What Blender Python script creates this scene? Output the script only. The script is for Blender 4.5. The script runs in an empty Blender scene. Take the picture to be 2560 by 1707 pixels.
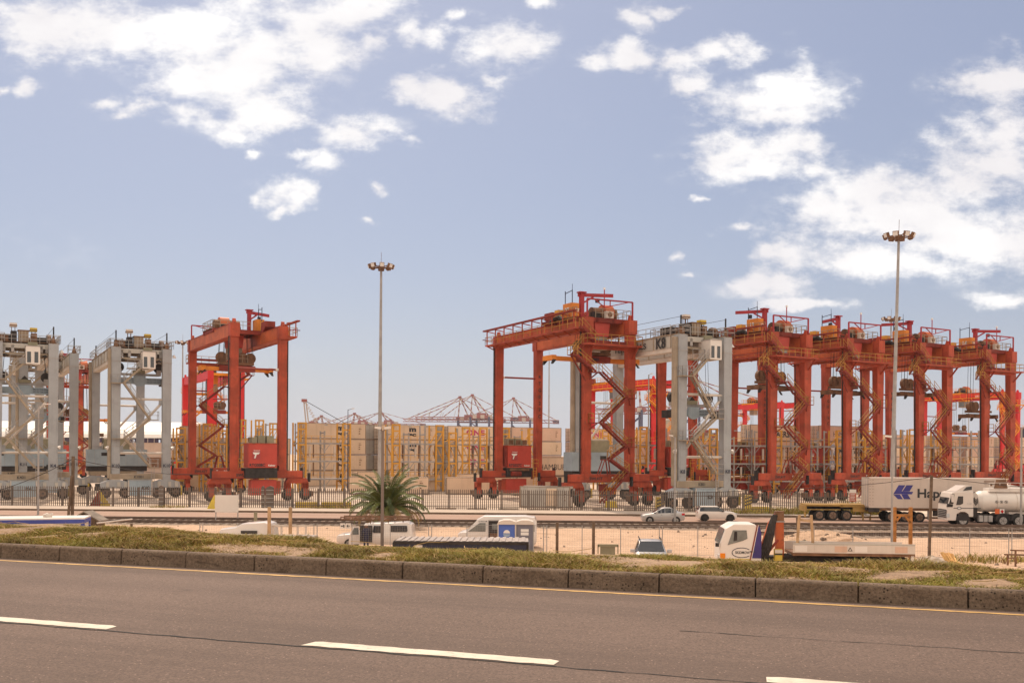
import bpy, math, random
import numpy as np
from mathutils import Vector, Matrix

R = math.radians
random.seed(7)
SC = bpy.context.scene
COL = SC.collection

# ------------------------------------------------------------------ camera
FPX, HORX, HORY, ROLL, CAMZ = 2489.0, 1280.0, 1129.0, 0.006, 6.6
cam_d = bpy.data.cameras.new("camera")
cam_d.sensor_width = 36.0
cam_d.lens = FPX / 2560 * 36.0
cam_d.shift_y = (HORY - 853.5) / 2560
cam_d.clip_start, cam_d.clip_end = 0.1, 9000
cam = bpy.data.objects.new("camera", cam_d)
COL.objects.link(cam)
cam.matrix_world = (Matrix.Translation((0, 0, CAMZ)) @ Matrix.Rotation(R(90), 4, 'X') @ Matrix.Rotation(ROLL, 4, 'Z'))
SC.camera = cam
SC.view_settings.view_transform = 'Standard'
SC.view_settings.look = 'None'
SC.view_settings.gamma = 1
SC.view_settings.exposure = 0.55
SC.cycles.max_bounces = 6
SC.cycles.transparent_max_bounces = 8

# ------------------------------------------------------------------ sun and sky
SUN_EL, SUN_AZ = 52.0, -18.0          # azimuth measured from +Y towards +X
sun_d = bpy.data.lights.new("sun", 'SUN')
sun_d.energy, sun_d.angle, sun_d.color = 2.7, R(0.5), (1.0, 0.83, 0.65)
sun = bpy.data.objects.new("sun", sun_d)
COL.objects.link(sun)
sdir = Vector((math.sin(R(SUN_AZ)) * math.cos(R(SUN_EL)), math.cos(R(SUN_AZ)) * math.cos(R(SUN_EL)), math.sin(R(SUN_EL))))
sun.rotation_euler = (-sdir).to_track_quat('-Z', 'Y').to_euler()

W = bpy.data.worlds.new("World")
SC.world = W
W.use_nodes = True
NT = W.node_tree
NT.nodes.clear()


def nd(t, typ, **kw):
    n = t.nodes.new(typ)
    for k, v in kw.items():
        if k.startswith('i_'):
            key = k[2:]
            n.inputs[int(key) if key.isdigit() else key].default_value = v
        else:
            setattr(n, k, v)
    return n


def mth(t, op, a, b=None, c=None):
    n = t.nodes.new('ShaderNodeMath')
    n.operation = op
    for i, x in enumerate((a, b, c)):
        if x is None:
            continue
        if isinstance(x, (int, float)):
            n.inputs[i].default_value = x
        else:
            t.links.new(x, n.inputs[i])
    return n.outputs[0]


def vmth(t, op, a, b=None):
    n = t.nodes.new('ShaderNodeVectorMath')
    n.operation = op
    for i, x in enumerate((a, b)):
        if x is None:
            continue
        if isinstance(x, tuple):
            n.inputs[i].default_value = x
        else:
            t.links.new(x, n.inputs[i])
    return n.outputs['Value'] if op in ('DOT_PRODUCT', 'LENGTH') else n.outputs[0]


def mixc(t, fac, a, b, blend='MIX'):
    n = t.nodes.new('ShaderNodeMix')
    n.data_type = 'RGBA'
    n.blend_type = blend
    n.clamp_factor = True
    for i, x in ((0, fac), (6, a), (7, b)):
        if isinstance(x, (int, float)):
            n.inputs[i].default_value = x
        elif isinstance(x, tuple):
            n.inputs[i].default_value = x if len(x) == 4 else (*x, 1)
        else:
            t.links.new(x, n.inputs[i])
    return n.outputs[2]


def sstep(t, x, lo, hi):
    n = t.nodes.new('ShaderNodeMapRange')
    n.interpolation_type = 'SMOOTHSTEP'
    t.links.new(x, n.inputs[0])
    n.inputs[1].default_value, n.inputs[2].default_value = lo, hi
    return n.outputs[0]


tc = nd(NT, 'ShaderNodeTexCoord')
dirv = tc.outputs['Generated']
sky = nd(NT, 'ShaderNodeTexSky')
sky.sky_type = 'NISHITA'
sky.sun_disc = False
sky.sun_elevation = R(SUN_EL)
sky.sun_rotation = R(SUN_AZ % 360)
sky.air_density, sky.dust_density, sky.ozone_density = 1.0, 1.6, 1.0
sep = nd(NT, 'ShaderNodeSeparateXYZ')
NT.links.new(dirv, sep.inputs[0])
ysafe = mth(NT, 'MAXIMUM', sep.outputs[1], 0.02)
gx = mth(NT, 'DIVIDE', sep.outputs[0], ysafe)
gz = mth(NT, 'DIVIDE', sep.outputs[2], ysafe)
cmb = nd(NT, 'ShaderNodeCombineXYZ')
NT.links.new(gx, cmb.inputs[0])
NT.links.new(gz, cmb.inputs[1])
P0 = cmb.outputs[0]
# warp the cloud coordinates so that edges break up
nz = nd(NT, 'ShaderNodeTexNoise', i_Scale=9.0, i_Detail=5.0, i_Roughness=0.6)
NT.links.new(P0, nz.inputs['Vector'])
wv = vmth(NT, 'SUBTRACT', nz.outputs['Color'], (0.5, 0.5, 0.5))
wv = vmth(NT, 'MULTIPLY', wv, (0.10, 0.055, 0))
PW = vmth(NT, 'ADD', P0, wv)
# cumulus groups: centre and radii of each puff as tangents of the viewing direction
PUFFS = [(90, 45, 150, 52), (250, 85, 190, 66), (420, 75, 220, 90), (570, 120, 210, 105), (700, 70, 150, 85), (800, 22, 90, 55),
         (500, 190, 140, 60), (570, 240, 120, 55), (640, 255, 62, 40), (470, 285, 105, 26), (530, 305, 38, 26), (740, 130, 62, 46),
         (20, 200, 32, 14), (88, 196, 38, 22), (245, 245, 50, 17), (312, 262, 55, 17), (275, 274, 42, 12),
         (868, 85, 40, 26), (945, 62, 55, 34), (1000, 72, 40, 30), (1155, 115, 90, 42), (1060, 40, 34, 12),
         (1000, 205, 105, 36), (1055, 228, 66, 32), (930, 190, 44, 20), (1130, 178, 54, 15), (810, 300, 88, 36), (885, 300, 66, 26), (950, 312, 40, 15),
         (680, 350, 56, 17), (740, 370, 56, 28), (570, 350, 22, 12), (640, 440, 62, 36), (592, 450, 22, 22), (690, 440, 32, 22), (640, 482, 28, 14),
         (885, 425, 22, 15), (848, 495, 22, 12), (1440, 130, 100, 34), (1350, 142, 32, 28), (1560, 130, 66, 20), (1640, 120, 95, 30), (1690, 108, 44, 30),
         (1455, 40, 52, 22), (1530, 12, 66, 20), (1230, 20, 34, 16), (1600, 190, 42, 26), (1700, 232, 80, 40), (1795, 200, 110, 66), (1830, 168, 62, 40), (1740, 260, 105, 30),
         (1660, 365, 70, 30), (1755, 352, 155, 46), (1700, 390, 80, 28), (1850, 340, 72, 34), (1870, 390, 52, 30),
         (2050, 500, 230, 86), (2000, 450, 130, 50), (2200, 545, 230, 62), (1950, 590, 150, 38), (2100, 605, 190, 38), (2280, 520, 130, 62), (1880, 480, 70, 40),
         (2290, 360, 150, 82), (2200, 405, 84, 46), (2340, 300, 84, 62), (2250, 192, 84, 40), (2325, 165, 84, 52),
         (1760, 657, 92, 30), (1850, 700, 120, 15), (1545, 580, 22, 16), (1590, 625, 34, 11), (1700, 505, 28, 11), (1610, 440, 24, 10), (1780, 580, 50, 20), (2300, 680, 90, 20)]
field = None
for (bx, by, rx, ry) in PUFFS:
    k = 1.0884 / FPX
    c = ((bx * 1.0884 - HORX) / FPX, (HORY - by * 1.0884) / FPX, 0)
    d = vmth(NT, 'SUBTRACT', PW, c)
    d = vmth(NT, 'MULTIPLY', d, (1 / (rx * k * 1.24), 1 / (ry * k * 1.30), 0))
    wgt = 0.72 + 0.28 * min(1, (rx * ry) ** .5 / 70)
    d = mth(NT, 'SUBTRACT', wgt, vmth(NT, 'LENGTH', d))
    field = d if field is None else mth(NT, 'SMOOTH_MAX', field, d, 0.3)
field = mth(NT, 'MAXIMUM', field, -0.9)
st = vmth(NT, 'MULTIPLY', P0, (1.0, 1.7, 1.0))
n2 = nd(NT, 'ShaderNodeTexNoise', i_Scale=20.0, i_Detail=10.0, i_Roughness=0.66)
NT.links.new(st, n2.inputs['Vector'])
n3 = nd(NT, 'ShaderNodeTexNoise', i_Scale=5.0, i_Detail=6.0, i_Roughness=0.55)
NT.links.new(st, n3.inputs['Vector'])
nm = nd(NT, 'ShaderNodeTexNoise', i_Scale=13.0, i_Detail=3.0, i_Roughness=0.5)
NT.links.new(st, nm.inputs['Vector'])
er = mth(NT, 'ADD', mth(NT, 'MULTIPLY', mth(NT, 'SUBTRACT', n2.outputs[0], 0.5), 4.6), mth(NT, 'MULTIPLY', mth(NT, 'SUBTRACT', nm.outputs[0], 0.5), 2.6))
dens = sstep(NT, mth(NT, 'ADD', field, mth(NT, 'MULTIPLY', er, 0.56)), -0.14, 0.80)
veil = mth(NT, 'MULTIPLY', sstep(NT, field, -0.45, 0.45), mth(NT, 'MULTIPLY', sstep(NT, n2.outputs[0], 0.42, 0.72), 0.6))
dens = mth(NT, 'MAXIMUM', dens, veil)
wisp = mth(NT, 'MULTIPLY', sstep(NT, mth(NT, 'ADD', mth(NT, 'MULTIPLY', n3.outputs[0], 0.8), mth(NT, 'MULTIPLY', n2.outputs[0], 0.35)), 0.66, 0.95), 0.2)
dens = mth(NT, 'MAXIMUM', dens, wisp)
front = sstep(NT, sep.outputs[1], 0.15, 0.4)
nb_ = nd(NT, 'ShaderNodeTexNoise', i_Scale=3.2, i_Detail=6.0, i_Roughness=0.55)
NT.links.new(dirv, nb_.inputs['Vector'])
back = mth(NT, 'MULTIPLY', sstep(NT, nb_.outputs[0], 0.34, 0.56), sstep(NT, sep.outputs[2], -0.02, 0.12))  # cloud cover out of view, added to raise the fill light
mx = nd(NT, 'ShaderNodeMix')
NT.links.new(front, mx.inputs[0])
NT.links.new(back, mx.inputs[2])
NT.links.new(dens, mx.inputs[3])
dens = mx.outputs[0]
# clear sky: Nishita, lifted by bright haze that thickens towards the horizon
el = mth(NT, 'MAXIMUM', sep.outputs[2], 0.0)
hz = mth(NT, 'POWER', mth(NT, 'SUBTRACT', 1.0, mth(NT, 'MINIMUM', el, 1.0)), 15.0)
base = mixc(NT, 0.52, sky.outputs[0], (3.95, 4.2, 5.75))
base = mixc(NT, mth(NT, 'MULTIPLY', hz, 0.8), base, (7.1, 7.2, 7.9))
shade = sstep(NT, n3.outputs[0], 0.35, 0.7)
ccol = mixc(NT, shade, (9.0, 8.7, 8.9), (11.0, 10.8, 10.7))
# unseen clouds behind and above the camera, brightened and warmed as added fill light
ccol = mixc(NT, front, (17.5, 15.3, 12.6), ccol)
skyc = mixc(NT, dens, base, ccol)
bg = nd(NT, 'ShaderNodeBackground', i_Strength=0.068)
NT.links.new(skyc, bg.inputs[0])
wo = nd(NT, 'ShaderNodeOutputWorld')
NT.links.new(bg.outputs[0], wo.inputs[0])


# ------------------------------------------------------------------ helpers
def at(x, y, Y):
    """a point of the place: a direction of the photograph followed to the depth Y"""
    u, v = (x - HORX) / FPX, (HORY - y) / FPX
    c, s = math.cos(ROLL), math.sin(ROLL)
    return Vector(((u * c - v * s) * Y, Y, CAMZ + (u * s + v * c) * Y))


def gx_at(x, Y):
    return at(x, HORY, Y).x


def s2l(c):
    return tuple((v / 255 / 12.92) if v / 255 <= .04045 else ((v / 255 + .055) / 1.055) ** 2.4 for v in c)


MATS = {}


def mat(name, rgb, rough=0.6, metal=0.0, var=0.18, scale=0.6, rust=0.0, rustc=(0.13, 0.055, 0.025), streak=0.0, bump=0.0, bscale=8.0, spec=0.35, coat=0.0, detail=5.0, dust=None):
    if name in MATS:
        return MATS[name]
    m = bpy.data.materials.new(name)
    m.use_nodes = True
    t = m.node_tree
    b = t.nodes['Principled BSDF']
    tcn = nd(t, 'ShaderNodeTexCoord')
    n = nd(t, 'ShaderNodeTexNoise', i_Scale=scale, i_Detail=detail, i_Roughness=0.6)
    t.links.new(tcn.outputs['Object'], n.inputs['Vector'])
    f = sstep(t, n.outputs[0], 0.28, 0.72)
    col = mixc(t, f, tuple(max(0, c * (1 - var)) for c in rgb), tuple(min(1, c * (1 + var)) for c in rgb))
    if streak:
        mp = nd(t, 'ShaderNodeMapping')
        mp.inputs['Scale'].default_value = (2.2, 2.2, 0.12)
        t.links.new(tcn.outputs['Object'], mp.inputs[0])
        n4 = nd(t, 'ShaderNodeTexNoise', i_Scale=1.6, i_Detail=4.0)
        t.links.new(mp.outputs[0], n4.inputs['Vector'])
        col = mixc(t, mth(t, 'MULTIPLY', sstep(t, n4.outputs[0], 0.5, 0.75), streak), col, tuple(c * 0.45 for c in rgb))
    if rust:
        n5 = nd(t, 'ShaderNodeTexNoise', i_Scale=scale * 3.5, i_Detail=7.0, i_Roughness=0.7)
        t.links.new(tcn.outputs['Object'], n5.inputs['Vector'])
        col = mixc(t, mth(t, 'MULTIPLY', sstep(t, n5.outputs[0], 0.56, 0.68), rust), col, rustc)
    if dust:
        n6 = nd(t, 'ShaderNodeTexNoise', i_Scale=scale * 9, i_Detail=3.0)
        t.links.new(tcn.outputs['Object'], n6.inputs['Vector'])
        col = mixc(t, mth(t, 'MULTIPLY', sstep(t, n6.outputs[0], 0.45, 0.7), 0.5), col, dust)
    t.links.new(col, b.inputs['Base Color'])
    b.inputs['Roughness'].default_value = rough
    b.inputs['Metallic'].default_value = metal
    b.inputs['Specular IOR Level'].default_value = spec
    if coat:
        b.inputs['Coat Weight'].default_value = coat
        b.inputs['Coat Roughness'].default_value = 0.06
    if bump:
        n7 = nd(t, 'ShaderNodeTexNoise', i_Scale=bscale, i_Detail=6.0)
        t.links.new(tcn.outputs['Object'], n7.inputs['Vector'])
        bp = nd(t, 'ShaderNodeBump', i_Strength=bump, i_Distance=0.05)
        t.links.new(n7.outputs[0], bp.inputs['Height'])
        t.links.new(bp.outputs[0], b.inputs['Normal'])
    MATS[name] = m
    return m


_TXT = {}


def text_mesh(s, bold):
    key = (s, bold)
    if key not in _TXT:
        cu = bpy.data.curves.new("txt", 'FONT')
        cu.body = s
        cu.size = 1.0
        cu.offset = bold
        cu.resolution_u = 3
        ob = bpy.data.objects.new("txt", cu)
        COL.objects.link(ob)
        dg = bpy.context.evaluated_depsgraph_get()
        me = ob.evaluated_get(dg).to_mesh()
        vs = [tuple(v.co) for v in me.vertices]
        fs = [tuple(p.vertices) for p in me.polygons]
        ob.evaluated_get(dg).to_mesh_clear()
        bpy.data.objects.remove(ob)
        bpy.data.curves.remove(cu)
        w = max([v[0] for v in vs] or [1])
        _TXT[key] = (vs, fs, w)
    return _TXT[key]


class MB:
    """collects boxes, bars, tubes, prisms and lettering; build() links them as ONE mesh object"""

    def __init__(s):
        s.v, s.f, s.m, s.mats = [], [], [], []

    def mi(s, m):
        if m not in s.mats:
            s.mats.append(m)
        return s.mats.index(m)

    def add(s, vs, fs, m):
        o = len(s.v)
        i = s.mi(m)
        s.v.extend([tuple(v) for v in vs])
        for f in fs:
            s.f.append(tuple(o + k for k in f))
            s.m.append(i)
        return s

    def box(s, x0, x1, y0, y1, z0, z1, m):
        vs = [(x0, y0, z0), (x1, y0, z0), (x1, y1, z0), (x0, y1, z0), (x0, y0, z1), (x1, y0, z1), (x1, y1, z1), (x0, y1, z1)]
        return s.add(vs, [(0, 3, 2, 1), (4, 5, 6, 7), (0, 1, 5, 4), (1, 2, 6, 5), (2, 3, 7, 6), (3, 0, 4, 7)], m)

    def bar(s, p, q, w, h, m, up=(0, 0, 1), w2=None, h2=None):
        p, q = Vector(p), Vector(q)
        d = (q - p).normalized()
        u = Vector(up)
        if abs(d.dot(u)) > 0.98:
            u = Vector((0, 1, 0)) if abs(d.y) < .9 else Vector((1, 0, 0))
        a = d.cross(u).normalized()
        b = a.cross(d).normalized()
        w2, h2 = w if w2 is None else w2, h if h2 is None else h2
        vs = []
        for c, ww, hh in ((p, w, h), (q, w2, h2)):
            for i, j in ((-1, -1), (1, -1), (1, 1), (-1, 1)):
                vs.append(c + a * (i * ww / 2) + b * (j * hh / 2))
        return s.add(vs, [(0, 3, 2, 1), (4, 5, 6, 7), (0, 1, 5, 4), (1, 2, 6, 5), (2, 3, 7, 6), (3, 0, 4, 7)], m)

    def tube(s, p, q, r, m, n=6, r2=None, cap=True):
        p, q = Vector(p), Vector(q)
        d = (q - p).normalized()
        u = Vector((0, 0, 1)) if abs(d.z) < .95 else Vector((1, 0, 0))
        a = d.cross(u).normalized()
        b = a.cross(d)
        r2 = r if r2 is None else r2
        vs = []
        for c, rr in ((p, r), (q, r2)):
            for k in range(n):
                t = 2 * math.pi * k / n
                vs.append(c + a * (math.cos(t) * rr) + b * (math.sin(t) * rr))
        fs = [(k, (k + 1) % n, n + (k + 1) % n, n + k) for k in range(n)]
        if cap:
            fs += [tuple(range(n - 1, -1, -1)), tuple(range(n, 2 * n))]
        return s.add(vs, fs, m)

    def path(s, pts, r, m, n=6):
        for a, b in zip(pts, pts[1:]):
            s.tube(a, b, r, m, n)
        return s

    def prism(s, poly, axis, a, b, m):
        """polygon (two coordinates) pushed along an axis from a to b"""
        n = len(poly)

        def p3(c, t):
            return {'x': (t, c[0], c[1]), 'y': (c[0], t, c[1]), 'z': (c[0], c[1], t)}[axis]
        vs = [p3(c, a) for c in poly] + [p3(c, b) for c in poly]
        fs = [(k, (k + 1) % n, n + (k + 1) % n, n + k) for k in range(n)] + [tuple(range(n - 1, -1, -1)), tuple(range(n, 2 * n))]
        return s.add(vs, fs, m)

    def flat(s, poly, o, ux, uy, m):
        o, ux, uy = Vector(o), Vector(ux), Vector(uy)
        return s.add([o + ux * c[0] + uy * c[1] for c in poly], [tuple(range(len(poly)))], m)

    def text(s, txt, o, ux, uy, size, m, bold=0.02, center=False, width=None):
        vs, fs, w = text_mesh(txt, bold)
        o, ux, uy = Vector(o), Vector(ux), Vector(uy)
        sx = size if width is None else width / w
        off = -w / 2 if center else 0
        return s.add([o + ux * ((v[0] + off) * sx) + uy * (v[1] * size) for v in vs], fs, m)

    def rail(s, pts, m, h=1.1, step=1.6, r=0.035, mid=True):
        for a, b in zip(pts, pts[1:]):
            a, b = Vector(a), Vector(b)
            n = max(1, int(round((b - a).length / step)))
            for k in range(n + 1):
                p = a.lerp(b, k / n)
                s.bar(p, p + Vector((0, 0, h)), r * 1.6, r * 1.6, m)
            for hh in ((h, h * .52) if mid else (h,)):
                s.bar(a + Vector((0, 0, hh)), b + Vector((0, 0, hh)), r * 1.7, r * 1.7, m)
        return s

    def build(s, name, parent=None, loc=None, smooth=False, bevel=0.0):
        me = bpy.data.meshes.new(name)
        me.from_pydata(s.v, [], s.f)
        for m in s.mats:
            me.materials.append(m)
        me.polygons.foreach_set('material_index', s.m)
        if smooth:
            me.polygons.foreach_set('use_smooth', [True] * len(s.f))
        me.update()
        o = bpy.data.objects.new(name, me)
        COL.objects.link(o)
        if smooth:
            mod = o.modifiers.new('edges', 'EDGE_SPLIT')
            mod.split_angle = R(38)
        if bevel:
            mod = o.modifiers.new('bevel', 'BEVEL')
            mod.width, mod.segments, mod.limit_method = bevel, 2, 'ANGLE'
        if parent:
            o.parent = parent
        if loc is not None:
            o.location = loc
        return o


def tag(o, label=None, cat=None, group=None, kind=None):
    if label:
        o['label'] = label
    if cat:
        o['category'] = cat
    if group:
        o['group'] = group
    if kind:
        o['kind'] = kind
    return o


def thing(name, label, cat, loc=(0, 0, 0), rz=0.0, group=None):
    o = bpy.data.objects.new(name, None)
    COL.objects.link(o)
    o.empty_display_size = 0.3
    o.location = loc
    o.rotation_euler = (0, 0, rz)
    return tag(o, label, cat, group)


def struct(o):
    o['kind'] = 'structure'
    return o


def copy_thing(o, loc, rz, label, parent=None):
    c = o.copy()
    COL.objects.link(c)
    if parent is None:
        c.location = loc
        c.rotation_euler = (0, 0, rz)
        c['label'] = label
    else:
        c.parent = parent
    for ch in list(o.children):
        copy_thing(ch, None, None, None, c)
    return c


# ------------------------------------------------------------------ materials
M_RED = mat('faded_red_paint', (0.36, 0.056, 0.024), 0.62, var=0.30, scale=0.45, streak=0.35, rust=0.6)
M_ORED = mat('orange_red_paint', (0.47, 0.105, 0.034), 0.6, var=0.22, scale=0.4, rust=0.6, streak=0.3)
M_DRED = mat('dark_red_paint', (0.22, 0.030, 0.018), 0.7, var=0.3, scale=0.6, rust=0.4)
M_JIB = mat('crimson_paint', (0.32, 0.022, 0.028), 0.55, var=0.15)
M_BRED = mat('bright_red_paint', (0.58, 0.020, 0.022), 0.5, var=0.1)
M_HOUSE = mat('clean_red_paint', (0.45, 0.055, 0.036), 0.5, var=0.1, scale=0.8, streak=0.1)
M_YEL = mat('yellow_paint', (0.62, 0.31, 0.045), 0.6, var=0.15, rust=0.2)
M_OCH = mat('ochre_handrail_paint', (0.40, 0.19, 0.040), 0.65, var=0.2, rust=0.4)
M_AMB = mat('amber_paint', (0.72, 0.26, 0.012), 0.55, var=0.12)
M_ORG = mat('orange_paint', (0.62, 0.20, 0.025), 0.6, var=0.18, rust=0.3)
M_BRN = mat('brown_steel', (0.17, 0.085, 0.045), 0.75, var=0.35, scale=1.2, rust=0.5)
M_DRK = mat('dark_grease', (0.035, 0.028, 0.026), 0.8, var=0.4, scale=1.5)
M_TYRE = mat('tyre_rubber', (0.022, 0.020, 0.019), 0.9, var=0.3, scale=2.0)
M_RIM = mat('rim_steel', (0.16, 0.10, 0.07), 0.7, var=0.3)
M_GREY = mat('pale_grey_paint', (0.335, 0.335, 0.34), 0.6, var=0.12, scale=0.35, streak=0.25, rust=0.2)
M_BLUEG = mat('blue_grey_paint', (0.29, 0.345, 0.385), 0.6, var=0.12, scale=0.4, streak=0.2, rust=0.15)
M_TAN = mat('dusty_tan_paint', (0.34, 0.265, 0.19), 0.7, var=0.2, scale=0.5, streak=0.25)
M_CREAMG = mat('cream_grey_paint', (0.44, 0.40, 0.35), 0.65, var=0.1, scale=0.4, streak=0.2)
M_WHITE = mat('white_paint', (0.70, 0.63, 0.57), 0.4, var=0.05, scale=0.5, spec=0.5)
M_OFFW = mat('off_white_paint', (0.60, 0.52, 0.45), 0.6, var=0.1, scale=0.5, streak=0.15)
M_LET = mat('white_lettering', (0.72, 0.68, 0.64), 0.6, var=0.1)
M_BLK = mat('black_lettering', (0.035, 0.033, 0.035), 0.6, var=0.2)
M_NAVY = mat('navy_paint', (0.026, 0.028, 0.055), 0.5, var=0.15)
M_BLUE = mat('blue_paint', (0.07, 0.13, 0.42), 0.5, var=0.12)
M_MAG = mat('magenta_lettering', (0.42, 0.045, 0.13), 0.6, var=0.15)
M_GLASS = mat('dark_glass', (0.025, 0.028, 0.034), 0.08, var=0.2, spec=0.7)
M_GLASSL = mat('pale_glass', (0.16, 0.17, 0.16), 0.12, var=0.25, scale=1.0, spec=0.8)
M_STEEL = mat('galvanised_steel', (0.34, 0.31, 0.29), 0.6, metal=0.0, var=0.2, scale=0.8, streak=0.2)
M_FENCE = mat('weathered_galvanising', (0.135, 0.100, 0.080), 0.75, var=0.25, scale=0.5)
M_WOOD = mat('weathered_timber', (0.13, 0.085, 0.055), 0.85, var=0.35, scale=2.0, streak=0.5)
M_PINE = mat('pale_timber', (0.42, 0.27, 0.15), 0.8, var=0.25, scale=2.0)
M_OLIVE = mat('olive_paint', (0.26, 0.23, 0.15), 0.75, var=0.2)
M_CHEV = mat('safety_yellow', (0.55, 0.38, 0.05), 0.7, var=0.2, rust=0.2)
# ------------------------------------------------------------------ rubber tyred gantry cranes
SPAN = 23.47
LOGO = [(-.5, .30), (.5, .30), (.30, .02), (.06, .02), (-.12, -.5), (-.30, -.5), (-.16, .02), (-.34, .02)]


def wheel_into(parent, x, y, z, r, w, n=18, tm=None):
    b = MB()
    b.tube((x, y - w / 2, z), (x, y + w / 2, z), r, tm or M_TYRE, n)
    o = b.build('wheel', parent)
    c = MB()
    for s in (-1, 1):
        c.tube((x, y + s * (w / 2 - .02), z), (x, y + s * (w / 2 + .02), z), r * .55, M_RIM, 12)
        c.tube((x, y + s * (w / 2), z), (x, y + s * (w / 2 + .06), z), r * .2, M_DRK, 8)
    return o, c


def flight(st, rl, a, b, width, m, rm, ysh=0.0):
    """one stair flight from a to b (in the sill plane), treads across y"""
    a, b = Vector(a), Vector(b)
    for s in (-1, 1):
        o = Vector((0, s * width / 2, 0))
        st.bar(a + o, b + o, .07, .26, m)
        rl.bar(a + o + Vector((0, 0, 1.05)), b + o + Vector((0, 0, 1.05)), .055, .055, rm)
        rl.bar(a + o + Vector((0, 0, .55)), b + o + Vector((0, 0, .55)), .045, .045, rm)
        n = max(2, int((b - a).length / 1.3))
        for k in range(n + 1):
            p = a.lerp(b, k / n) + o
            rl.bar(p, p + Vector((0, 0, 1.05)), .05, .05, rm)
    n = max(3, int(abs(b.z - a.z) / .24))
    for k in range(1, n):
        p = a.lerp(b, k / n)
        st.box(p.x - .13, p.x + .13, p.y - width / 2, p.y + width / 2, p.z - .02, p.z + .02, m)


def landing(st, rl, x0, x1, y0, y1, z, m, rm, sides='xX'):
    st.box(x0, x1, y0, y1, z - .1, z, m)
    P = {'y': [(x0, y0, z), (x1, y0, z)], 'Y': [(x0, y1, z), (x1, y1, z)], 'x': [(x0, y0, z), (x0, y1, z)], 'X': [(x1, y0, z), (x1, y1, z)]}
    for c in sides:
        rl.rail(P[c], rm, step=1.0)


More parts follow.
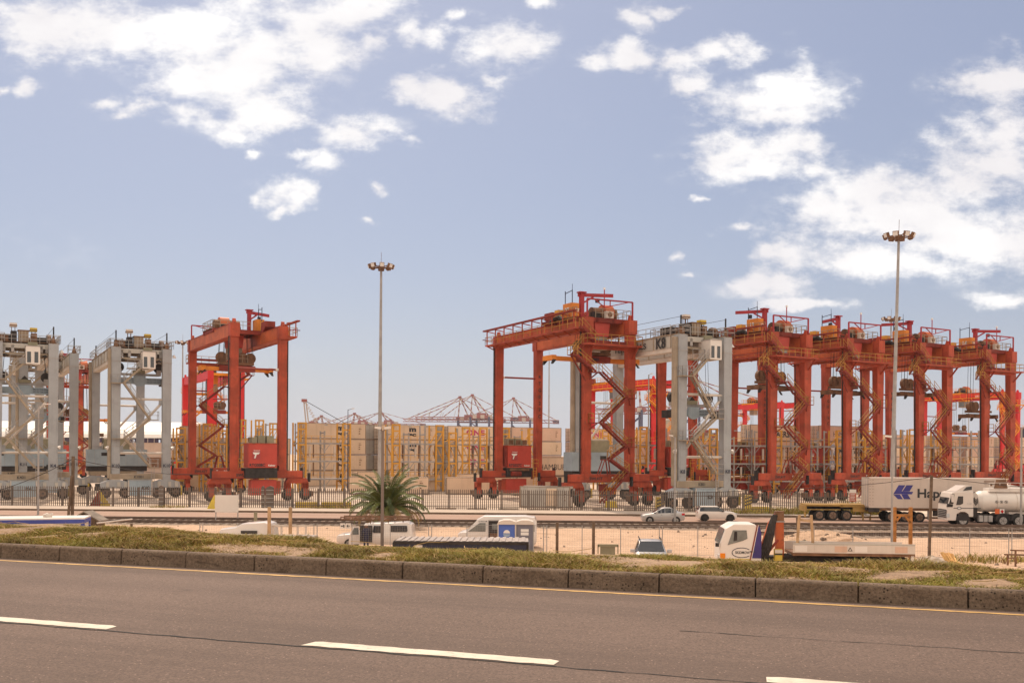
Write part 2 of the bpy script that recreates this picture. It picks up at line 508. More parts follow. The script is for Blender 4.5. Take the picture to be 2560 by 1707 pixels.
def red_crane(label, X, Y, yaw, num, group, rot=False, bright=False, ty=1.0, spz=16.3, splen=6.1, jib=2.6, box_no='', lod=0, leg_top=1.25, legnum=None):
    L = 6.4
    zs, zb, zt = 3.92, 21.25, 22.85
    c, s_ = math.cos(yaw), math.sin(yaw)
    if rot:
        X, Y = X + L * c - SPAN * s_, Y + L * s_ + SPAN * c
        yaw += math.pi
    root = thing('gantry_crane', label, 'gantry crane', (X, Y, 0), yaw, group)
    m1, m2, mr = (M_BRED, M_BRED, M_AMB) if bright else (M_RED, M_ORED, M_OCH)
    mp = M_AMB if bright else M_RED
    # sills, bogies, wheels
    for yy in (0, SPAN):
        b = MB()
        b.box(-2.7, L + 2.75, yy - .45, yy + .45, 3.0, zs, m1)
        b.box(-2.75, L + 2.8, yy - .52, yy + .52, 2.95, 3.03, M_DRED)
        for sx in (-2.72, L + 2.74):
            b.box(sx - .12, sx + .12, yy - .3, yy + .3, 2.7, 4.3, M_DRK)
        for sd in (-1, 1):
            o = yy + sd * .475
            ux = (1, 0, 0) if sd < 0 else (-1, 0, 0)
            xx = .3 if sd < 0 else L - .3
            b.text('SWL41T', (xx, o, 3.22), ux, (0, 0, 1), .52, M_BLK, .03)
            b.flat([(p[0] * .3, p[1] * .3) for p in LOGO], (xx + ux[0] * 3.3, o, 3.5), ux, (0, 0, 1), M_LET)
            b.text('Kalmar', (xx + ux[0] * 4.3, o, 3.34), ux, (0, 0, 1), .34, M_LET, .03)
        b.build('sill_beam', root)
        for cx, wx in ((-2.0, (-3.2, -.8)), (L + 1.72, (L + .68, L + 2.78))):
            b = MB()
            b.prism([(cx - 1.6, 2.25), (cx + 1.6, 2.25), (cx + 1.25, 2.95), (cx - 1.25, 2.95)], 'y', yy - .4, yy + .4, m1)
            b.box(cx - .35, cx + .35, yy - .36, yy + .36, 2.9, 3.05, M_DRED)
            for w in wx:
                b.box(w - .33, w + .33, yy - .52, yy - .36, .62, 2.35, m1)
                b.box(w - .33, w + .33, yy + .36, yy + .52, .62, 2.35, m1)
                b.box(w - .33, w + .33, yy - .52, yy + .52, 1.62, 2.3, m1)
            if not lod:
                b.box(wx[0] - .95, wx[0] - .75, yy - .4, yy + .4, .5, 1.2, M_BRN)
                b.tube((wx[0] - .7, yy - .5, 2.4), (wx[0] - .7, yy - .5, 3.6), .22, M_DRK, 8)
            bo = b.build('bogie', root)
            for w in wx:
                o, cm = wheel_into(bo, w, yy, .74, .74, .62)
                if not lod:
                    cm.build('rim', root).parent = bo
    # legs with cable ducts
    for lx in (0, L):
        for yy in (0, SPAN):
            b = MB()
            b.bar((lx, yy, zs), (lx, yy, zb + .02), 1.0, .86, m1, up=(0, 1, 0), w2=leg_top, h2=.95)
            sg = -1 if lx == 0 else 1
            if not lod:
                b.box(lx - .58, lx + .58, yy - .5, yy + .5, zs, zs + .12, m1)
                if legnum and lx == L and yy == SPAN or legnum and rot and lx == 0 and yy == 0:
                    for i, ch in enumerate(legnum):
                        b.text(ch, (lx, yy - .52, 17.2 - i * .95), (1, 0, 0), (0, 0, 1), .7, M_DRK, .02, True)
            lg = b.build('leg', root)
            b = MB()
            if lx == 0 or yy == SPAN:
                xo = lx + sg * .68
                b.bar((xo, yy + .2, zs), (xo, yy + .2, zb), .12, .16, M_DRK)
                for k in range(9):
                    b.box(min(xo, lx), max(xo, lx), yy + .1, yy + .3, 5 + k * 1.9, 5.1 + k * 1.9, M_DRK)
                b.build('cable_duct', lg)
    # girders
    for lx in (0, L):
        b = MB()
        b.box(lx - .48, lx + .48, -.62, SPAN + .62, zb, zt, m2)
        b.box(lx - .56, lx + .56, -.55, SPAN + .55, zb - .03, zb + .05, m1)
        b.box(lx - .56, lx + .56, -.62, SPAN + .62, zt, zt + .06, m1)
        b.box(lx - .06, lx + .06, -.5, SPAN + .5, zt + .06, zt + .2, M_DRK)
        for yy in (-.1, SPAN + .1):
            b.box(lx - .62, lx + .62, yy - .58, yy + .58, zb - .05, zt + .1, m1)
            b.prism([(-.35, zt), (.35, zt), (.18, zt + .55), (.05, zt + .8), (-.2, zt + .7)], 'x', lx - .2, lx + .2, m1) if yy < 0 else b.prism([(SPAN - .3, zt), (SPAN + .5, zt), (SPAN + .2, zt + .7), (SPAN, zt + .75)], 'x', lx - .2, lx + .2, m1)
        if bright:
            b.text(num, (lx - .5, 7.5 if not rot else 16, zb + .5), (0, -1, 0), (0, 0, 1), .8, M_LET, .02)
        b.build('girder', root)
    b = MB()
    b.tube((.5, SPAN, 17.2), (L - .5, SPAN, 17.2), .13, M_DRED, 8)
    b.tube((.5, SPAN, 17.2), (.9, SPAN, 17.2), .2, M_LET, 8)
    b.build('tie_rod', root)
    b = MB()
    b.box(.4, L - .4, -.3, .3, zb - 1.3, zb - 1.0, M_DRED)
    b.build('tie_beam', root)
    # walkway along the outer girder
    b, r = MB(), MB()
    x0, x1 = -1.75, -.6
    b.box(x0, x1, -.4, SPAN + .9, zb + .25, zb + .42, mp)
    for k in range(10):
        yy = .2 + k * (SPAN + .3) / 9
        b.bar((x0, yy, zb + .3), (-.5, yy, zb - .2), .1, .14, mp)
        if not bright:
            b.bar((x0 + .1, yy, zb + .4), (x0 + .1, yy, zt + .75), .13, .13, mp)
            b.bar((x0 + .1, yy, zt + .75), (-.4, yy, zt + .55), .11, .11, mp)
    if not bright:
        b.bar((x0 - .05, -.4, zt + .85), (x0 - .05, SPAN + 1.2, zt + .85), .42, .2, M_DRED)
    b.bar((x0 - .3, SPAN + 1.1, zt - .4), (x0 + 1.2, SPAN + 1.1, zt - .4), .1, .1, M_DRED)
    r.rail([(x0, -.4, zb + .42), (x0, SPAN + .9, zb + .42), (x1, SPAN + .9, zb + .42)], mr, step=1.9)
    wk = b.build('walkway', root)
    r.build('handrail', wk)
    # near platform and access stairs
    b, r = MB(), MB()
    yo = -1.15
    zp = 19.7
    b.box(-1.0, L + .55, yo - .75, -.5, zp - .22, zp, mp)
    b.bar((0, -.5, zp - 1.6), (0, yo - .6, zp - .2), .16, .2, mp)
    b.bar((L, -.5, zp - 1.6), (L, yo - .6, zp - .2), .16, .2, mp)
    b.bar((.4, -.5, zp - .4), (L - .4, -.5, zp - .4), .3, .36, mp)
    r.rail([(-1.0, -.5, zp), (-1.0, yo - .75, zp), (L + .55, yo - .75, zp), (L + .55, -.5, zp)], mr, step=1.2)
    pl = b.build('service_platform', root)
    r.build('handrail', pl)
    b, r = MB(), MB()
    w = .75
    ms = M_DRED if not bright else M_AMB
    flight(b, r, (1.6, yo, .5), (L - 1.0, yo, 4.15), w, ms, mr)
    landing(b, r, L - 1.0, L + .2, yo - w / 2, yo + w / 2 + .2, 4.15, ms, mr, 'X')
    flight(b, r, (L - 1.1, yo, 4.15), (2.7, yo, 5.75), w, ms, mr)
    landing(b, r, 1.6, 2.7, yo - w / 2, yo + w / 2, 5.75, ms, mr, '')
    for sx in (-1, 1):
        for oy in (-.3, .3):
            b.bar((2.1 + sx * .25, yo + oy, 5.7), (2.1 + sx * .75, yo + oy + .3, 3.9), .12, .12, ms)
    zz = [(2.6, 5.75), (L - 1.3, 7.3), (1.5, 10.2), (L - 1.3, 13.3), (1.4, 16.3)]
    for k in range(4):
        flight(b, r, (zz[k][0], yo, zz[k][1]), (zz[k + 1][0], yo, zz[k + 1][1]), w, ms, mr)
        xx, z = zz[k + 1]
        if k % 2 == 0:
            landing(b, r, xx, xx + 1.3, yo - w / 2, yo + w / 2 + .25, z, ms, mr, 'XY')
            b.bar((L - .2, -.4, z - .9), (L - .9, yo, z - .1), .14, .14, ms)
        else:
            landing(b, r, xx - 1.4, xx, yo - w / 2, yo + w / 2 + .25, z, ms, mr, 'xY')
            b.bar((.2, -.4, z - .9), (.9, yo, z - .1), .14, .14, ms)
    flight(b, r, (.5, yo, 16.3), (-2.2, yo, 18.2), w, ms, mr)
    landing(b, r, -3.1, -2.1, yo - w / 2, yo + w / 2, 18.2, ms, mr, 'xy')
    b.bar((-.3, -.4, 15.2), (-2.8, yo, 18.1), .14, .14, ms)
    flight(b, r, (-2.2, yo + .8, 18.2), (-.8, yo + .8, 19.7), w, ms, mr)
    flight(b, r, (1.0, yo + .3, 19.7), (-1.3, yo + .3, 21.7), w, ms, mr)
    stt = b.build('access_stair', root)
    r.build('handrail', stt)
    # machine house on the far sill
    if not bright:
        hx0, hx1 = 1.05, 4.75
        y0, y1 = SPAN - 1.05, SPAN + 1.35
        b = MB()
        b.box(hx0, hx1, y0, y1, 4.35, 7.45, M_HOUSE)
        b.box(hx0 - .04, hx1 + .04, y0 - .04, y1 + .04, 7.4, 7.52, M_RED)
        b.box(hx0 - .35, hx0, y0 + .2, y1 - .2, 4.6, 7.3, M_DRED)
        for sd, yy in ((1, y0 - .03), (-1, y1 + .03)):
            ux = Vector((sd, 0, 0))
            xs = hx0 if sd > 0 else hx1
            b.text('RTG' + num, (xs + sd * .1, yy, 4.5), ux, (0, 0, 1), .55, M_BLK, .03, width=2.05)
            b.text('Kalmar', (xs + sd * 2.55, yy, 4.55), ux, (0, 0, 1), .32, M_LET, .03)
            b.flat([(p[0] * .95, p[1] * .95) for p in LOGO], (xs + sd * .98, yy - sd * .01, 6.05), ux, (0, 0, 1), M_LET)
            b.text('TRANSNET', (xs + sd * .62, yy, 6.5), ux, (0, 0, 1), .17, M_LET, .02)
            b.flat([(0, 0), (1.0, 0), (1.0, 1.2), (0, 1.2)], (xs + sd * .5, yy + sd * .012, 5.4), ux, (0, 0, 1), mat('dull_maroon_panel', (.34, .05, .05), .6))
        h = b.build('machine_house', root)
        for k, xx in enumerate((1.3, 2.45, 3.5)):
            b = MB()
            b.box(xx, xx + (.95 if k < 2 else .7), y0 + .5, y1 - .5, 7.54, 8.5 - (.2 if k == 2 else 0), M_OLIVE)
            b.box(xx + .08, xx + .8, y0 + .46, y0 + .5, 7.65, 8.3, M_BRN)
            b.build('air_conditioner', h)
        b = MB()
        b.box(.95, 5.1, y0 + .1, y1 - .1, 3.0, 4.3, M_DRK)
        b.box(1.3, 4.4, y0 - .1, y0 + .2, 3.9, 4.25, M_BRN)
        b.tube((1.5, y0 - .1, 3.5), (3.0, y0 - .1, 3.5), .35, M_DRED, 10)
        b.box(4.9, 5.3, y0, y0 + .3, 2.7, 3.9, M_DRED)
        b.build('generator_set', root)
        b = MB()
        b.box(.9, 4.2, SPAN - .7, SPAN + .7, .75, 2.75, M_HOUSE)
        b.box(.3, .95, SPAN - .6, SPAN + .6, .9, 2.6, M_RED)
        b.build('fuel_tank', root)
        b = MB()
        for sx in (-.25, .25):
            b.bar((5.2 + sx, y0 - .3, .8), (5.2 + sx, y0 - .3, 4.4), .06, .06, M_YEL)
        for k in range(10):
            b.bar((4.95, y0 - .3, 1 + k * .36), (5.45, y0 - .3, 1 + k * .36), .05, .05, M_YEL)
        b.rail([(4.75, y0 - .4, 4.4), (5.7, y0 - .4, 4.4), (5.7, y1, 4.4)], M_YEL)
        b.build('ladder', root)
        b = MB()
        b.box(3.2, 4.0, -.8, .5, 1.5, 2.3, M_ORG)
        b.box(2.2, 3.0, -.4, .5, 1.1, 2.7, M_DRED)
        b.build('cable_reel_box', root)
    # trolley
    tz = zt - .2
    tr = MB()
    tr.box(-.7, L + .7, ty, ty + .45, tz, tz + .55, M_DRED if not bright else M_AMB)
    tr.box(-.7, L + .7, ty + 5.2, ty + 5.65, tz, tz + .55, M_DRED if not bright else M_AMB)
    for xx in (-.6, 2.0, L - 2.0, L + .2):
        tr.box(xx, xx + .4, ty, ty + 5.6, tz + .05, tz + .5, M_DRED if not bright else M_AMB)
    tr.box(-.8, L + .8, ty + .3, ty + 5.3, tz + .5, tz + .58, M_BRN)
    tr.box(-1.2, -.5, ty + 5.0, ty + 8.0, tz + .2, tz + .6, M_DRED)
    tr.prism([(ty + 6.2, tz + .1), (ty + 7.8, tz + .9), (ty + 7.8, tz + 1.7), (ty + 5.8, tz + 1.7), (ty + 5.6, tz + .6)], 'x', -.9, .5, M_DRED)
    tro = tr.build('trolley', root)
    b = MB()
    b.tube((2.6, ty + 2.1, tz + 1.35), (L - .3, ty + 2.1, tz + 1.35), .78, M_BRN, 16)
    b.tube((L - 2.3, ty + 2.05, tz + 1.4), (L - 1.0, ty + 2.05, tz + 1.4), 1.12, M_ORED, 20)
    b.box(2.2, 3.2, ty + .8, ty + 1.6, tz + .6, tz + 1.4, M_DRK)
    b.box(3.4, 5.6, ty + 3.2, ty + 4.6, tz + .6, tz + 1.3, M_DRK)
    b.build('hoist_drum', tro)
    if not bright:
        b = MB()
        b.box(-.6, .5, ty + 1.5, ty + 3.6, tz + .6, tz + 2.4, M_ORG)
        if box_no:
            b.text(box_no, (-.63, ty + 3.05, tz + 1.2), (0, -1, 0), (0, 0, 1), .95, M_LET, .03)
            b.text(box_no, (-.1, ty + 1.47, tz + 1.3), (1, 0, 0), (0, 0, 1), .6, M_LET, .03)
        b.build('machinery_box', tro)
        b = MB()
        b.box(-.6, .3, ty + 4.7, ty + 5.7, tz + .7, tz + 1.9, M_YEL)
        b.box(-.65, -.6, ty + 4.9, ty + 5.4, tz + 1.1, tz + 1.6, M_ORG)
        b.build('control_cabinet', tro)
        b = MB()
        pts = [(-1.0, ty + 5.9, tz + .3), (-1.0, ty + 5.0, tz + .75), (-1.0, ty + 3.8, tz + .8), (-1.0, ty + 3.0, tz + .35)]
        b.path(pts, .28, M_DRK, 8)
        b.build('hose', tro)
        b = MB()
        for yy in (ty + 2.0, ty + 3.7):
            b.tube((-.2, yy, tz + .6), (-.2, yy, tz + 4.1), .06, M_NAVY, 5)
        b.tube((-.2, ty + 2.0, tz + 4.0), (-.2, ty + 3.7, tz + 3.8), .05, M_NAVY, 5)
        b.tube((-.2, ty + 2.0, tz + 4.0), (-.2, ty + 2.0, tz + 4.8), .03, M_NAVY, 5)
        b.build('signal_mast', tro)
        # jib crane
        b = MB()
        jx, jy = 1.1, ty + 1.9
        b.bar((jx, jy, tz + .5), (jx, jy, tz + 3.8), .5, .5, M_JIB, up=(0, 1, 0))
        b.box(jx - .5, jx + .5, jy - .4, jy + .4, tz + 3.75, tz + 3.9, M_JIB)
        jd = Vector((math.cos(jib), math.sin(jib), 0))
        a = Vector((jx, jy, tz + 3.5))
        b.bar(a - jd * .5, a + jd * 4.0, .22, .42, M_JIB)
        b.bar(a + jd * .3 - Vector((0, 0, .9)), a + jd * 1.5 - Vector((0, 0, .2)), .16, .2, M_JIB)
        b.box(a.x + jd.x * 2 - .2, a.x + jd.x * 2 + .2, a.y + jd.y * 2 - .2, a.y + jd.y * 2 + .2, a.z - .9, a.z - .4, M_DRK)
        b.build('jib_crane', tro)
    b = MB()
    xs, xe = 1.9, L + .7
    b.rail([(xs, ty - .1, tz + .58), (xe, ty - .1, tz + .58), (xe, ty + 5.5, tz + .58), (xs, ty + 5.5, tz + .58)], M_TAN if not bright else M_AMB, step=1.0)
    b.build('handrail', tro)
    b = MB()
    b.rail([(-.8, ty - .1, tz + .58), (-.8, ty + 4.2, tz + .58)], M_TAN if not bright else M_AMB, step=1.0)
    b.build('handrail', tro)
    b = MB()
    b.box(3.6, 4.7, ty + .1, ty + .6, tz + .62, tz + 1.5, M_OFFW)
    b.tube((4.15, ty + .08, tz + 1.05), (4.15, ty + .12, tz + 1.05), .32, M_BRN, 12)
    b.build('air_conditioner', tro)
    # operator cab
    cx0, cx1 = 2.0, 4.3
    b = MB()
    b.prism([(cx0, zt - .1), (cx1, zt - .1), (cx1 - .25, zb - .3), (cx0 + .2, zb - .3)], 'y', ty + .3, ty + 2.6, M_HOUSE if not bright else M_AMB)
    b.box(cx0 + .2, cx1 - .25, ty + .5, ty + 2.4, zb - 1.9, zb - .3, M_TAN)
    cb = b.build('operator_cab', tro)
    b = MB()
    b.box(cx0 + .35, cx1 - .4, ty + .46, ty + .52, zb - 1.6, zb - .45, M_GLASSL)
    b.box(cx0 + .17, cx0 + .22, ty + .7, ty + 2.2, zb - 1.7, zb - .45, M_GLASSL)
    b.build('window', cb)
    # goal post carrying the cable and the lightning rod
    if not bright:
        b = MB()
        for xx in (-.1, L + .1):
            b.bar((xx, -.35, zt - .4), (xx, -.35, 25.2), .17, .17, M_JIB)
        b.bar((-.1, -.35, 25.2), (L + .1, -.35, 25.2), .17, .17, M_JIB)
        b.bar((1.0, -.35, 25.15), (2.4, -.35, 24.3), .1, .1, M_JIB)
        b.bar((2.4, -.35, 24.3), (L - .5, -.35, 25.15), .1, .1, M_JIB)
        b.bar((3.2, -.35, 24.5), (3.2, -.35, 25.2), .1, .1, M_JIB)
        b.tube((2.35, -.35, 24.3), (2.35, -.35, 26.5), .07, M_JIB, 5)
        b.box(2.25, 2.45, -.45, -.25, 26.45, 26.7, M_LET)
        b.build('cable_gantry', root)
    # spreader on its ropes
    my = ty + 2.8
    cxm = L / 2
    b = MB()
    hw = splen / 2
    b.box(cxm - hw, cxm + hw, my - .45, my + .45, spz - .95, spz - .45, M_BRN if splen < 7 else M_ORG)
    for e in (-1, 1):
        b.box(cxm + e * hw - .3, cxm + e * hw + .3, my - 1.2, my + 1.2, spz - 1.0, spz - .4, M_BRN if splen < 7 else M_ORG)
        for oy in (-1.1, 1.1):
            b.prism([(cxm + e * hw - .2, spz - .9), (cxm + e * (hw + .35), spz - 1.5), (cxm + e * (hw + .15), spz - 1.5), (cxm + e * hw - e * .3, spz - 1.0)], 'y', my + oy - .12, my + oy + .12, M_DRK)
    if splen > 7:
        b.box(cxm - 2.6, cxm + 2.4, my - .62, my + .62, spz - 1.0, spz - .2, M_DRED)
        b.text('BROMMA', (cxm - 1.4, my - .64, spz - .8), (1, 0, 0), (0, 0, 1), .5, M_NAVY, .03)
    sp = b.build('spreader', root)
    b = MB()
    b.box(cxm - 2.4, cxm + 2.4, my - .7, my + .7, spz - .1, spz + .25, M_BRN)
    b.box(cxm - 2.8, cxm + 2.8, my - .2, my + .2, spz - .45, spz - .3, M_DRK)
    for ex in (-2.0, 2.0, -.9):
        b.tube((cxm + ex, my - .25, spz + .9), (cxm + ex, my + .25, spz + .9), .78, M_BRN, 14)
        b.box(cxm + ex - .35, cxm + ex + .35, my - .35, my + .35, spz + .1, spz + .9, M_BRN)
    b.rail([(cxm - 1.5, my + .7, spz + .25), (cxm + 1.5, my + .7, spz + .25)], M_TAN, step=.8)
    b.build('headblock', sp)
    b = MB()
    for ex in (-2.4, -1.7, 1.7, 2.4):
        for oy in (-.25, .25):
            b.tube((cxm + ex, my + oy, spz + .9), (cxm + ex * .9, my + oy, tz + .2), .035, M_DRK, 4, cap=False)
    b.build('hoist_rope', sp)
    return root


E1 = (math.cos(R(30)), math.sin(R(30)))
G_RED = 'orange red gantry cranes parked in a row'
red_crane('orange red gantry crane marked RTG027C, nearest of the row beside the palm', 8.93, 120.9, R(27.6), '027C', G_RED, ty=1.0, spz=18.9, splen=12.3, jib=-.35, box_no='27', leg_top=1.1, legnum='RTG027C')
red_crane('orange red gantry crane with 13 on its orange box, right behind the grey K8 crane', 35.03, 134.5, R(30.5), '013C', G_RED, ty=.6, spz=16.4, jib=2.2, box_no='13', leg_top=1.4, legnum='RTG013C')
red_crane('orange red gantry crane between crane 13 and the tall floodlight mast', 47.45, 141.2, R(29.6), '007C', G_RED, ty=.8, spz=16.2, jib=1.3, box_no='', leg_top=1.45, legnum='RTG007C')
red_crane('orange red gantry crane standing behind the blue logo of the white truck container', 59.77, 146.3, R(30.2), '015C', G_RED, ty=.7, spz=16.3, jib=2.1, box_no='', leg_top=1.45, legnum='RTG015C')
red_crane('orange red gantry crane with 16 on its orange box, last of the row at right', 73.68, 155.3, R(29.2), '016C', G_RED, ty=.6, spz=13.4, jib=-.5, box_no='16', leg_top=1.45, legnum='RTG016C')
red_crane('orange red gantry crane marked RTG008C, alone beside the grey cranes', -35.96, 128.35, R(30.2), '008C', 'single orange red gantry crane', rot=True, ty=9.5, spz=18.6, splen=9.4, jib=-2.6, leg_top=1.05, legnum='RTG008C')
G_BR = 'bright red gantry cranes with amber walkways in the back'
red_crane('bright red gantry crane with amber platform seen through crane RTG008C', -62.6, 206, R(30), 'LR08', G_BR, rot=True, bright=True, ty=10, spz=15.5, splen=12.2, lod=1)
red_crane('bright red gantry crane marked LR09 seen behind crane RTG027C', 31.3, 221, R(30.6), 'LR09', G_BR, bright=True, ty=17, spz=12, splen=6.1, lod=1, legnum=None)
red_crane('bright red gantry crane with amber beam far behind crane 13', 86, 318, R(30), 'LR11', G_BR, rot=True, bright=True, ty=6, spz=12, splen=6.1, lod=1)
red_crane('bright red gantry crane marked LR13 behind the last crane at the right edge', 127, 258, R(30), 'LR13', G_BR, bright=True, ty=12, spz=13, splen=12.2, lod=1)
red_crane('orange red gantry crane half hidden behind the grey cranes at left', -92.5, 204, R(30), '004C', 'orange red gantry crane among the grey ones', rot=False, ty=2, spz=13.5, splen=12.2, jib=1.0, lod=1)


# ------------------------------------------------------------------ grey gantry cranes
def grey_crane(label, X, Y, yaw, num, ty=.3, spz=16.0, word=False, lod=0):
    L = 6.6
    zs, zb, zt = 3.3, 19.0, 20.45
    root = thing('gantry_crane', label, 'gantry crane', (X, Y, 0), yaw, 'old pale grey gantry cranes')
    for yy in (0, SPAN):
        b = MB()
        b.box(-.75, L + .4, yy - .45, yy + .45, 2.55, zs, M_TAN)
        b.text(num + '01', (L * .35, yy - .47, 2.72), (1, 0, 0), (0, 0, 1), .5, M_BLK, .02)
        b.build('sill_beam', root)
        for cx in (0.0, L):
            b = MB()
            b.prism([(cx - 2.0, 1.35), (cx + 1.9, 1.35), (cx + 1.7, 2.2), (cx + .6, 2.5), (cx - .8, 2.5), (cx - 1.9, 2.1)], 'y', yy - .45, yy + .45, M_GREY)
            for k in (-1.2, .2, 1.1):
                b.box(cx + k, cx + k + .4, yy - .6, yy - .45, 1.5, 2.2, M_CREAMG)
            b.box(cx - 2.5, cx - 2.0, yy - .3, yy + .3, 1.0, 2.0, M_DRK)
            b.box(cx + 1.9, cx + 2.1, yy - .5, yy + .5, .3, 1.6, M_CHEV)
            for k in range(3):
                b.add([(cx + 2.11, yy - .5 + k * .35, .4), (cx + 2.11, yy - .3 + k * .35, .4), (cx + 2.11, yy - .1 + k * .3, 1.4), (cx + 2.11, yy - .3 + k * .3, 1.4)], [(0, 1, 2, 3)], M_BLK)
            bo = b.build('bogie', root)
            for w in (-1.25, 1.25):
                o, cm = wheel_into(bo, cx + w, yy, .75, .75, .6)
                cm.build('rim', root).parent = bo
    for lx in (0, L):
        for yy in (0, SPAN):
            b = MB()
            z0 = zs if lx == 0 else 2.3
            b.bar((lx, yy, z0), (lx, yy, zt), 1.05, .95, M_GREY, up=(0, 1, 0), w2=1.2, h2=1.05)
            b.box(lx - .56, lx + .56, yy - .53, yy + .53, 7.0, 7.06, M_STEEL)
            b.box(lx - .63, lx + .63, yy - .58, yy + .58, zb - .45, zb - .38, M_STEEL)
            b.text(num, (lx, yy - .56, 4.2), (1, 0, 0), (0, 0, 1), .6, M_NAVY, .02, True)
            lg = b.build('leg', root)
            if lx == 0:
                b = MB()
                b.box(lx - .98, lx - .6, yy - .25, yy + .45, zs - .6, zt - .3, M_TAN)
                b.build('cable_duct', lg)
            b = MB()
            b.tube((lx, yy, zt), (lx, yy, zt + 1.0), .36, M_BRN, 4, .12)
            b.tube((lx, yy, zt + 1.0), (lx, yy, zt + 2.3), .1, M_DRK, 6)
            b.rail([(lx - .8, yy - .7, zt), (lx + .8, yy - .7, zt), (lx + .8, yy + .7, zt), (lx - .8, yy + .7, zt), (lx - .8, yy - .7, zt)], M_STEEL, step=1.2)
            b.build('mast', lg)
    for lx in (0, L):
        b = MB()
        b.box(lx - .5, lx + .5, -.3, SPAN + .3, zb, zt, M_CREAMG)
        b.box(lx - .42, lx + .42, -.2, SPAN + .2, zb - .5, zb, M_OFFW)
        b.box(lx - .62, lx + .62, -.2, SPAN + .2, zt, zt + .1, M_TAN)
        for k in range(7):
            b.box(lx - .58, lx + .58, 1.2 + k * 3.5, 1.3 + k * 3.5, zb, zt, M_TAN)
        if word and lx == 0:
            b.text('TERMINALS', (-.64, 13.4, zb + .3), (0, -1, 0), (0, 0, 1), .95, M_BLK, .02, width=7.2)
            b.text(num, (-.64, 4.2, zb + .1), (0, -1, 0), (0, 0, 1), 1.75, M_BLK, .03)
        elif lx == 0:
            b.text('TERMINALS', (-.64, 12, zb + .5), (0, -1, 0), (0, 0, 1), .5, M_STEEL, .01)
        g = b.build('girder', root)
        b = MB()
        xo = lx - .75 if lx == 0 else lx + .75
        b.rail([(xo, 1.0, zt + .1), (xo, SPAN - .5, zt + .1)], M_STEEL, step=1.7)
        b.build('handrail', g)
        b = MB()
        b.tube((lx, .2, zt + 2.15), (lx, SPAN - .2, zt + 2.1), .025, M_DRK, 4)
        b.build('stay_wire', g)
    # braces
    for yy in (0, SPAN):
        b = MB()
        for z in (6.1, 13.5):
            b.tube((.4, yy, z), (L - .4, yy, z), .16, M_OFFW, 8)
        b.tube((.5, yy + .1, 6.6), (L - .5, yy + .1, 13.2), .17, M_OFFW, 8)
        b.box(.4, 1.0, yy - .1, yy + .2, 6.3, 7.1, M_GREY)
        b.box(L - 1.0, L - .4, yy - .1, yy + .2, 12.8, 13.6, M_GREY)
        b.build('brace', root)
    # stairs in the near frame
    b, r = MB(), MB()
    yo, w = -.95, .7
    fl = [(4.4, 4.2), (1.0, 8.1), (4.3, 10.7), (.9, 15.6), (3.0, 17.65)]
    for k in range(4):
        flight(b, r, (fl[k][0], yo, fl[k][1]), (fl[k + 1][0], yo, fl[k + 1][1]), w, M_TAN, M_STEEL)
        xx, z = fl[k + 1]
        if k % 2 == 0:
            landing(b, r, xx - 1.6, xx, yo - w / 2, yo + w / 2 + .3, z, M_TAN, M_STEEL, 'xy')
        else:
            landing(b, r, xx, xx + 1.1, yo - w / 2, yo + w / 2 + .3, z, M_TAN, M_STEEL, 'Xy')
    for sx in (-.2, .2):
        b.bar((4.7 + sx, yo, .8), (4.7 + sx, yo, 4.4), .06, .06, M_STEEL)
    for k in range(11):
        b.bar((4.5, yo, 1 + k * .3), (4.9, yo, 1 + k * .3), .05, .05, M_STEEL)
    landing(b, r, 4.2, 5.4, yo - w / 2, yo + w / 2 + .3, 4.2, M_TAN, M_STEEL, 'Xy')
    st = b.build('access_stair', root)
    r.build('handrail', st)
    # trolley with its machinery
    tz = zt - .7
    b = MB()
    for yy in (ty, ty + 2.2, ty + 4.6):
        b.box(.52, L - .52, yy, yy + .4, tz, tz + .6, M_CREAMG if yy == ty else M_TAN)
        b.box(.52, L - .52, yy + .05, yy + .35, tz - .85, tz - .6, M_TAN)
    for xx in (.6, 1.6, 3.4, 5.0, L - .95):
        b.box(xx, xx + .35, ty, ty + 5, tz - .5, tz + .4, M_STEEL)
    b.box(-.45, L + .45, ty + .3, ty + 4.8, zt + .12, zt + .2, M_BRN)
    b.box(.52, L - .52, ty + .3, ty + 4.8, tz + .55, tz + .63, M_BRN)
    tro = b.build('trolley', root)
    b = MB()
    b.tube((.0, ty + 1.6, tz + 1.25), (2.2, ty + 1.6, tz + 1.25), .6, M_DRK, 12)
    b.box(.2, 1.3, ty + .7, ty + 2.4, tz + .63, tz + 1.7, M_BRN)
    b.box(1.6, 2.3, ty + .8, ty + 2.2, tz + .63, tz + 2.3, M_DRK)
    b.tube((4.4, ty + 1.6, tz + 1.2), (L + .2, ty + 1.6, tz + 1.2), .5, M_DRK, 12)
    b.tube((L - .7, ty + 1.6, tz + 1.25), (L - .2, ty + 1.6, tz + 1.25), .85, M_BRN, 16)
    b.box(4.0, 4.7, ty + .8, ty + 2.0, tz + .63, tz + 2.1, M_BRN)
    b.box(.3, 2.2, ty + 2.6, ty + 4.2, tz + .63, tz + 1.9, M_DRK)
    b.box(4.6, 6.2, ty + 2.8, ty + 4.4, tz + .63, tz + 1.6, M_DRK)
    b.tube((2.6, ty + 3.4, tz + 1.2), (4.4, ty + 3.4, tz + 1.2), .55, M_BRN, 12)
    b.build('hoist_drum', tro)
    b = MB()
    b.box(2.5, 3.7, ty + .8, ty + 2.0, tz + .6, tz + 2.35, M_TAN)
    b.box(2.4, 3.8, ty + .7, ty + 2.1, tz + 2.35, tz + 2.47, M_BRN)
    for xx in (2.7, 3.13, 3.5):
        b.box(xx - .03, xx + .03, ty + .77, ty + .8, tz + .7, tz + 2.3, M_BRN)
    b.build('control_cabinet', tro)
    b = MB()
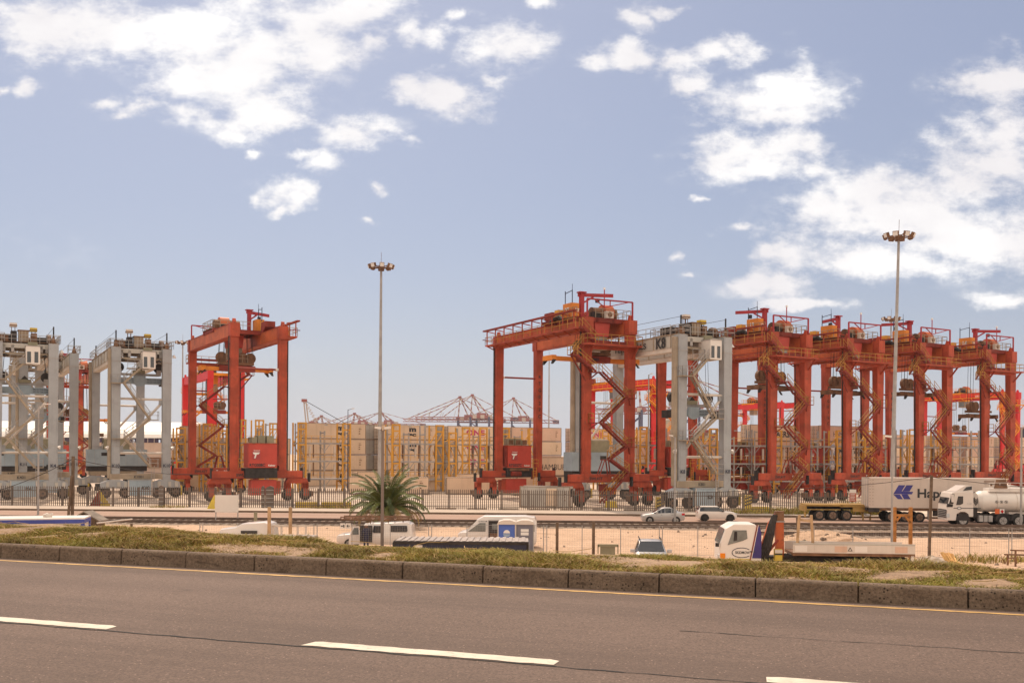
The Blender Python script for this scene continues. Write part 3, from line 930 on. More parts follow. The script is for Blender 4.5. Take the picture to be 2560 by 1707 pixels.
    for xx, h, m in ((1.9, 2.9, M_JIB), (4.3, 2.4, M_CHEV)):
        for o in (-.2, .2):
            b.bar((xx + o, ty + 1.2, tz + 1.6), (xx + o, ty + 1.2, tz + h), .06, .06, M_BRN)
            b.bar((xx + o, ty + 1.6, tz + 1.6), (xx + o, ty + 1.6, tz + h), .06, .06, M_BRN)
        b.prism([(xx - .42, tz + h - .05), (xx + .42, tz + h - .05), (xx + .42, tz + h + .45), (xx - .42, tz + h + .45)], 'y', ty + 1.0, ty + 1.8, M_OFFW if m is M_JIB else m)
        b.box(xx - .45, xx + .45, ty + .97, ty + 1.83, tz + h + .05, tz + h + .2, M_BRN)
    b.build('antenna_post', tro)
    b = MB()
    b.rail([(-.6, ty, tz + .63), (L + .6, ty, tz + .63), (L + .6, ty + 5, tz + .63), (-.6, ty + 5, tz + .63), (-.6, ty, tz + .63)], M_STEEL, step=1.1)
    b.build('handrail', tro)
    b = MB()
    cx0, cx1 = 3.25, 4.9
    b.box(cx0, cx1, ty - 1.7, ty + .6, 17.6, 19.9, M_WHITE)
    b.box(cx0 - .05, cx1 + .05, ty - 1.75, ty + .65, 19.9, 20.0, M_STEEL)
    b.box(cx0 + .3, cx1 - .2, ty - .2, ty + 1.0, 20.0, 20.6, M_OLIVE)
    cb = b.build('operator_cab', tro)
    for xx in (cx0 + .12, cx0 + .98):
        b = MB()
        b.box(xx, xx + .45, ty - 1.73, ty - 1.69, 17.8, 19.2, M_GLASS)
        b.build('window', cb)
    b = MB()
    b.box(cx0 - 1.8, cx0, ty - .7, ty + .6, 17.6, 17.7, M_TAN)
    b.rail([(cx0 - 1.8, ty - .7, 17.7), (cx0, ty - .7, 17.7)], M_STEEL, step=.8)
    b.build('cab_platform', tro)
    b = MB()
    for xx in (.9, L - 1.0):
        b.tube((xx, ty + .2, zb - .3), (xx, ty + .2, zb + .1), .38, M_DRK, 10, .06)
    for xx in (L + 1.0,):
        b.bar((L + .5, 0, zt - 1.0), (xx, 0, zt - .7), .07, .07, M_STEEL)
        b.tube((xx, 0, zt - 1.1), (xx, 0, zt - .7), .3, M_WHITE, 10, .06)
    for xx in (-.9, L + .9):
        b.tube((xx, -.4, 7.0), (xx - .3, -.5, 6.7), .1, M_WHITE, 8, .3)
    b.build('floodlight', root)
    # spreader
    my, cxm = ty + 2.2, L / 2
    b = MB()
    b.box(cxm - 3.0, cxm + 3.0, my - .5, my + .5, spz - 1.5, spz - .65, M_BLUEG)
    b.prism([(cxm - .8, spz - .4), (cxm + .8, spz - .4), (cxm + .8, spz - 1.5), (cxm + .3, spz - 1.85), (cxm - .3, spz - 1.85), (cxm - .8, spz - 1.5)], 'y', my - .75, my - .5, M_BLUEG)
    b.text('SWL 32.5 TONS SINGLE', (cxm + 1.0, my - .52, spz - 1.0), (1, 0, 0), (0, 0, 1), .28, M_NAVY, .02, width=1.9)
    b.text('SWL 50.0 TONS TWIN', (cxm + 1.0, my - .52, spz - 1.32), (1, 0, 0), (0, 0, 1), .28, M_NAVY, .02, width=1.8)
    for e in (-1, 1):
        b.box(cxm + e * 3.1 - .25, cxm + e * 3.1 + .25, my - 1.2, my + 1.2, spz - 1.7, spz - .8, M_DRK)
    sp = b.build('spreader', root)
    b = MB()
    b.box(cxm - 2.7, cxm + 2.7, my - .3, my + .3, spz - .35, spz - .05, M_STEEL)
    b.box(cxm - .75, cxm + .75, my - .5, my + .5, spz - .05, spz + .4, M_OLIVE)
    b.prism([(cxm - .45, spz + .4), (cxm + .45, spz + .4), (cxm, spz + .9)], 'y', my - .4, my + .4, M_DRK)
    for e in (-1, 1):
        b.tube((cxm + e * 2.6, my - .3, spz + .75), (cxm + e * 2.6, my + .3, spz + .75), .65, M_DRK, 14)
        b.box(cxm + e * 2.6 - .3, cxm + e * 2.6 + .3, my - .4, my + .4, spz - .3, spz + .5, M_STEEL)
    b.build('headblock', sp)
    b = MB()
    for ex in (-2.6, 2.6):
        for oy in (-.25, .25):
            b.tube((cxm + ex, my + oy, spz + .8), (cxm + ex * .9, my + oy, tz), .03, M_DRK, 4, cap=False)
    b.build('hoist_rope', sp)
    # machine house on the far sill, with tanks on its roof
    y0, y1 = SPAN - .6, SPAN + 1.8
    b = MB()
    b.box(-1.2, L + 1.0, y0, y1, 4.0, 6.6, M_BLUEG)
    b.box(-1.2, L + 1.0, y0 + .1, y1 - .1, 3.2, 4.0, M_DRK)
    for xx in (.8, 3.3):
        b.box(xx, xx + 1.0, y0 - .03, y0, 5.6, 6.1, M_DRK)
    for xx in (-.2, 1.9, 4.4, 6.3):
        b.box(xx, xx + .03, y0 - .02, y0, 4.1, 6.5, M_STEEL)
    h = b.build('machine_house', root)
    b = MB()
    b.box(1.2, 5.0, y0 + .3, y1 - .3, 6.6, 8.2, M_OLIVE)
    b.tube((1.2, y0 + .9, 7.9), (5.0, y0 + .9, 7.9), .55, M_TAN, 12)
    b.box(-.4, 1.2, y0 + .5, y1 - .5, 8.6, 9.1, M_BRN)
    for xx in (-.2, 1.0):
        b.bar((xx, y0 + 1, 6.6), (xx, y0 + 1, 8.7), .1, .1, M_DRK)
    b.tube((.4, y0 + 1, 9.0), (.4, y0 + 1, 10.4), .1, M_BRN, 6)
    b.build('exhaust_silencer', h)
    b = MB()
    b.box(1.6, 4.6, -.95, .3, .35, 2.5, M_BLUEG)
    b.box(1.5, 4.7, -1.0, -.95, 2.4, 2.5, M_GREY)
    for xx in (1.55, 4.55):
        b.box(xx, xx + .1, -1.0, -.9, .35, 2.45, M_OFFW)
    b.text(num, (3.3, -1.01, 1.2), (1, 0, 0), (0, 0, 1), .6, M_BLK, .03)
    b.build('battery_box', root)
    return root


grey_crane('pale grey gantry crane lettered K8 between the orange red cranes', 19.73, 116.8, R(27), 'K8', ty=.3, spz=12.5, word=True)
grey_crane('pale grey gantry crane K10 next to crane RTG008C', -53.75, 134.9, R(28.8), 'K10', ty=.2, spz=17.2)
grey_crane('pale grey gantry crane K4 cut off by the left edge', -66.5, 128.5, R(29.5), 'K4', ty=.2, spz=15.4)
grey_crane('pale grey gantry crane K11 standing farther back between K4 and K10', -69.5, 141.5, R(29), 'K11', ty=14.5, spz=12.6)
# ------------------------------------------------------------------ ground, roads, tracks
LOT_RZ = math.atan(-0.05)


def sheet(name, x0, x1, y0, y1, z, m, rz=LOT_RZ, nx=1, ny=1, amp=0.0, kind='structure'):
    b = MB()
    rnd = random.Random(3)
    vs, fs = [], []
    for j in range(ny + 1):
        for i in range(nx + 1):
            e = 0 if i in (0, nx) or j in (0, ny) else rnd.uniform(0, amp)
            vs.append((x0 + (x1 - x0) * i / nx, y0 + (y1 - y0) * j / ny, z + e))
    for j in range(ny):
        for i in range(nx):
            k = j * (nx + 1) + i
            fs.append((k, k + 1, k + nx + 2, k + nx + 1))
    b.add(vs, fs, m)
    o = b.build(name, smooth=False)
    if amp:
        o.data.polygons.foreach_set('use_smooth', [True] * len(fs))
    o.rotation_euler = (0, 0, rz)
    o['kind'] = kind
    return o


def ground_mat(name, cols, scales, rough=0.9, bump=0.3, bscale=4.0, tracks=False, fine=40.0, finev=0.12, lanes=False, pits=0.0):
    m = bpy.data.materials.new(name)
    m.use_nodes = True
    t = m.node_tree
    b = t.nodes['Principled BSDF']
    tcn = nd(t, 'ShaderNodeTexCoord')
    a = nd(t, 'ShaderNodeTexNoise', i_Scale=scales[0], i_Detail=6.0, i_Roughness=0.6)
    t.links.new(tcn.outputs['Object'], a.inputs['Vector'])
    mp = nd(t, 'ShaderNodeMapping')
    mp.inputs['Scale'].default_value = (0.25, 1.0, 1.0)
    t.links.new(tcn.outputs['Object'], mp.inputs[0])
    c = nd(t, 'ShaderNodeTexNoise', i_Scale=scales[1], i_Detail=5.0)
    t.links.new(mp.outputs[0], c.inputs['Vector'])
    col = mixc(t, sstep(t, a.outputs[0], 0.3, 0.7), cols[0], cols[1])
    col = mixc(t, mth(t, 'MULTIPLY', sstep(t, c.outputs[0], 0.55, 0.72), 0.75), col, cols[2])
    fn = nd(t, 'ShaderNodeTexNoise', i_Scale=fine, i_Detail=3.0, i_Roughness=0.7)
    t.links.new(tcn.outputs['Object'], fn.inputs['Vector'])
    k = mth(t, 'ADD', 1.0 - finev, mth(t, 'MULTIPLY', sstep(t, fn.outputs[0], 0.3, 0.7), 2 * finev))
    hs = nd(t, 'ShaderNodeHueSaturation')
    t.links.new(k, hs.inputs['Value'])
    t.links.new(col, hs.inputs['Color'])
    col = hs.outputs[0]
    if tracks:
        wv2 = nd(t, 'ShaderNodeTexWave', i_Scale=0.055, i_Distortion=9.0, i_Detail=2.0)
        wv2.inputs['Detail Scale'].default_value = 0.6
        wv2.bands_direction = 'Y'
        t.links.new(tcn.outputs['Object'], wv2.inputs['Vector'])
        col = mixc(t, mth(t, 'MULTIPLY', sstep(t, wv2.outputs['Fac'], 0.72, 0.95), 0.6), col, tuple(x * 0.42 for x in cols[0]))
    if lanes:
        # worn wheel paths, oil drips and pale stone chips
        mp3 = nd(t, 'ShaderNodeMapping')
        mp3.inputs['Scale'].default_value = (0.035, 1.15, 1.0)
        t.links.new(tcn.outputs['Object'], mp3.inputs[0])
        l1 = nd(t, 'ShaderNodeTexNoise', i_Scale=1.0, i_Detail=4.0, i_Roughness=0.65)
        t.links.new(mp3.outputs[0], l1.inputs['Vector'])
        col = mixc(t, mth(t, 'MULTIPLY', sstep(t, l1.outputs[0], 0.38, 0.66), 0.55), col, tuple(x * 0.70 for x in cols[0]))
        l2 = nd(t, 'ShaderNodeTexNoise', i_Scale=2.4, i_Detail=5.0, i_Roughness=0.7)
        t.links.new(tcn.outputs['Object'], l2.inputs['Vector'])
        col = mixc(t, mth(t, 'MULTIPLY', sstep(t, l2.outputs[0], 0.60, 0.78), 0.5), col, tuple(x * 0.55 for x in cols[0]))
        vo = nd(t, 'ShaderNodeTexVoronoi', i_Scale=26.0)
        t.links.new(tcn.outputs['Object'], vo.inputs['Vector'])
        chip = mth(t, 'LESS_THAN', vo.outputs['Distance'], 0.17)
        rnd_ = nd(t, 'ShaderNodeSeparateColor')
        t.links.new(vo.outputs['Color'], rnd_.inputs[0])
        chip = mth(t, 'MULTIPLY', chip, mth(t, 'GREATER_THAN', rnd_.outputs[0], 0.72))
        col = mixc(t, mth(t, 'MULTIPLY', chip, 0.7), col, tuple(min(1, x * 2.6) for x in cols[1]))
    if pits:
        vo = nd(t, 'ShaderNodeTexVoronoi', i_Scale=30.0)
        t.links.new(tcn.outputs['Object'], vo.inputs['Vector'])
        rnd_ = nd(t, 'ShaderNodeSeparateColor')
        t.links.new(vo.outputs['Color'], rnd_.inputs[0])
        big = nd(t, 'ShaderNodeTexNoise', i_Scale=1.1, i_Detail=2.0)
        t.links.new(tcn.outputs['Object'], big.inputs['Vector'])
        pit = mth(t, 'MULTIPLY', mth(t, 'LESS_THAN', vo.outputs['Distance'], 0.30), mth(t, 'GREATER_THAN', rnd_.outputs[0], 0.55))
        pit = mth(t, 'MULTIPLY', pit, mth(t, 'MULTIPLY', sstep(t, big.outputs[0], 0.40, 0.60), pits))
        col = mixc(t, pit, col, tuple(x * 0.22 for x in cols[0]))
    t.links.new(col, b.inputs['Base Color'])
    b.inputs['Roughness'].default_value = rough
    b.inputs['Specular IOR Level'].default_value = 0.3
    if bump:
        bp = nd(t, 'ShaderNodeBump', i_Strength=bump, i_Distance=0.02)
        bn = nd(t, 'ShaderNodeTexNoise', i_Scale=bscale, i_Detail=8.0, i_Roughness=0.7)
        t.links.new(tcn.outputs['Object'], bn.inputs['Vector'])
        t.links.new(bn.outputs[0], bp.inputs['Height'])
        t.links.new(bp.outputs[0], b.inputs['Normal'])
    return m


M_YARD = ground_mat('yard_concrete', [(0.56, 0.43, 0.33), (0.62, 0.485, 0.375), (0.36, 0.275, 0.21)], (0.08, 0.18), tracks=True, bump=0, fine=1.5, finev=.07)
M_SAND = ground_mat('sandy_soil', [(0.44, 0.285, 0.185), (0.52, 0.345, 0.23), (0.32, 0.20, 0.125)], (0.35, 0.9), bump=0.6, bscale=3.0, fine=6.0, finev=.16)
M_ASPH = ground_mat('lower_road_asphalt', [(0.31, 0.195, 0.145), (0.34, 0.22, 0.165), (0.26, 0.165, 0.12)], (0.12, 0.4), bump=0.1, fine=5.0, finev=.06)
M_PAVE = ground_mat('pavement_concrete', [(0.42, 0.33, 0.26), (0.46, 0.37, 0.30), (0.34, 0.26, 0.20)], (0.4, 0.8), bump=0.1)
M_BALL = ground_mat('track_ballast', [(0.19, 0.135, 0.10), (0.27, 0.20, 0.15), (0.12, 0.085, 0.065)], (2.0, 3.0), bump=0.8, bscale=9.0, fine=9.0, finev=.3)
M_ROAD = ground_mat('near_road_asphalt', [(0.130, 0.088, 0.068), (0.150, 0.102, 0.080), (0.112, 0.076, 0.059)], (0.5, 0.9), rough=0.85, bump=0.5, bscale=70.0, fine=55.0, finev=.34, lanes=True)
M_KERB = ground_mat('kerb_concrete', [(0.135, 0.090, 0.060), (0.185, 0.128, 0.088), (0.065, 0.042, 0.028)], (3.0, 14.0), rough=0.9, bump=0.9, bscale=35.0, fine=38.0, finev=.3, pits=.9)
M_SOIL = ground_mat('verge_soil', [(0.26, 0.165, 0.10), (0.33, 0.22, 0.14), (0.16, 0.10, 0.06)], (1.2, 2.0), bump=0.9, bscale=14.0, fine=25.0, finev=.3)
M_RAIL = mat('rail_steel', (0.10, 0.06, 0.042), 0.55, var=0.3, scale=2.0)
M_LINE = mat('road_line_white', (0.60, 0.52, 0.42), 0.7, var=0.14, scale=4.0, rust=0.5, rustc=(0.22, 0.165, 0.135))
M_LINEY = mat('road_line_yellow', (0.50, 0.30, 0.10), 0.7, var=0.2, scale=3.0, rust=0.5, rustc=(0.16, 0.115, 0.09))

sheet('ground', -1850, 1850, -40, 1650, 0.0, M_YARD, rz=0)
sheet('sand_lot', -150, 150, 22, 91.5, 0.02, M_SAND, nx=150, ny=70, amp=0.11)
sheet('lower_road', -260, 260, 93.0, 104.0, 0.008, M_ASPH)
mk = MB()
for y, dash in ((94.2, 0), (98.4, 1), (103.1, 0)):
    if dash:
        for k in range(-18, 18):
            mk.box(k * 12.0, k * 12.0 + 4, y - .06, y + .06, .012, .016, M_LINE)
    else:
        mk.box(-250, 250, y - .06, y + .06, .012, .016, M_LINE)
for k in range(-9, -3):
    mk.box(k * 7, k * 7 + 3, 96.4, 96.5, .012, .016, M_LINE)
o = mk.build('road_marking')
o.rotation_euler = (0, 0, LOT_RZ)
struct(o)
b = MB()
b.box(-260, 260, 104.0, 104.25, -.1, .2, M_KERB)
b.box(-260, 260, 104.25, 110.0, -.1, .19, M_PAVE)
o = b.build('pavement')
o.rotation_euler = (0, 0, LOT_RZ)
struct(o)
b = MB()
b.box(-260, 260, 92.2, 92.9, -.1, .1, M_SAND)
o = b.build('verge_strip')
o.rotation_euler = (0, 0, LOT_RZ)
struct(o)
for y0, xa in ((90.6, -260), (86.3, -260), (80.2, 16)):
    b = MB()
    b.prism([(y0 - 1.5, 0.02), (y0 + 1.5, 0.02), (y0 + 1.0, .16), (y0 - 1.0, .16)], 'x', xa, 260, M_BALL)
    for k in range(int((120 - max(xa, -80)) / .75)):
        xx = max(xa, -80) + k * .75
        b.box(xx, xx + .24, y0 - 1.0, y0 + 1.0, .15, .2, M_WOOD)
    for sd in (-.56, .5):
        b.box(xa, 260, y0 + sd, y0 + sd + .07, .2, .36, M_RAIL)
    o = b.build('railway_track')
    o.rotation_euler = (0, 0, LOT_RZ)
    struct(o)

# ------------------------------------------------------------------ the near road on its embankment
RZ = 5.12
TH = math.atan(0.347)
RT, RN = Vector((math.cos(TH), -math.sin(TH), 0)), Vector((math.sin(TH), math.cos(TH), 0))
RP = Vector((0, 11.1, 0))
ROADM = Matrix.Translation(RP) @ Matrix.Rotation(-TH, 4, 'Z')


def road_sd(x, y, z=RZ):
    p = at(x, y, 1.0) - Vector((0, 0, CAMZ))
    q = p * ((z - CAMZ) / p.z)
    q = Vector((q.x, q.y, 0)) - RP
    return q.dot(RT), q.dot(RN)


def on_road(o):
    o.matrix_world = ROADM
    return struct(o)


b = MB()
b.box(-70, 70, -16, 0.02, RZ - .4, RZ, M_ROAD)
on_road(b.build('near_road'))
b = MB()
dmid = -3.77


def dash(sa, sb, d, w, m, seed):
    rnd = random.Random(seed)
    n = max(6, int((sb - sa) / .08))
    up, lo = [], []
    for k in range(n + 1):
        s = sa + (sb - sa) * k / n
        e = .02 if 0 < k < n else .05
        up.append((s + rnd.uniform(-.03, .03) * (k in (0, n)), d + w / 2 + rnd.uniform(-.008, .008) - (.03 if k in (0, n) else 0)))
        lo.append((s, d - w / 2 + rnd.uniform(-.012, .012)))
    vs = [(p[0], p[1], RZ + .004) for p in up] + [(p[0], p[1], RZ + .004) for p in lo]
    b.add(vs, [(k, n + 1 + k, n + 2 + k, k + 1) for k in range(n)], m)


s1 = road_sd(245, 1578)[0]
s2a, s2b = road_sd(735, 1619)[0], road_sd(1380, 1665)[0]
s3 = road_sd(1920, 1697)[0]
dash(s1 - 3.2, s1, dmid, .17, M_LINE, 1)
dash(s2a, s2b, dmid, .17, M_LINE, 2)
dash(s3, s3 + (s2b - s2a), dmid, .17, M_LINE, 3)
for k in range(1, 8):
    dash(s1 - 3.2 - 4.6 * k, s1 - 4.6 * k, dmid, .17, M_LINE, 10 + k)
    dash(s3 + 4.6 * k, s3 + 4.6 * k + 2.2, dmid, .17, M_LINE, 30 + k)
dash(-40, 40, -.24, .07, M_LINEY, 50)
on_road(b.build('road_marking'))
b = MB()
M_SEAM = mat('tar_seam', (0.02, 0.018, 0.017), 0.9, var=0.3)
rnd = random.Random(5)
for (sa, sb, d0, ww) in ((-14, 14, dmid - .125, .022), (s2a + 2.6, 16, -2.2, .012)):
    x, d = sa, d0
    while x < sb:
        d2 = d0 + rnd.uniform(-.018, .018)
        hw = ww * rnd.uniform(.2, .75)
        b.add([(x, d - hw, RZ + .003), (x + .16, d2 - hw, RZ + .003), (x + .16, d2 + hw, RZ + .003), (x, d + hw, RZ + .003)], [(0, 1, 2, 3)], M_SEAM)
        x, d = x + .16, d2
on_road(b.build('road_seam'))
# kerb stones, one metre each
sj = road_sd(639, 1426)[0]
for k in range(-26, 24):
    b = MB()
    s0 = sj + k * 1.0
    j = random.Random(k).uniform(-.006, .006)
    b.prism([(.0 + j, RZ - .1), (.17 + j, RZ - .1), (.19 + j, RZ + .185), (.045 + j, RZ + .19), (.018 + j, RZ + .165)], 'x', s0 + .006, s0 + .994, M_KERB)
    o = b.build('kerb', bevel=.012)
    on_road(o)
# embankment
nz_ = 60
prof = [(.15, 5.25), (.45, 5.27), (.9, 5.285), (1.5, 5.28), (2.1, 5.25), (2.8, 5.12), (4.0, 4.7), (7, 3.0), (10, 1.3), (13, -.1)]


def verge_lift(s, d):
    return .12 * np.clip((-2.9 - s) / 3.2, 0, 1) * np.clip((d - .1) / 1.0, 0, 1)


vs, fs = [], []
rnd = random.Random(11)
ns = 280
for i in range(ns + 1):
    s = -70 + 140 * i / ns
    for k, (d, z) in enumerate(prof):
        e = rnd.uniform(-.035, .045) if 0 < k < 9 else 0
        vs.append((s, d + rnd.uniform(-.04, .04) * (k > 0), z + e + float(verge_lift(s, d)) * (k < 7)))
np_ = len(prof)
for i in range(ns):
    for k in range(np_ - 1):
        a = i * np_ + k
        fs.append((a, a + np_, a + np_ + 1, a + 1))
b = MB()
b.add(vs, fs, M_SOIL)
o = b.build('embankment')
o.data.polygons.foreach_set('use_smooth', [True] * len(fs))
on_road(o)


def blades(name, pts, hts, lean, width, mats_w, seed, matrix=None):
    """many single grass blades in one mesh"""
    rs = np.random.RandomState(seed)
    n = len(pts)
    ang = rs.rand(n) * 2 * np.pi
    la = rs.rand(n) * 2 * np.pi
    dx, dy = np.cos(ang), np.sin(ang)
    lx, ly = np.cos(la), np.sin(la)
    h = hts
    ln = lean * (0.4 + rs.rand(n)) * h
    w = width * (0.6 + 0.8 * rs.rand(n))
    v = np.empty((n, 5, 3))
    for k, (t, ww) in enumerate(((0, 1), (0, -1), (.55, .8), (.55, -.8), (1, 0))):
        v[:, k, 0] = pts[:, 0] + dx * w * ww + lx * ln * t * t
        v[:, k, 1] = pts[:, 1] + dy * w * ww + ly * ln * t * t
        v[:, k, 2] = pts[:, 2] + h * t * (1 - .25 * lean * t)
    me = bpy.data.meshes.new(name)
    me.vertices.add(n * 5)
    me.vertices.foreach_set('co', v.reshape(-1))
    base = (np.arange(n) * 5)[:, None]
    quad = np.concatenate([base + 0, base + 1, base + 3, base + 2], 1)
    tri = np.concatenate([base + 2, base + 3, base + 4], 1)
    loops = np.concatenate([quad, tri], 1).reshape(-1)
    me.loops.add(n * 7)
    me.loops.foreach_set('vertex_index', loops)
    starts = np.empty(n * 2, dtype=np.int32)
    starts[0::2] = np.arange(n) * 7
    starts[1::2] = np.arange(n) * 7 + 4
    me.polygons.add(n * 2)
    me.polygons.foreach_set('loop_start', starts)
    mi = rs.choice(len(mats_w), n, p=[m[1] for m in mats_w])
    return me, mi, v, o


def finish_blades(name, me, mi, mats_w):
    for m, _ in mats_w:
        me.materials.append(m)
    me.polygons.foreach_set('material_index', np.repeat(mi, 2).astype(np.int32))
    me.update(calc_edges=True)
    me.validate()
    ob = bpy.data.objects.new(name, me)
    COL.objects.link(ob)
    return ob


M_G1 = mat('grass_green', (0.215, 0.195, 0.028), 0.7, var=0.35, scale=1.5)
M_G2 = mat('grass_olive', (0.300, 0.225, 0.048), 0.75, var=0.35, scale=1.5)
M_G3 = mat('grass_straw', (0.42, 0.265, 0.105), 0.8, var=0.3, scale=1.5)
M_G4 = mat('grass_brown', (0.20, 0.115, 0.045), 0.85, var=0.3, scale=1.5)


def fbm2(x, y, seed):
    rs = np.random.RandomState(seed)
    o = np.zeros_like(x)
    amp, fr = 1.0, 0.45
    for k in range(4):
        g = rs.rand(64, 64)
        xi, yi = x * fr + 17.3 * k, y * fr + 5.1 * k
        x0, y0 = np.floor(xi).astype(int), np.floor(yi).astype(int)
        tx, ty_ = xi - x0, yi - y0
        tx, ty_ = tx * tx * (3 - 2 * tx), ty_ * ty_ * (3 - 2 * ty_)
        f = lambda a, c: g[a % 64, c % 64]
        o += amp * ((f(x0, y0) * (1 - tx) + f(x0 + 1, y0) * tx) * (1 - ty_) + (f(x0, y0 + 1) * (1 - tx) + f(x0 + 1, y0 + 1) * tx) * ty_)
        amp, fr = amp * .5, fr * 2.3
    return o / 1.875


rs = np.random.RandomState(4)
N = 260000
sx = rs.uniform(-11, 8.5, N)
dd = .17 + (rs.rand(N) ** 1.0) * 2.6
cl = fbm2(sx * 1.6, dd * 2.2 + 9, 3)
edge = np.clip((dd - .17) / .9, 0, 1)
keep = rs.rand(N) < np.clip((cl - .26 + .30 * edge) * 6.5, 0.13, 1)
sx, dd, cl = sx[keep], dd[keep], cl[keep]
zz = np.interp(dd, [p[0] for p in prof], [p[1] for p in prof])
hh = (.035 + .10 * np.clip((cl - .40) * 3.0, 0, 1)) * (.55 + .9 * rs.rand(len(sx)))
pts = np.stack([sx, dd, zz - .015 + verge_lift(sx, dd)], 1)
mw = [(M_G1, .24), (M_G2, .34), (M_G3, .22), (M_G4, .20)]
me, mi, _, _ = blades('grass', pts, hh, .9, .006, mw, 6)
gp = fbm2(sx * .9 + 40, dd * .9, 8)
mi = np.where(gp + rs.rand(len(sx)) * .35 > .78, np.where(rs.rand(len(sx)) < .7, 0, 1), mi)
og = finish_blades('grass', me, mi, mw)
og.matrix_world = ROADM
tag(og, 'dry green and straw coloured grass growing on the verge behind the kerb', 'grass', kind='stuff')
# dead runners lying over the verge
rnd = random.Random(9)
b = MB()
for k in range(70):
    s, d = rnd.uniform(-9, 8), rnd.uniform(.3, 1.8)
    a = rnd.uniform(0, 6.3)
    p = Vector((s, d, float(np.interp(d, [q[0] for q in prof], [q[1] for q in prof])) + .06 + float(verge_lift(s, d)) + rnd.uniform(-.02, .04)))
    for j in range(rnd.randint(2, 4)):
        a += rnd.uniform(-.7, .7)
        q = p + Vector((math.cos(a) * .14, math.sin(a) * .10, rnd.uniform(-.03, .03)))
        b.bar(p, q, .007, .007, M_G3)
        p = q
o = b.build('dry_runners')
o.matrix_world = ROADM
tag(o, 'pale dead grass runners strewn over the roadside verge', 'dead grass', kind='stuff')


def stones(name, label, n, area, zf, smin, smax, m, seed, matrix=None, rz=0.0):
    rs3 = np.random.RandomState(seed)
    bb = MB()
    for _ in range(n):
        x, y = rs3.uniform(area[0], area[1]), rs3.uniform(area[2], area[3])
        s = smin + (smax - smin) * rs3.rand() ** 3
        z = zf(x, y)
        q = [Vector((rs3.uniform(.6, 1) * s * math.cos(a), rs3.uniform(.5, 1) * s * math.sin(a), 0)) for a in (0, 1.3, 2.5, 3.8, 5.1)]
        top = [p * .5 + Vector((0, 0, s * rs3.uniform(.4, .9))) for p in q]
        o_ = Vector((x, y, z - s * .1))
        bb.add([o_ + p for p in q] + [o_ + p for p in top], [(k, (k + 1) % 5, 5 + (k + 1) % 5, 5 + k) for k in range(5)] + [(5, 6, 7, 8, 9)], m)
    ob_ = bb.build(name)
    if matrix is not None:
        ob_.matrix_world = matrix
    ob_.rotation_euler.z += rz
    return tag(ob_, label, 'stones', kind='stuff')


def verge_z(s, d):
    return float(np.interp(d, [q[0] for q in prof], [q[1] for q in prof])) + float(verge_lift(s, d))


stones('pebbles', 'small stones and clods on the bare patches of the verge', 420, (-10, 8, .2, 2.2), verge_z, .008, .035, M_SOIL, 5, ROADM)
stones('gravel', 'stones and clods scattered over the sandy lot', 900, (-60, 60, 52, 84), lambda x, y: .06, .04, .22, M_BALL, 8, None, LOT_RZ)
stones('gravel', 'dark gravel and debris at the foot of the embankment at right', 900, (22, 38, 50, 60), lambda x, y: .05, .03, .2, M_BALL, 9, None, LOT_RZ)


def tuft(label, x, y, Y, n, r, h, group=None):
    p = at(x, y, Y)
    rs2 = np.random.RandomState(int(x))
    an, rr = rs2.rand(n) * 6.283, r * np.sqrt(rs2.rand(n))
    pt = np.stack([np.cos(an) * rr, np.sin(an) * rr * .6, np.zeros(n)], 1)
    mw2 = [(M_G1, .35), (M_G2, .35), (M_G3, .2), (M_G4, .1)]
    me2, mi2, _, _ = blades('weed_tuft', pt, h * (.4 + .8 * rs2.rand(n)), .7, .025, mw2, int(y))
    o2 = finish_blades('weed_tuft', me2, mi2, mw2)
    o2.location = (p.x, Y, 0.03)
    tag(o2, label, 'weeds', group or 'weed tufts along the palisade fence')


# ------------------------------------------------------------------ palisade fence
fence = thing('palisade_fence', 'long weathered steel palisade fence between lower road and crane yard', 'fence', (0, 110.6, 0), math.atan(-0.055))
XS = [-66 + 2.95 * k for k in range(36)]
rnd = random.Random(2)
for i, x in enumerate(XS):
    b = MB()
    b.box(x - .05, x + .05, -.05, .05, 0, 2.35, M_FENCE)
    b.build('post', fence)
    if i < len(XS) - 1:
        b = MB()
        for z in (.45, 1.85):
            b.box(x, x + 2.95, -.025, .025, z, z + .07, M_FENCE)
        for k in range(13):
            px = x + .13 + k * .225
            h = 2.42 + rnd.uniform(-.02, .02)
            tl = rnd.uniform(-.012, .012)
            b.add([(px - .05, -.045, .12), (px + .05, -.045, .12), (px + .05 + tl, -.045, h - .12), (px + tl, -.045, h), (px - .05 + tl, -.045, h - .12),
                   (px - .05, -.03, .12), (px + .05, -.03, .12), (px + .05 + tl, -.03, h - .12), (px + tl, -.03, h), (px - .05 + tl, -.03, h - .12)],
                  [(0, 1, 2, 3, 4), (9, 8, 7, 6, 5), (0, 5, 6, 1), (1, 6, 7, 2), (2, 7, 8, 3), (3, 8, 9, 4), (4, 9, 5, 0)], M_FENCE)
        b.build('pale_panel', fence)
for n_, (x, w) in enumerate(((407, .5), (660, .3), (678, .8))):
    p = gx_at(x, 112.5)
    b = MB()
    b.box(p - w / 2, p + w / 2, 112.0, 112.35, 0, 2.45, M_FENCE)
    b.prism([(p - w / 2, 2.45), (p + w / 2, 2.45), (p, 2.6)], 'y', 112.0, 112.35, M_FENCE)
    for k in range(5):
        b.box(p - w / 2 - .02, p + w / 2 + .02, 111.96, 112.0, .3 + k * .45, .36 + k * .45, M_STEEL)
    o = b.build('gate_post')
    tag(o, ['thick weathered gate post in the palisade fence below the grey cranes', 'slim round topped gate post left of the broad mesh one', 'broad mesh covered gate post right of the white sign board'][n_], 'gate post', 'gate posts in the palisade fence')

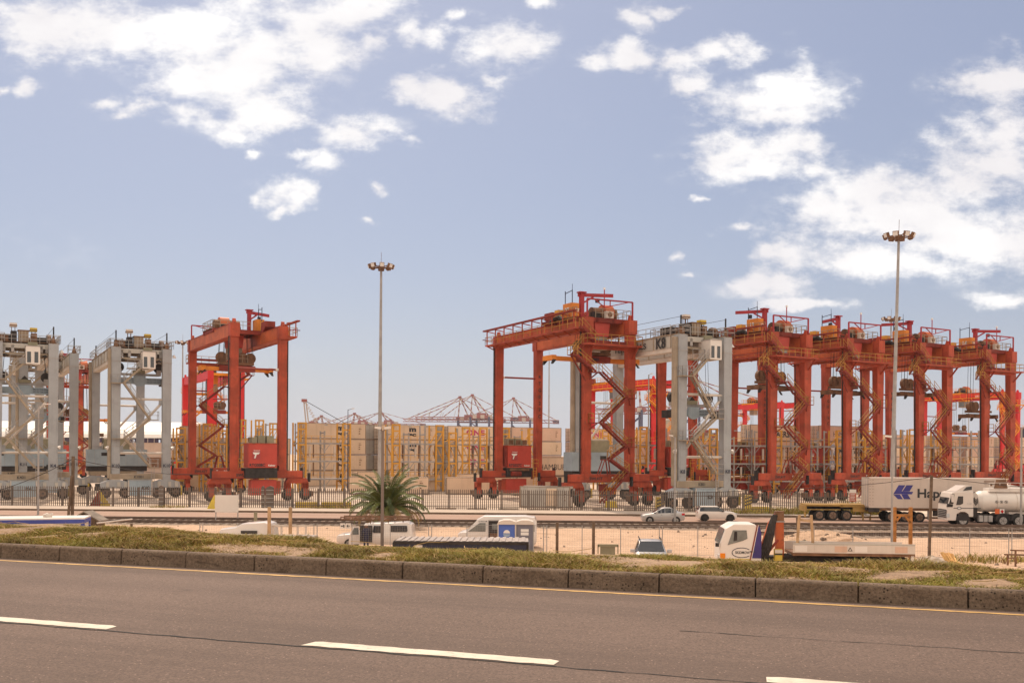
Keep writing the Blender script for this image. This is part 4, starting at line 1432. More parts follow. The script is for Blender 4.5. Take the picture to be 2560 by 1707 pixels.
# ------------------------------------------------------------------ shipping containers
M_CONT = [mat('cream_container_a', (0.66, 0.49, 0.35), 0.6, var=0.07, scale=0.25, streak=0.16, rust=0.12),
          mat('cream_container_b', (0.58, 0.425, 0.30), 0.6, var=0.08, scale=0.25, streak=0.2, rust=0.15),
          mat('pink_container', (0.58, 0.385, 0.285), 0.6, var=0.08, scale=0.25, streak=0.2, rust=0.12),
          mat('grey_container', (0.40, 0.36, 0.32), 0.65, var=0.12, scale=0.3, streak=0.35, rust=0.25)]
M_FRAME = mat('container_frame', (0.27, 0.195, 0.145), 0.65, var=0.15, scale=0.4, streak=0.3, rust=0.25)
M_STAR = mat('pale_blue_panel', (0.27, 0.34, 0.45), 0.6, var=0.1)
_CM = {}


def container_meshes(kind, body, length, height):
    key = (kind, body.name, length, height)
    if key in _CM:
        return _CM[key]
    L, Wd, H = length, 2.44, height
    b = MB()
    b.box(.12, L - .12, .03, Wd - .03, .15, H - .05, body)
    # shallow ribs on the long sides and roof
    n = int(L / .30)
    for k in range(n):
        xx = .2 + k * (L - .4) / n
        b.box(xx, xx + .16, .012, .03, .17, H - .12, body)
        b.box(xx, xx + .16, .1, Wd - .1, H - .05, H - .025, body)
    for xx in (0, L - .14):
        for yy in (0, Wd - .14):
            b.box(xx, xx + .14, yy, yy + .14, 0, H, M_FRAME)
    for yy in (0, Wd - .12):
        b.box(.14, L - .14, yy, yy + .12, 0, .16, M_FRAME)
        b.box(.14, L - .14, yy, yy + .10, H - .1, H - .004, M_FRAME)
    ux, uz = (1, 0, 0), (0, 0, 1)
    f = -.012
    if kind == 'ONE':
        b.text('ONE', (L * .34, f, H * .38), ux, uz, 1.45, M_MAG, .05, width=4.2)
        b.text('OCEAN NETWORK EXPRESS', (L * .34, f, H * .22), ux, uz, .26, M_MAG, .0, width=4.2)
    elif kind == 'MSC':
        b.text('m', (L * .52, f, H * .56), ux, uz, 1.35, M_BLK, .06, width=1.5)
        b.text('sc', (L * .52, f, H * .24), ux, uz, 1.05, M_BLK, .06, width=1.5)
    elif kind == 'MAERSK':
        b.flat([(0, 0), (1.9, 0), (1.9, 1.9), (0, 1.9)], (L * .22, f, .5), ux, uz, M_STAR)
        pts = []
        for k in range(14):
            a = math.pi / 2 + k * math.pi / 7
            r = .82 if k % 2 == 0 else .36
            pts.append((.95 + r * math.cos(a), .95 + r * math.sin(a)))
        b.flat(pts, (L * .22, f - .01, .5), ux, uz, M_LET)
        b.text('MAERSK', (L * .42, f, .75), ux, uz, 1.5, M_BLK, .03, width=5.4)
    elif kind == 'HAMBURG':
        b.text('HAMBURG SÜD', (L * .3, f, .95), ux, uz, 1.25, M_BLK, -.006, width=8.0)
        b.flat([(0, 0), (1.0, .15), (.2, .55)], (L * .955, f, 1.3), ux, uz, M_MAG)
    elif kind == 'COSCO':
        b.text('COSCO', (L * .62, f, 1.5), ux, uz, .85, M_BLK, .03, width=3.0)
        b.text('SHIPPING', (L * .62, f, .8), ux, uz, .6, M_BLK, .01, width=3.0)
    elif kind == 'PANDA':
        for (px, pz, r) in ((.0, .45, .42), (.05, -.35, .40), (-.35, .8, .16), (.35, .8, .16)):
            b.flat([(r * math.cos(a * .4189), r * math.sin(a * .4189)) for a in range(15)], (L * .78 + px, f, 1.4 + pz), ux, uz, M_BLK)
        b.flat([(.27 * math.cos(a * .4189), .22 * math.sin(a * .4189)) for a in range(15)], (L * .78, f - .01, 1.75), ux, uz, body)
    if kind != 'ONE':
        for (px, pz, w, h) in ((.9, .74, .03, .0), (.9, .62, .025, .1), (.9, .48, .02, .12), (.9, .33, .022, .13), (.93, .62, .012, .08)):
            b.flat([(0, 0), (w * L, 0), (w * L, h + .06), (0, h + .06)], (L * (px - .02), f - .002, H * pz), ux, uz, M_BRN)
    # door end at x = 0
    d = MB()
    d.box(.02, .12, .14, Wd - .14, .16, H - .1, body)
    for yy in (.45, .95, 1.5, 2.0):
        d.box(-.03, .02, yy - .025, yy + .025, .2, H - .15, M_STEEL)
        for zz_ in (.6, 1.3, 2.0):
            d.box(-.02, .02, yy - .12, yy + .12, zz_, zz_ + .08, M_BRN)
    d.box(.0, .03, Wd / 2 - .02, Wd / 2 + .02, .16, H - .1, M_DRK)
    e = MB()
    e.box(L - .12, L - .02, .14, Wd - .14, .16, H - .1, M_OFFW)
    e.box(L - .02, L, .4, Wd - .4, 1.3, H - .3, M_DRK)
    oa, od, oe = b.build('tmp_container'), d.build('tmp_door'), e.build('tmp_unit')
    r = (oa.data, od.data, oe.data)
    for q in (oa, od, oe):
        bpy.data.objects.remove(q)
    _CM[key] = r
    return r


def container(label, loc, rz, kind='plain', body=None, length=12.19, height=2.9, group=None):
    ms = container_meshes(kind, body or M_CONT[0], length, height)
    o = bpy.data.objects.new('shipping_container', ms[0])
    COL.objects.link(o)
    o.location, o.rotation_euler = loc, (0, 0, rz)
    tag(o, label, 'container', group)
    for nm_, me_ in (('door', ms[1]), ('cooling_unit', ms[2])):
        c = bpy.data.objects.new(nm_, me_)
        COL.objects.link(c)
        c.parent = o
    return o


TIER = ['bottom tier', 'second tier', 'third tier', 'top tier']
A30 = R(30)
E1v = Vector((math.cos(A30), math.sin(A30), 0))
A0 = Vector((gx_at(760, 183), 183, 0))
WORD = {'plain': 'plain', 'ONE': 'ONE lettered', 'MSC': 'MSC lettered', 'MAERSK': 'MAERSK lettered', 'HAMBURG': 'HAMBURG lettered'}
G_ST = 'stacked refrigerated containers in the terminal'


def stack(base, rz, kinds, place, bodies=(0, 1, 0, 0), length=12.19, height=2.9):
    rr = random.Random(int(base.x * 7 + base.y))
    for k, kd in enumerate(kinds):
        if kd is None:
            continue
        off = Vector((math.cos(rz), math.sin(rz), 0)) * rr.uniform(-.08, .08)
        cname = ['cream', 'tan', 'pinkish', 'grey'][bodies[k % len(bodies)]]
        container('%s %s container, %s %s' % (cname, WORD[kd], TIER[k] if len(kinds) > 1 else 'single level', place), base + off + Vector((0, 0, k * (height + .035))), rz, kd, M_CONT[bodies[k % len(bodies)]], length, height, G_ST)


row = [(-1, ['plain', 'plain', 'plain'], 'under the red machine house of RTG008C', (0, 0, 1)),
       (0, ['MSC', 'MSC', 'MSC', 'MSC'], 'left of the palm behind the first yellow rack', (1, 1, 1, 1)),
       (1, ['plain', 'plain', 'MSC', 'MSC'], 'straight behind the palm crown', (0, 1, 1, 1)),
       (2, ['plain', 'ONE', 'ONE', 'ONE'], 'beside the left leg of RTG027C', (1, 0, 0, 0)),
       (3, ['plain', 'plain', 'plain', 'plain'], 'seen between the far legs of RTG027C', (2, 2, 1, 2)),
       (4, ['plain', 'ONE', 'ONE', 'ONE'], 'behind the zigzag stair of RTG027C', (2, 2, 2, 2)),
       (5, ['plain', 'plain', 'plain', 'plain'], 'left of the grey K8 legs', (0, 1, 2, 1)),
       (6, ['plain', 'plain', 'plain'], 'inside the grey K8 frame', (2, 1, 2)),
       (7, ['plain', 'plain', 'plain', 'plain'], 'just right of the grey K8 crane', (0, 2, 1, 1)),
       (10, ['plain', 'plain', 'plain', 'plain'], 'left of the tall floodlight mast', (2, 2, 2, 1)),
       (11, ['plain', 'plain', 'plain', 'plain'], 'right of the tall floodlight mast', (2, 2, 0, 2)),
       (12, ['plain', 'MSC', 'MSC', 'plain'], 'above the black company name on the truck', (2, 2, 2, 2)),
       (13, ['plain', 'plain', 'plain', 'plain'], 'behind the legs of crane 16', (2, 0, 2, 2)),
       (14, ['plain', 'plain', 'MSC', 'plain'], 'at the right edge behind LR13', (2, 2, 2, 0))]
for i, kinds, place, bod in row:
    stack(A0 + E1v * (14.7 * i), A30, kinds, place, bod)
stack(Vector((gx_at(455, 160), 160, 0)), A30, ['plain'] * 4, 'behind the left leg of RTG008C', (0, 1, 0, 2), 6.06, 2.59)
stack(Vector((gx_at(1690, 172), 172, 0)), A30, ['plain'] * 3, 'behind the right leg of K8', (2, 2, 2))
stack(Vector((gx_at(1876, 176), 176, 0)), A30, ['plain', 'plain', 'HAMBURG', 'MAERSK'], 'behind the stair of crane 13', (2, 2, 2, 0))
stack(Vector((gx_at(2046, 180), 180, 0)), A30, ['plain', 'MAERSK', 'MAERSK', 'HAMBURG'], 'just left of the white sign board by crane RTG007C', (2, 0, 0, 2))
stack(Vector((gx_at(1292, 150), 150, 0)), R(24), ['plain', 'HAMBURG'], 'with a white roof inside RTG027C', (0, 0))
stack(Vector((gx_at(893, 176), 176, 0)), A30, ['plain', None], 'pulled forward beside the floodlight mast', (0,))
for q_, (tt, pl) in enumerate(((11.7, 'in the dark gap left of the palm'), (26.2, 'in the gap behind the yellow palm rack'), (41.0, 'in the gap behind the left leg of RTG027C'))):
    stack(A0 + E1v * tt + Vector((-math.sin(A30), math.cos(A30), 0)) * 3.2, A30, ['plain'] * 4, pl, (3, 3, 3, 3), 6.06, 2.9)  # grey bodies put the shade of the gaps into the container colour
container('long white container on the ground behind the palm fronds', Vector((gx_at(872, 151), 151, 0)), R(6), 'plain', M_CONT[0], 12.19, 2.65, 'white containers standing on the yard')
container('long white COSCO SHIPPING container behind the left wheels of RTG027C', Vector((gx_at(1116, 153), 153, 0)), R(8), 'COSCO', M_CONT[0], 12.19, 2.65, 'white containers standing on the yard')
container('long white container half hidden behind the COSCO SHIPPING one', Vector((gx_at(1068, 164), 164, 0)), R(8), 'plain', M_CONT[0], 12.19, 2.9, 'white containers standing on the yard')
o = container('old ribbed grey container with a pale door beside the wheels of RTG027C', Vector((gx_at(1300, 118.5), 118.5, 0)), R(-12), 'plain', M_CONT[3], 6.06, 2.55)
b = MB()
b.box(3.2, 4.5, -.06, .0, .25, 2.3, M_CONT[0])
for xx in (3.18, 4.46):
    b.box(xx, xx + .06, -.09, -.06, .2, 2.35, M_FRAME)
b.build('side_door', o)

# ------------------------------------------------------------------ reefer racks
G_RK = 'steel access racks beside the container stacks'


def rack(label, x0, x1, Y, towers=(), levels=(2.1, 5.0, 7.9), top=11.0, yaw=A30, yellow=True, depth=2.0, pitch=3.4):
    p = at(x0, HORY, Y)
    ppm = FPX / Y
    ln = (x1 - x0) / ppm / (math.cos(yaw) - math.sin(yaw) * (x0 - HORX) / FPX)
    root = thing('access_rack', label, 'steel rack', (p.x, Y, 0), yaw, G_RK)
    n = max(1, int(round(ln / pitch)))
    rnd2 = random.Random(int(x0))
    b = MB()
    for k in range(n + 1):
        xx = ln * k / n
        for yy in (0, depth):
            h = top - (0 if k % 2 == 0 else 1.2)
            b.box(xx - .11, xx + .11, yy - .11, yy + .11, 0, h, M_STEEL)
        b.box(xx - .09, xx + .09, 0, depth, top - 1.6, top - 1.4, M_STEEL)
        if k < n:
            b.box(xx, xx + .5, -.05, .05, top - .3, top - .1, M_STEEL)
            for z in levels:
                b.bar((xx + .1, 0, z - 1.3), (xx + 1.0, 0, z - .2), .09, .09, M_STEEL)
                b.bar((xx + ln / n - .1, 0, z - 1.3), (xx + ln / n - 1.0, 0, z - .2), .09, .09, M_STEEL)
    b.build('frame', root)
    for z in levels:
        b, r = MB(), MB()
        b.box(-.2, ln + .2, -.15, depth + .15, z - .26, z, M_STEEL)
        r.rail([(-.2, -.1, z), (ln + .2, -.1, z)], M_YEL if yellow else M_TAN, step=1.1, r=.03)
        pf = b.build('platform', root)
        r.build('handrail', pf)
    for t_ in towers:
        xx = ln * t_
        b = MB()
        m = M_YEL
        for sx in (-.65, .65):
            for yy in (-.35, depth + .3):
                b.box(xx + sx - .11, xx + sx + .11, yy - .11, yy + .11, 0, top + .1, m)
        b.box(xx - .76, xx + .76, -.48, -.22, top - .12, top + .14, m)
        z = .4
        fl = 1
        for lv in list(levels) + [top - .6]:
            b.box(xx - .65, xx + .65, -.42, -.3, lv - .5, lv - .25, m)
            b.bar((xx - .6 * fl, -.36, lv - .5), (xx + .6 * fl, -.36, z), .09, .09, m)
            b.bar((xx - .6 * fl, depth, lv - .3), (xx + .6 * fl, depth, z), .2, .12, m)
            z, fl = lv, -fl
        b.build('stair_tower', root)
    for k in range(n):
        b = MB()
        xx = ln * (k + .4) / n
        for z in levels[1:]:
            b.box(xx, xx + .3, .2, .4, z - 2.4, z - .6, M_OFFW)
            b.box(xx + .7, xx + .85, .2, .4, z - 2.5, z - .3, M_BRN)
        b.build('socket_panel', root)
    return root


rack('yellow and grey steel rack left of the palm', 748, 876, 160, (.04, .93))
rack('yellow and grey steel rack straight above the palm crown', 980, 1106, 160, (.06, .95), top=10.8)
rack('narrow yellow steel rack between the palm rack and the ONE containers', 1122, 1136, 164, (.5,), top=9.6)
rack('yellow steel rack in front of the ONE lettered containers', 1156, 1238, 170, (.08, .62), top=10.6)
rack('yellow steel rack between the far legs of RTG027C', 1252, 1350, 172, (.1, .8), top=10.6)
rack('yellow steel rack crossed by the zigzag stair of RTG027C', 1462, 1560, 172, (.5, .95), top=10.4)
rack('grey and yellow steel rack between RTG027C and K8', 1572, 1668, 158, (.35,), top=10.6)
rack('long grey steel rack with yellow tower right of K8', 1700, 1882, 158, (.2, .45), top=10.4, yaw=R(12))
rack('long grey steel rack behind the stair of crane 13', 1886, 2046, 160, (.35,), top=10.2, yaw=R(12))
rack('long grey steel rack left of the tall floodlight mast', 2060, 2216, 166, (.25, .7), top=10.4, yaw=R(12))
rack('long grey steel rack above the white truck container', 2256, 2450, 172, (.12, .52), top=10.8, yaw=R(12))
rack('grey steel rack behind the gate posts of RTG008C', 664, 716, 172, (.35,), top=11.2)
rack('yellow steel rack behind the machine house of RTG008C', 596, 652, 166, (.12, .92), top=11.6)
rack('grey steel rack just left of RTG008C', 418, 462, 158, (.75,), top=10.0)
rack('yellow steel rack between the left and middle leg of RTG008C', 512, 566, 156, (.1, .8), top=10.6)
# ------------------------------------------------------------------ floodlight masts and lamp posts
def mast(label, x, ytop, Y, n=8, r0=.26, r1=.13, lean=0.0, rad=1.5, boxes=True):
    p = at(x, ytop, Y)
    h = p.z
    root = thing('floodlight_mast', label, 'floodlight mast', (p.x - lean * h, Y, 0), 0, 'tall floodlight masts')
    root.rotation_euler = (0, math.atan(lean), 0)
    b = MB()
    z = 0
    seg = 6
    for k in range(seg):
        ra, rb = r0 + (r1 - r0) * k / seg, r0 + (r1 - r0) * (k + 1) / seg
        b.tube((0, 0, h * k / seg), (0, 0, h * (k + 1) / seg), ra, M_STEEL, 10, rb, cap=False)
    b.box(-.12, .12, -r0 - .02, -r0 + .05, .8, 1.6, M_BRN)
    b.build('pole', root)
    b = MB()
    b.tube((0, 0, h - .5), (0, 0, h + .1), .42, M_BRN, 10)
    for k in range(n):
        a = 2 * math.pi * k / n
        b.bar((0, 0, h - .1), (math.cos(a) * rad, math.sin(a) * rad, h + .1), .08, .08, M_BRN)
    for k in range(n):
        a, a2 = 2 * math.pi * k / n, 2 * math.pi * (k + 1) / n
        b.bar((math.cos(a) * rad * .8, math.sin(a) * rad * .8, h), (math.cos(a2) * rad * .8, math.sin(a2) * rad * .8, h), .07, .07, M_BRN)
    b.build('lamp_ring', root)
    for k in range(n):
        a = 2 * math.pi * (k + .25) / n
        c = Vector((math.cos(a), math.sin(a), 0))
        q = c * rad + Vector((0, 0, h + .15))
        b = MB()
        b.bar(q - c * .12, q + c * .22 - Vector((0, 0, .12)), .62, .56, M_BRN, up=(0, 0, 1))
        b.bar(q + c * .22 - Vector((0, 0, .12)), q + c * .26 - Vector((0, 0, .135)), .52, .46, M_LET, up=(0, 0, 1))
        b.build('floodlight', root)
    b = MB()
    b.tube((0, 0, h + .1), (0, 0, h + 2.0), .025, M_BRN, 4)
    b.build('lightning_rod', root)
    return root


mast('tall floodlight mast rising behind the palm', 953, 668, 135, r0=.30, r1=.15, lean=.002)
mast('tall floodlight mast rising behind the white truck container at right', 2247, 592, 116, r0=.27, r1=.14, lean=.021)
mast('floodlight mast far behind, its lamps left of the right tall mast', 2228, 798, 190, lean=.01)
mast('distant floodlight mast left of crane RTG008C', 457, 857, 232)
mast('distant floodlight mast beside the second leg of RTG027C', 1373, 896, 268)
mast('distant floodlight mast inside crane 16', 2422, 993, 440)


def lamp_post(label, x, ytop, Y, r0=.085, arm=.9, twin=False, m=None, group='street lamp posts'):
    p = at(x, ytop, Y)
    root = thing('street_lamp', label, 'street lamp', (p.x, Y, 0), 0, group)
    m = m or M_STEEL
    b = MB()
    b.tube((0, 0, 0), (0, 0, p.z), r0, m, 8, r0 * .7)
    b.box(-.1, .1, -r0 - .03, -r0, .6, 1.1, m)
    b.build('pole', root)
    for s in ((1, -1) if twin else (1,)):
        b = MB()
        b.bar((0, 0, p.z - .1), (s * arm, 0, p.z + .12), .06, .06, m)
        b.build('arm', root)
        b = MB()
        b.prism([(s * .7 * arm, p.z + .05), (s * arm + (.26 if s * arm > 0 else -.26), p.z + .1), (s * arm + (.24 if s * arm > 0 else -.24), p.z + .19), (s * .7 * arm, p.z + .17)], 'y', -.14, .14, M_WHITE)
        b.build('lamp_head', root)
    return root


lamp_post('thick brown lamp post standing in front of the palm', 957, 1076, 47, r0=.088, arm=.12, twin=True, m=mat('grey_brown_pole', (.19, .145, .12), .7, var=.15, streak=.3))
lamp_post('grey lamp post in front of the white truck container', 2231, 1096, 57, r0=.075, arm=-.12, m=M_STEEL)
lamp_post('slim grey lamp post at the left in front of crane K4', 97, 1013, 100, r0=.11, arm=.9)
lamp_post('slim lamp post on the kerb between the two silver cars', 1688, 1092, 91.6, r0=.10, arm=-.3)
lamp_post('grey lamp post cut by the right edge behind the tanker', 2554, 1068, 90, r0=.11, arm=.3)
lamp_post('thin dark lamp post rising above the MSC containers', 870, 1023, 158, r0=.07, arm=.8, m=M_NAVY)
lamp_post('thin lamp post with a dark hooked head behind RTG027C', 1622, 936, 150, r0=.12, arm=.4)


def post(name, label, cat, x, ytop, Y, w, m, lean=(0, 0), group=None, z0=0.0):
    p = at(x, ytop, Y)
    b = MB()
    b.bar((-lean[0] * 1, -lean[1], z0), (0, 0, p.z), w, w, m, up=(0, 1, 0))
    o = b.build(name, loc=(p.x, Y, 0))
    return tag(o, label, cat, group)


post('utility_pole', 'dark timber utility pole in front of the small shed', 'utility pole', 183, 1140, 62, .15, M_WOOD, (.06, 0), 'timber utility poles')
post('utility_pole', 'black leaning timber pole in front of the white container truck', 'utility pole', 2329, 1188, 60.5, .14, M_WOOD, (.13, 0), 'timber utility poles')
b = MB()
pa, pb = at(163, 1318, 62), at(183, 1188, 62)
b.bar((pa.x, 62, 0), (pb.x, 61.8, pb.z), .12, .12, M_WOOD, up=(0, 1, 0))
tag(b.build('pole_brace'), 'slanting timber strut leaning against the utility pole by the shed', 'pole strut')
for k, (x, y0) in enumerate(((1393, 1305), (1484, 1303))):
    post('timber_post', ['squat timber fence post right of the dark container roof', 'squat timber fence post left of the silver car roof'][k], 'fence post', x, y0, 61, .17, M_WOOD, group='timber posts along the sandy lot')
post('concrete_post', 'dark short post beside the white truck roof in the sandy lot', 'post', 639, 1280, 72, .2, M_OLIVE)


def wire(label, pts, sag, r=.022):
    b = MB()
    for a, c in zip(pts, pts[1:]):
        prev = a
        for k in range(1, 13):
            t = k / 12
            q = a.lerp(c, t) - Vector((0, 0, sag * 4 * t * (1 - t)))
            b.tube(prev, q, r, M_DRK, 4, cap=False)
            prev = q
    tag(b.build('overhead_wire'), label, 'wire', 'overhead wires')


wire('overhead wire from the leaning black pole over the white truck container', [at(1500, 1238, 66), at(2100, 1216, 62), at(2329, 1192, 60.5), at(2620, 1222, 62)], .05, .018)
wire('overhead wire sagging from the timber pole across the grey cranes', [at(-60, 1240, 62), at(183, 1146, 62), at(480, 1186, 80)], .25, .02)

# ------------------------------------------------------------------ warehouse, quay cranes, ship
wh = thing('warehouse', 'long pale warehouse with white curved roof behind the grey cranes', 'warehouse', (gx_at(-120, 255), 255, 0), R(3))
Lw = gx_at(452, 255) - gx_at(-120, 255)
b = MB()
b.box(0, Lw, 0, 40, 0, 8.4, mat('pale_pink_wall', (0.50, 0.375, 0.30), .8, var=.06, streak=.15))
for k in range(10):
    b.box(k * Lw / 10, k * Lw / 10 + .25, -.06, 0, 0, 8.2, M_OFFW)
b.build('wall', wh)
b = MB()
prf = [(-.6, 9.6)] + [(20 - 20.6 * math.cos(a), 9.6 + 4.6 * math.sin(a)) for a in [k * math.pi / 16 for k in range(1, 16)]] + [(40.6, 9.6)]
b.prism(prf, 'x', -.5, Lw + .5, mat('white_roof_sheet', (0.80, 0.76, 0.70), .5, var=.04, scale=.2, streak=.1))
for k in range(24):
    pass
b.build('roof', wh)
for k in range(9):
    b = MB()
    x0 = .4 + k * Lw / 9
    b.box(x0, x0 + Lw / 9 - .5, -.12, .1, 8.4, 9.6, mat('violet_dark_glass', (.06, .045, .075), .2))
    for j in range(1, 4):
        b.box(x0 + j * Lw / 36, x0 + j * Lw / 36 + .12, -.16, -.12, 8.4, 9.6, M_OFFW)
    b.build('window', wh)
b = MB()
b.box(Lw * .60, Lw * .97, -.3, 0, 2.0, 4.6, M_BRN)
b.build('loading_bay', wh)

M_SRW = mat('quay_crane_red', (0.27, 0.085, 0.075), .7, var=.2, scale=.1)
M_SWH = mat('quay_crane_white', (0.44, 0.36, 0.31), .7, var=.1, scale=.1)
M_SNV = mat('quay_crane_navy', (0.065, 0.06, 0.115), .7, var=.2, scale=.1)


def striped(b, p, q, w, n):
    p, q = Vector(p), Vector(q)
    for k in range(n):
        b.bar(p.lerp(q, k / n), p.lerp(q, (k + 1) / n), w, w, (M_SRW, M_SWH)[k % 2])


def quay_crane(label, x, yapex, Y=1300, apex=79.0, dirn=-1, reach=72, back=62):
    p = at(x, yapex, Y)
    zb_ = 47.0
    root = thing('quay_crane', label, 'quay crane', (p.x, Y, p.z - apex), 0, 'striped ship to shore quay cranes')
    d = dirn
    b = MB()
    for yy in (-9, 9):
        for xx in (0, -d * 24):
            b.bar((xx, yy, -2), (xx, yy, zb_ + 4), 2.4, 2.4, M_SNV, up=(0, 1, 0))
        b.bar((0, yy, zb_ - 3), (-d * 24, yy, zb_ - 22), 1.2, 1.2, M_SNV)
        b.bar((0, yy, 14), (-d * 24, yy, 14), 1.8, 1.8, M_SNV)
    b.build('leg_frame', root)
    b = MB()
    for k in range(6):
        b.box(-d * k * 5 if d > 0 else k * 5 - 2, (-d * k * 5 + 5) if d > 0 else k * 5 + 3, -9, 9, zb_ + 2, zb_ + 6.5, (M_SRW, M_SWH)[k % 2])
    b.box(min(-d * 8, -d * 20), max(-d * 8, -d * 20), -7, 7, zb_ + 3, zb_ + 9, M_SRW)
    b.build('machinery_house', root)
    b = MB()
    xa, xb = d * reach, -d * back
    for yy in (-3, 3):
        for z in (zb_, zb_ + 3.6):
            b.bar((xa, yy, z), (xb, yy, z), .8, .8, M_SRW)
        n = 26
        for k in range(n):
            t0, t1 = xa + (xb - xa) * k / n, xa + (xb - xa) * (k + 1) / n
            b.bar((t0, yy, zb_ + (0 if k % 2 else 3.6)), (t1, yy, zb_ + (3.6 if k % 2 else 0)), .45, .45, (M_SRW, M_SWH)[k % 2])
    b.box(min(xb, xb + d * 8), max(xb, xb + d * 8), -3, 3, zb_ - 1, zb_ + 4, M_SNV)
    b.build('boom', root)
    b = MB()
    for yy in (-3, 3):
        striped(b, (0, yy * 2, zb_ + 5), (-d * 2, yy * .4, apex), 1.1, 7)
        striped(b, (-d * 14, yy * 2, zb_ + 5), (-d * 2, yy * .4, apex), 1.1, 7)
        striped(b, (-d * 24, yy * 2, zb_ + 5), (-d * 2, yy * .4, apex), 1.5, 8)
    b.box(-d * 2 - 2, -d * 2 + 2, -2.5, 2.5, apex - 1, apex + 1.5, M_SRW)
    b.build('apex_frame', root)
    b = MB()
    for yy in (-3, 3):
        for xe in (reach * .92, reach * .5):
            striped(b, (-d * 2, yy * .4, apex), (d * xe, yy, zb_ + 3.6), .75, 16)
        striped(b, (-d * 2, yy * .4, apex), (xb * .95, yy, zb_ + 3.6), .75, 12)
    for xe in (.3, .55, .75):
        b.bar((d * reach * xe, 0, zb_ + 3), (d * reach * (xe - .03), 0, zb_ + 12), .5, .5, M_SWH)
    b.build('stay', root)
    return root


quay_crane('striped quay crane with its apex left of the tallest one', 1146, 993)
quay_crane('tallest striped quay crane left of RTG027C', 1177, 988, 1290)
quay_crane('striped quay crane framed by the two far legs of RTG027C', 1280, 996, 1310)
quay_crane('small striped quay crane apex above the first MSC containers', 807, 1040, 1500, 64, 1, 30, 30)
quay_crane('small striped quay crane apex beside the thin dark lamp post', 883, 1034, 1480, 66, -1, 50, 40)
quay_crane('small striped quay crane apex hidden partly by the tall floodlight mast', 948, 1030, 1500, 68, -1, 60, 70)
quay_crane('striped quay crane behind the legs of K8 and RTG027C', 1602, 962, 1100, 79, 1, 70, 60)
quay_crane('striped quay crane with long boom ending between cranes 13 and RTG007C', 1745, 950, 1150, 82, 1, 115, 70)
b = MB()
pa, pb = at(796, 1062, 420), at(762, 1001, 420)
for o in (-.9, .9):
    for oy in (-.9, .9):
        b.bar(pa + Vector((o, oy, -40)), pb + Vector((o * .5, oy * .5, 0)), .3, .3, M_SWH)
n = 18
pa2 = pa - Vector((0, 0, 0))
for k in range(n):
    q0, q1 = pa.lerp(pb, k / n), pa.lerp(pb, (k + 1) / n)
    s = 1 - .5 * k / n
    sg = 1 if k % 2 else -1
    b.bar(q0 + Vector((.9 * s * sg, -.9 * s, 0)), q1 + Vector((-.9 * s * sg, -.9 * s, 0)), .22, .22, M_SWH)
b.box(pb.x - 1.2, pb.x + .8, 419, 421, pb.z - .6, pb.z + .6, M_SRW)
b.tube(pb, pa + Vector((18, 0, -3)), .12, M_DRK, 4)
tag(b.build('lattice_crane'), 'slanting lattice boom of a mobile crane above the containers', 'lattice crane')
ship = thing('container_ship', 'distant ship with tan bridge and dark container stack behind K8', 'ship', (gx_at(1650, 900), 900, 0), 0)
b = MB()
x2 = gx_at(1700, 900) - gx_at(1650, 900)
b.box(0, x2 * .9, 0, 14, 0, 36, M_TAN)
b.box(x2 * .1, x2 * .6, 2, 12, 36, 41, M_OFFW)
b.box(x2 * .1, x2 * .6, 1.9, 2, 37.5, 39.5, M_DRK)
b.build('superstructure', ship)
b = MB()
b.box(-60, 130, 0, 26, -2, 14, M_BRN)
b.build('hull', ship)
xa = gx_at(1742, 900) - gx_at(1650, 900)
for i in range(7):
    for j in range(5):
        if j == 4 and i > 4:
            continue
        b = MB()
        b.box(xa + i * 2.6, xa + i * 2.6 + 2.45, 2, 14, 14 + j * 2.75, 14 + j * 2.75 + 2.6, [M_BRN, M_DRED, M_OLIVE, M_TAN][(i * 3 + j * 5) % 4])
        b.build('container', ship)
stack_d = thing('building', 'dark blocky building cut by the right edge above the containers', 'building', (gx_at(2549, 420), 420, 0), 0)
b = MB()
b.box(0, 16, 0, 10, 0, at(2549, 1071, 420).z, M_NAVY)
b.build('wall', stack_d)
b = MB()
b.box(0, 16, -.3, 10, at(2549, 1071, 420).z, at(2549, 1069, 420).z, M_BRN)
b.build('roof', stack_d)


# ------------------------------------------------------------------ things on the yard behind the fence
def wedge(label, x0, x1, ytop, Y, ma, mb_, group):
    a, c = gx_at(x0, Y), gx_at(x1, Y)
    h = at((x0 + x1) / 2, ytop, Y).z
    b = MB()
    w = c - a
    b.add([(0, 0, 0), (w * .55, -.35, 0), (w * .42, .3, h), (w * .2, .5, 0)], [(0, 1, 2), (0, 2, 3), (1, 3, 2)], ma)
    b.add([(w * .55, -.36, 0), (w, 0, 0), (w * .43, .3, h), (w * .6, .6, 0)], [(0, 1, 2), (1, 3, 2), (0, 2, 3)], mb_)
    b.flat([(w * .55, .45), (w * .68, .45), (w * .56, .8)], (0, -.42, 0), (1, 0, 0), (0, 0, 1), M_OFFW)
    o = b.build('concrete_wedge', loc=(a, Y, 0))
    tag(o, label, 'concrete block', group)


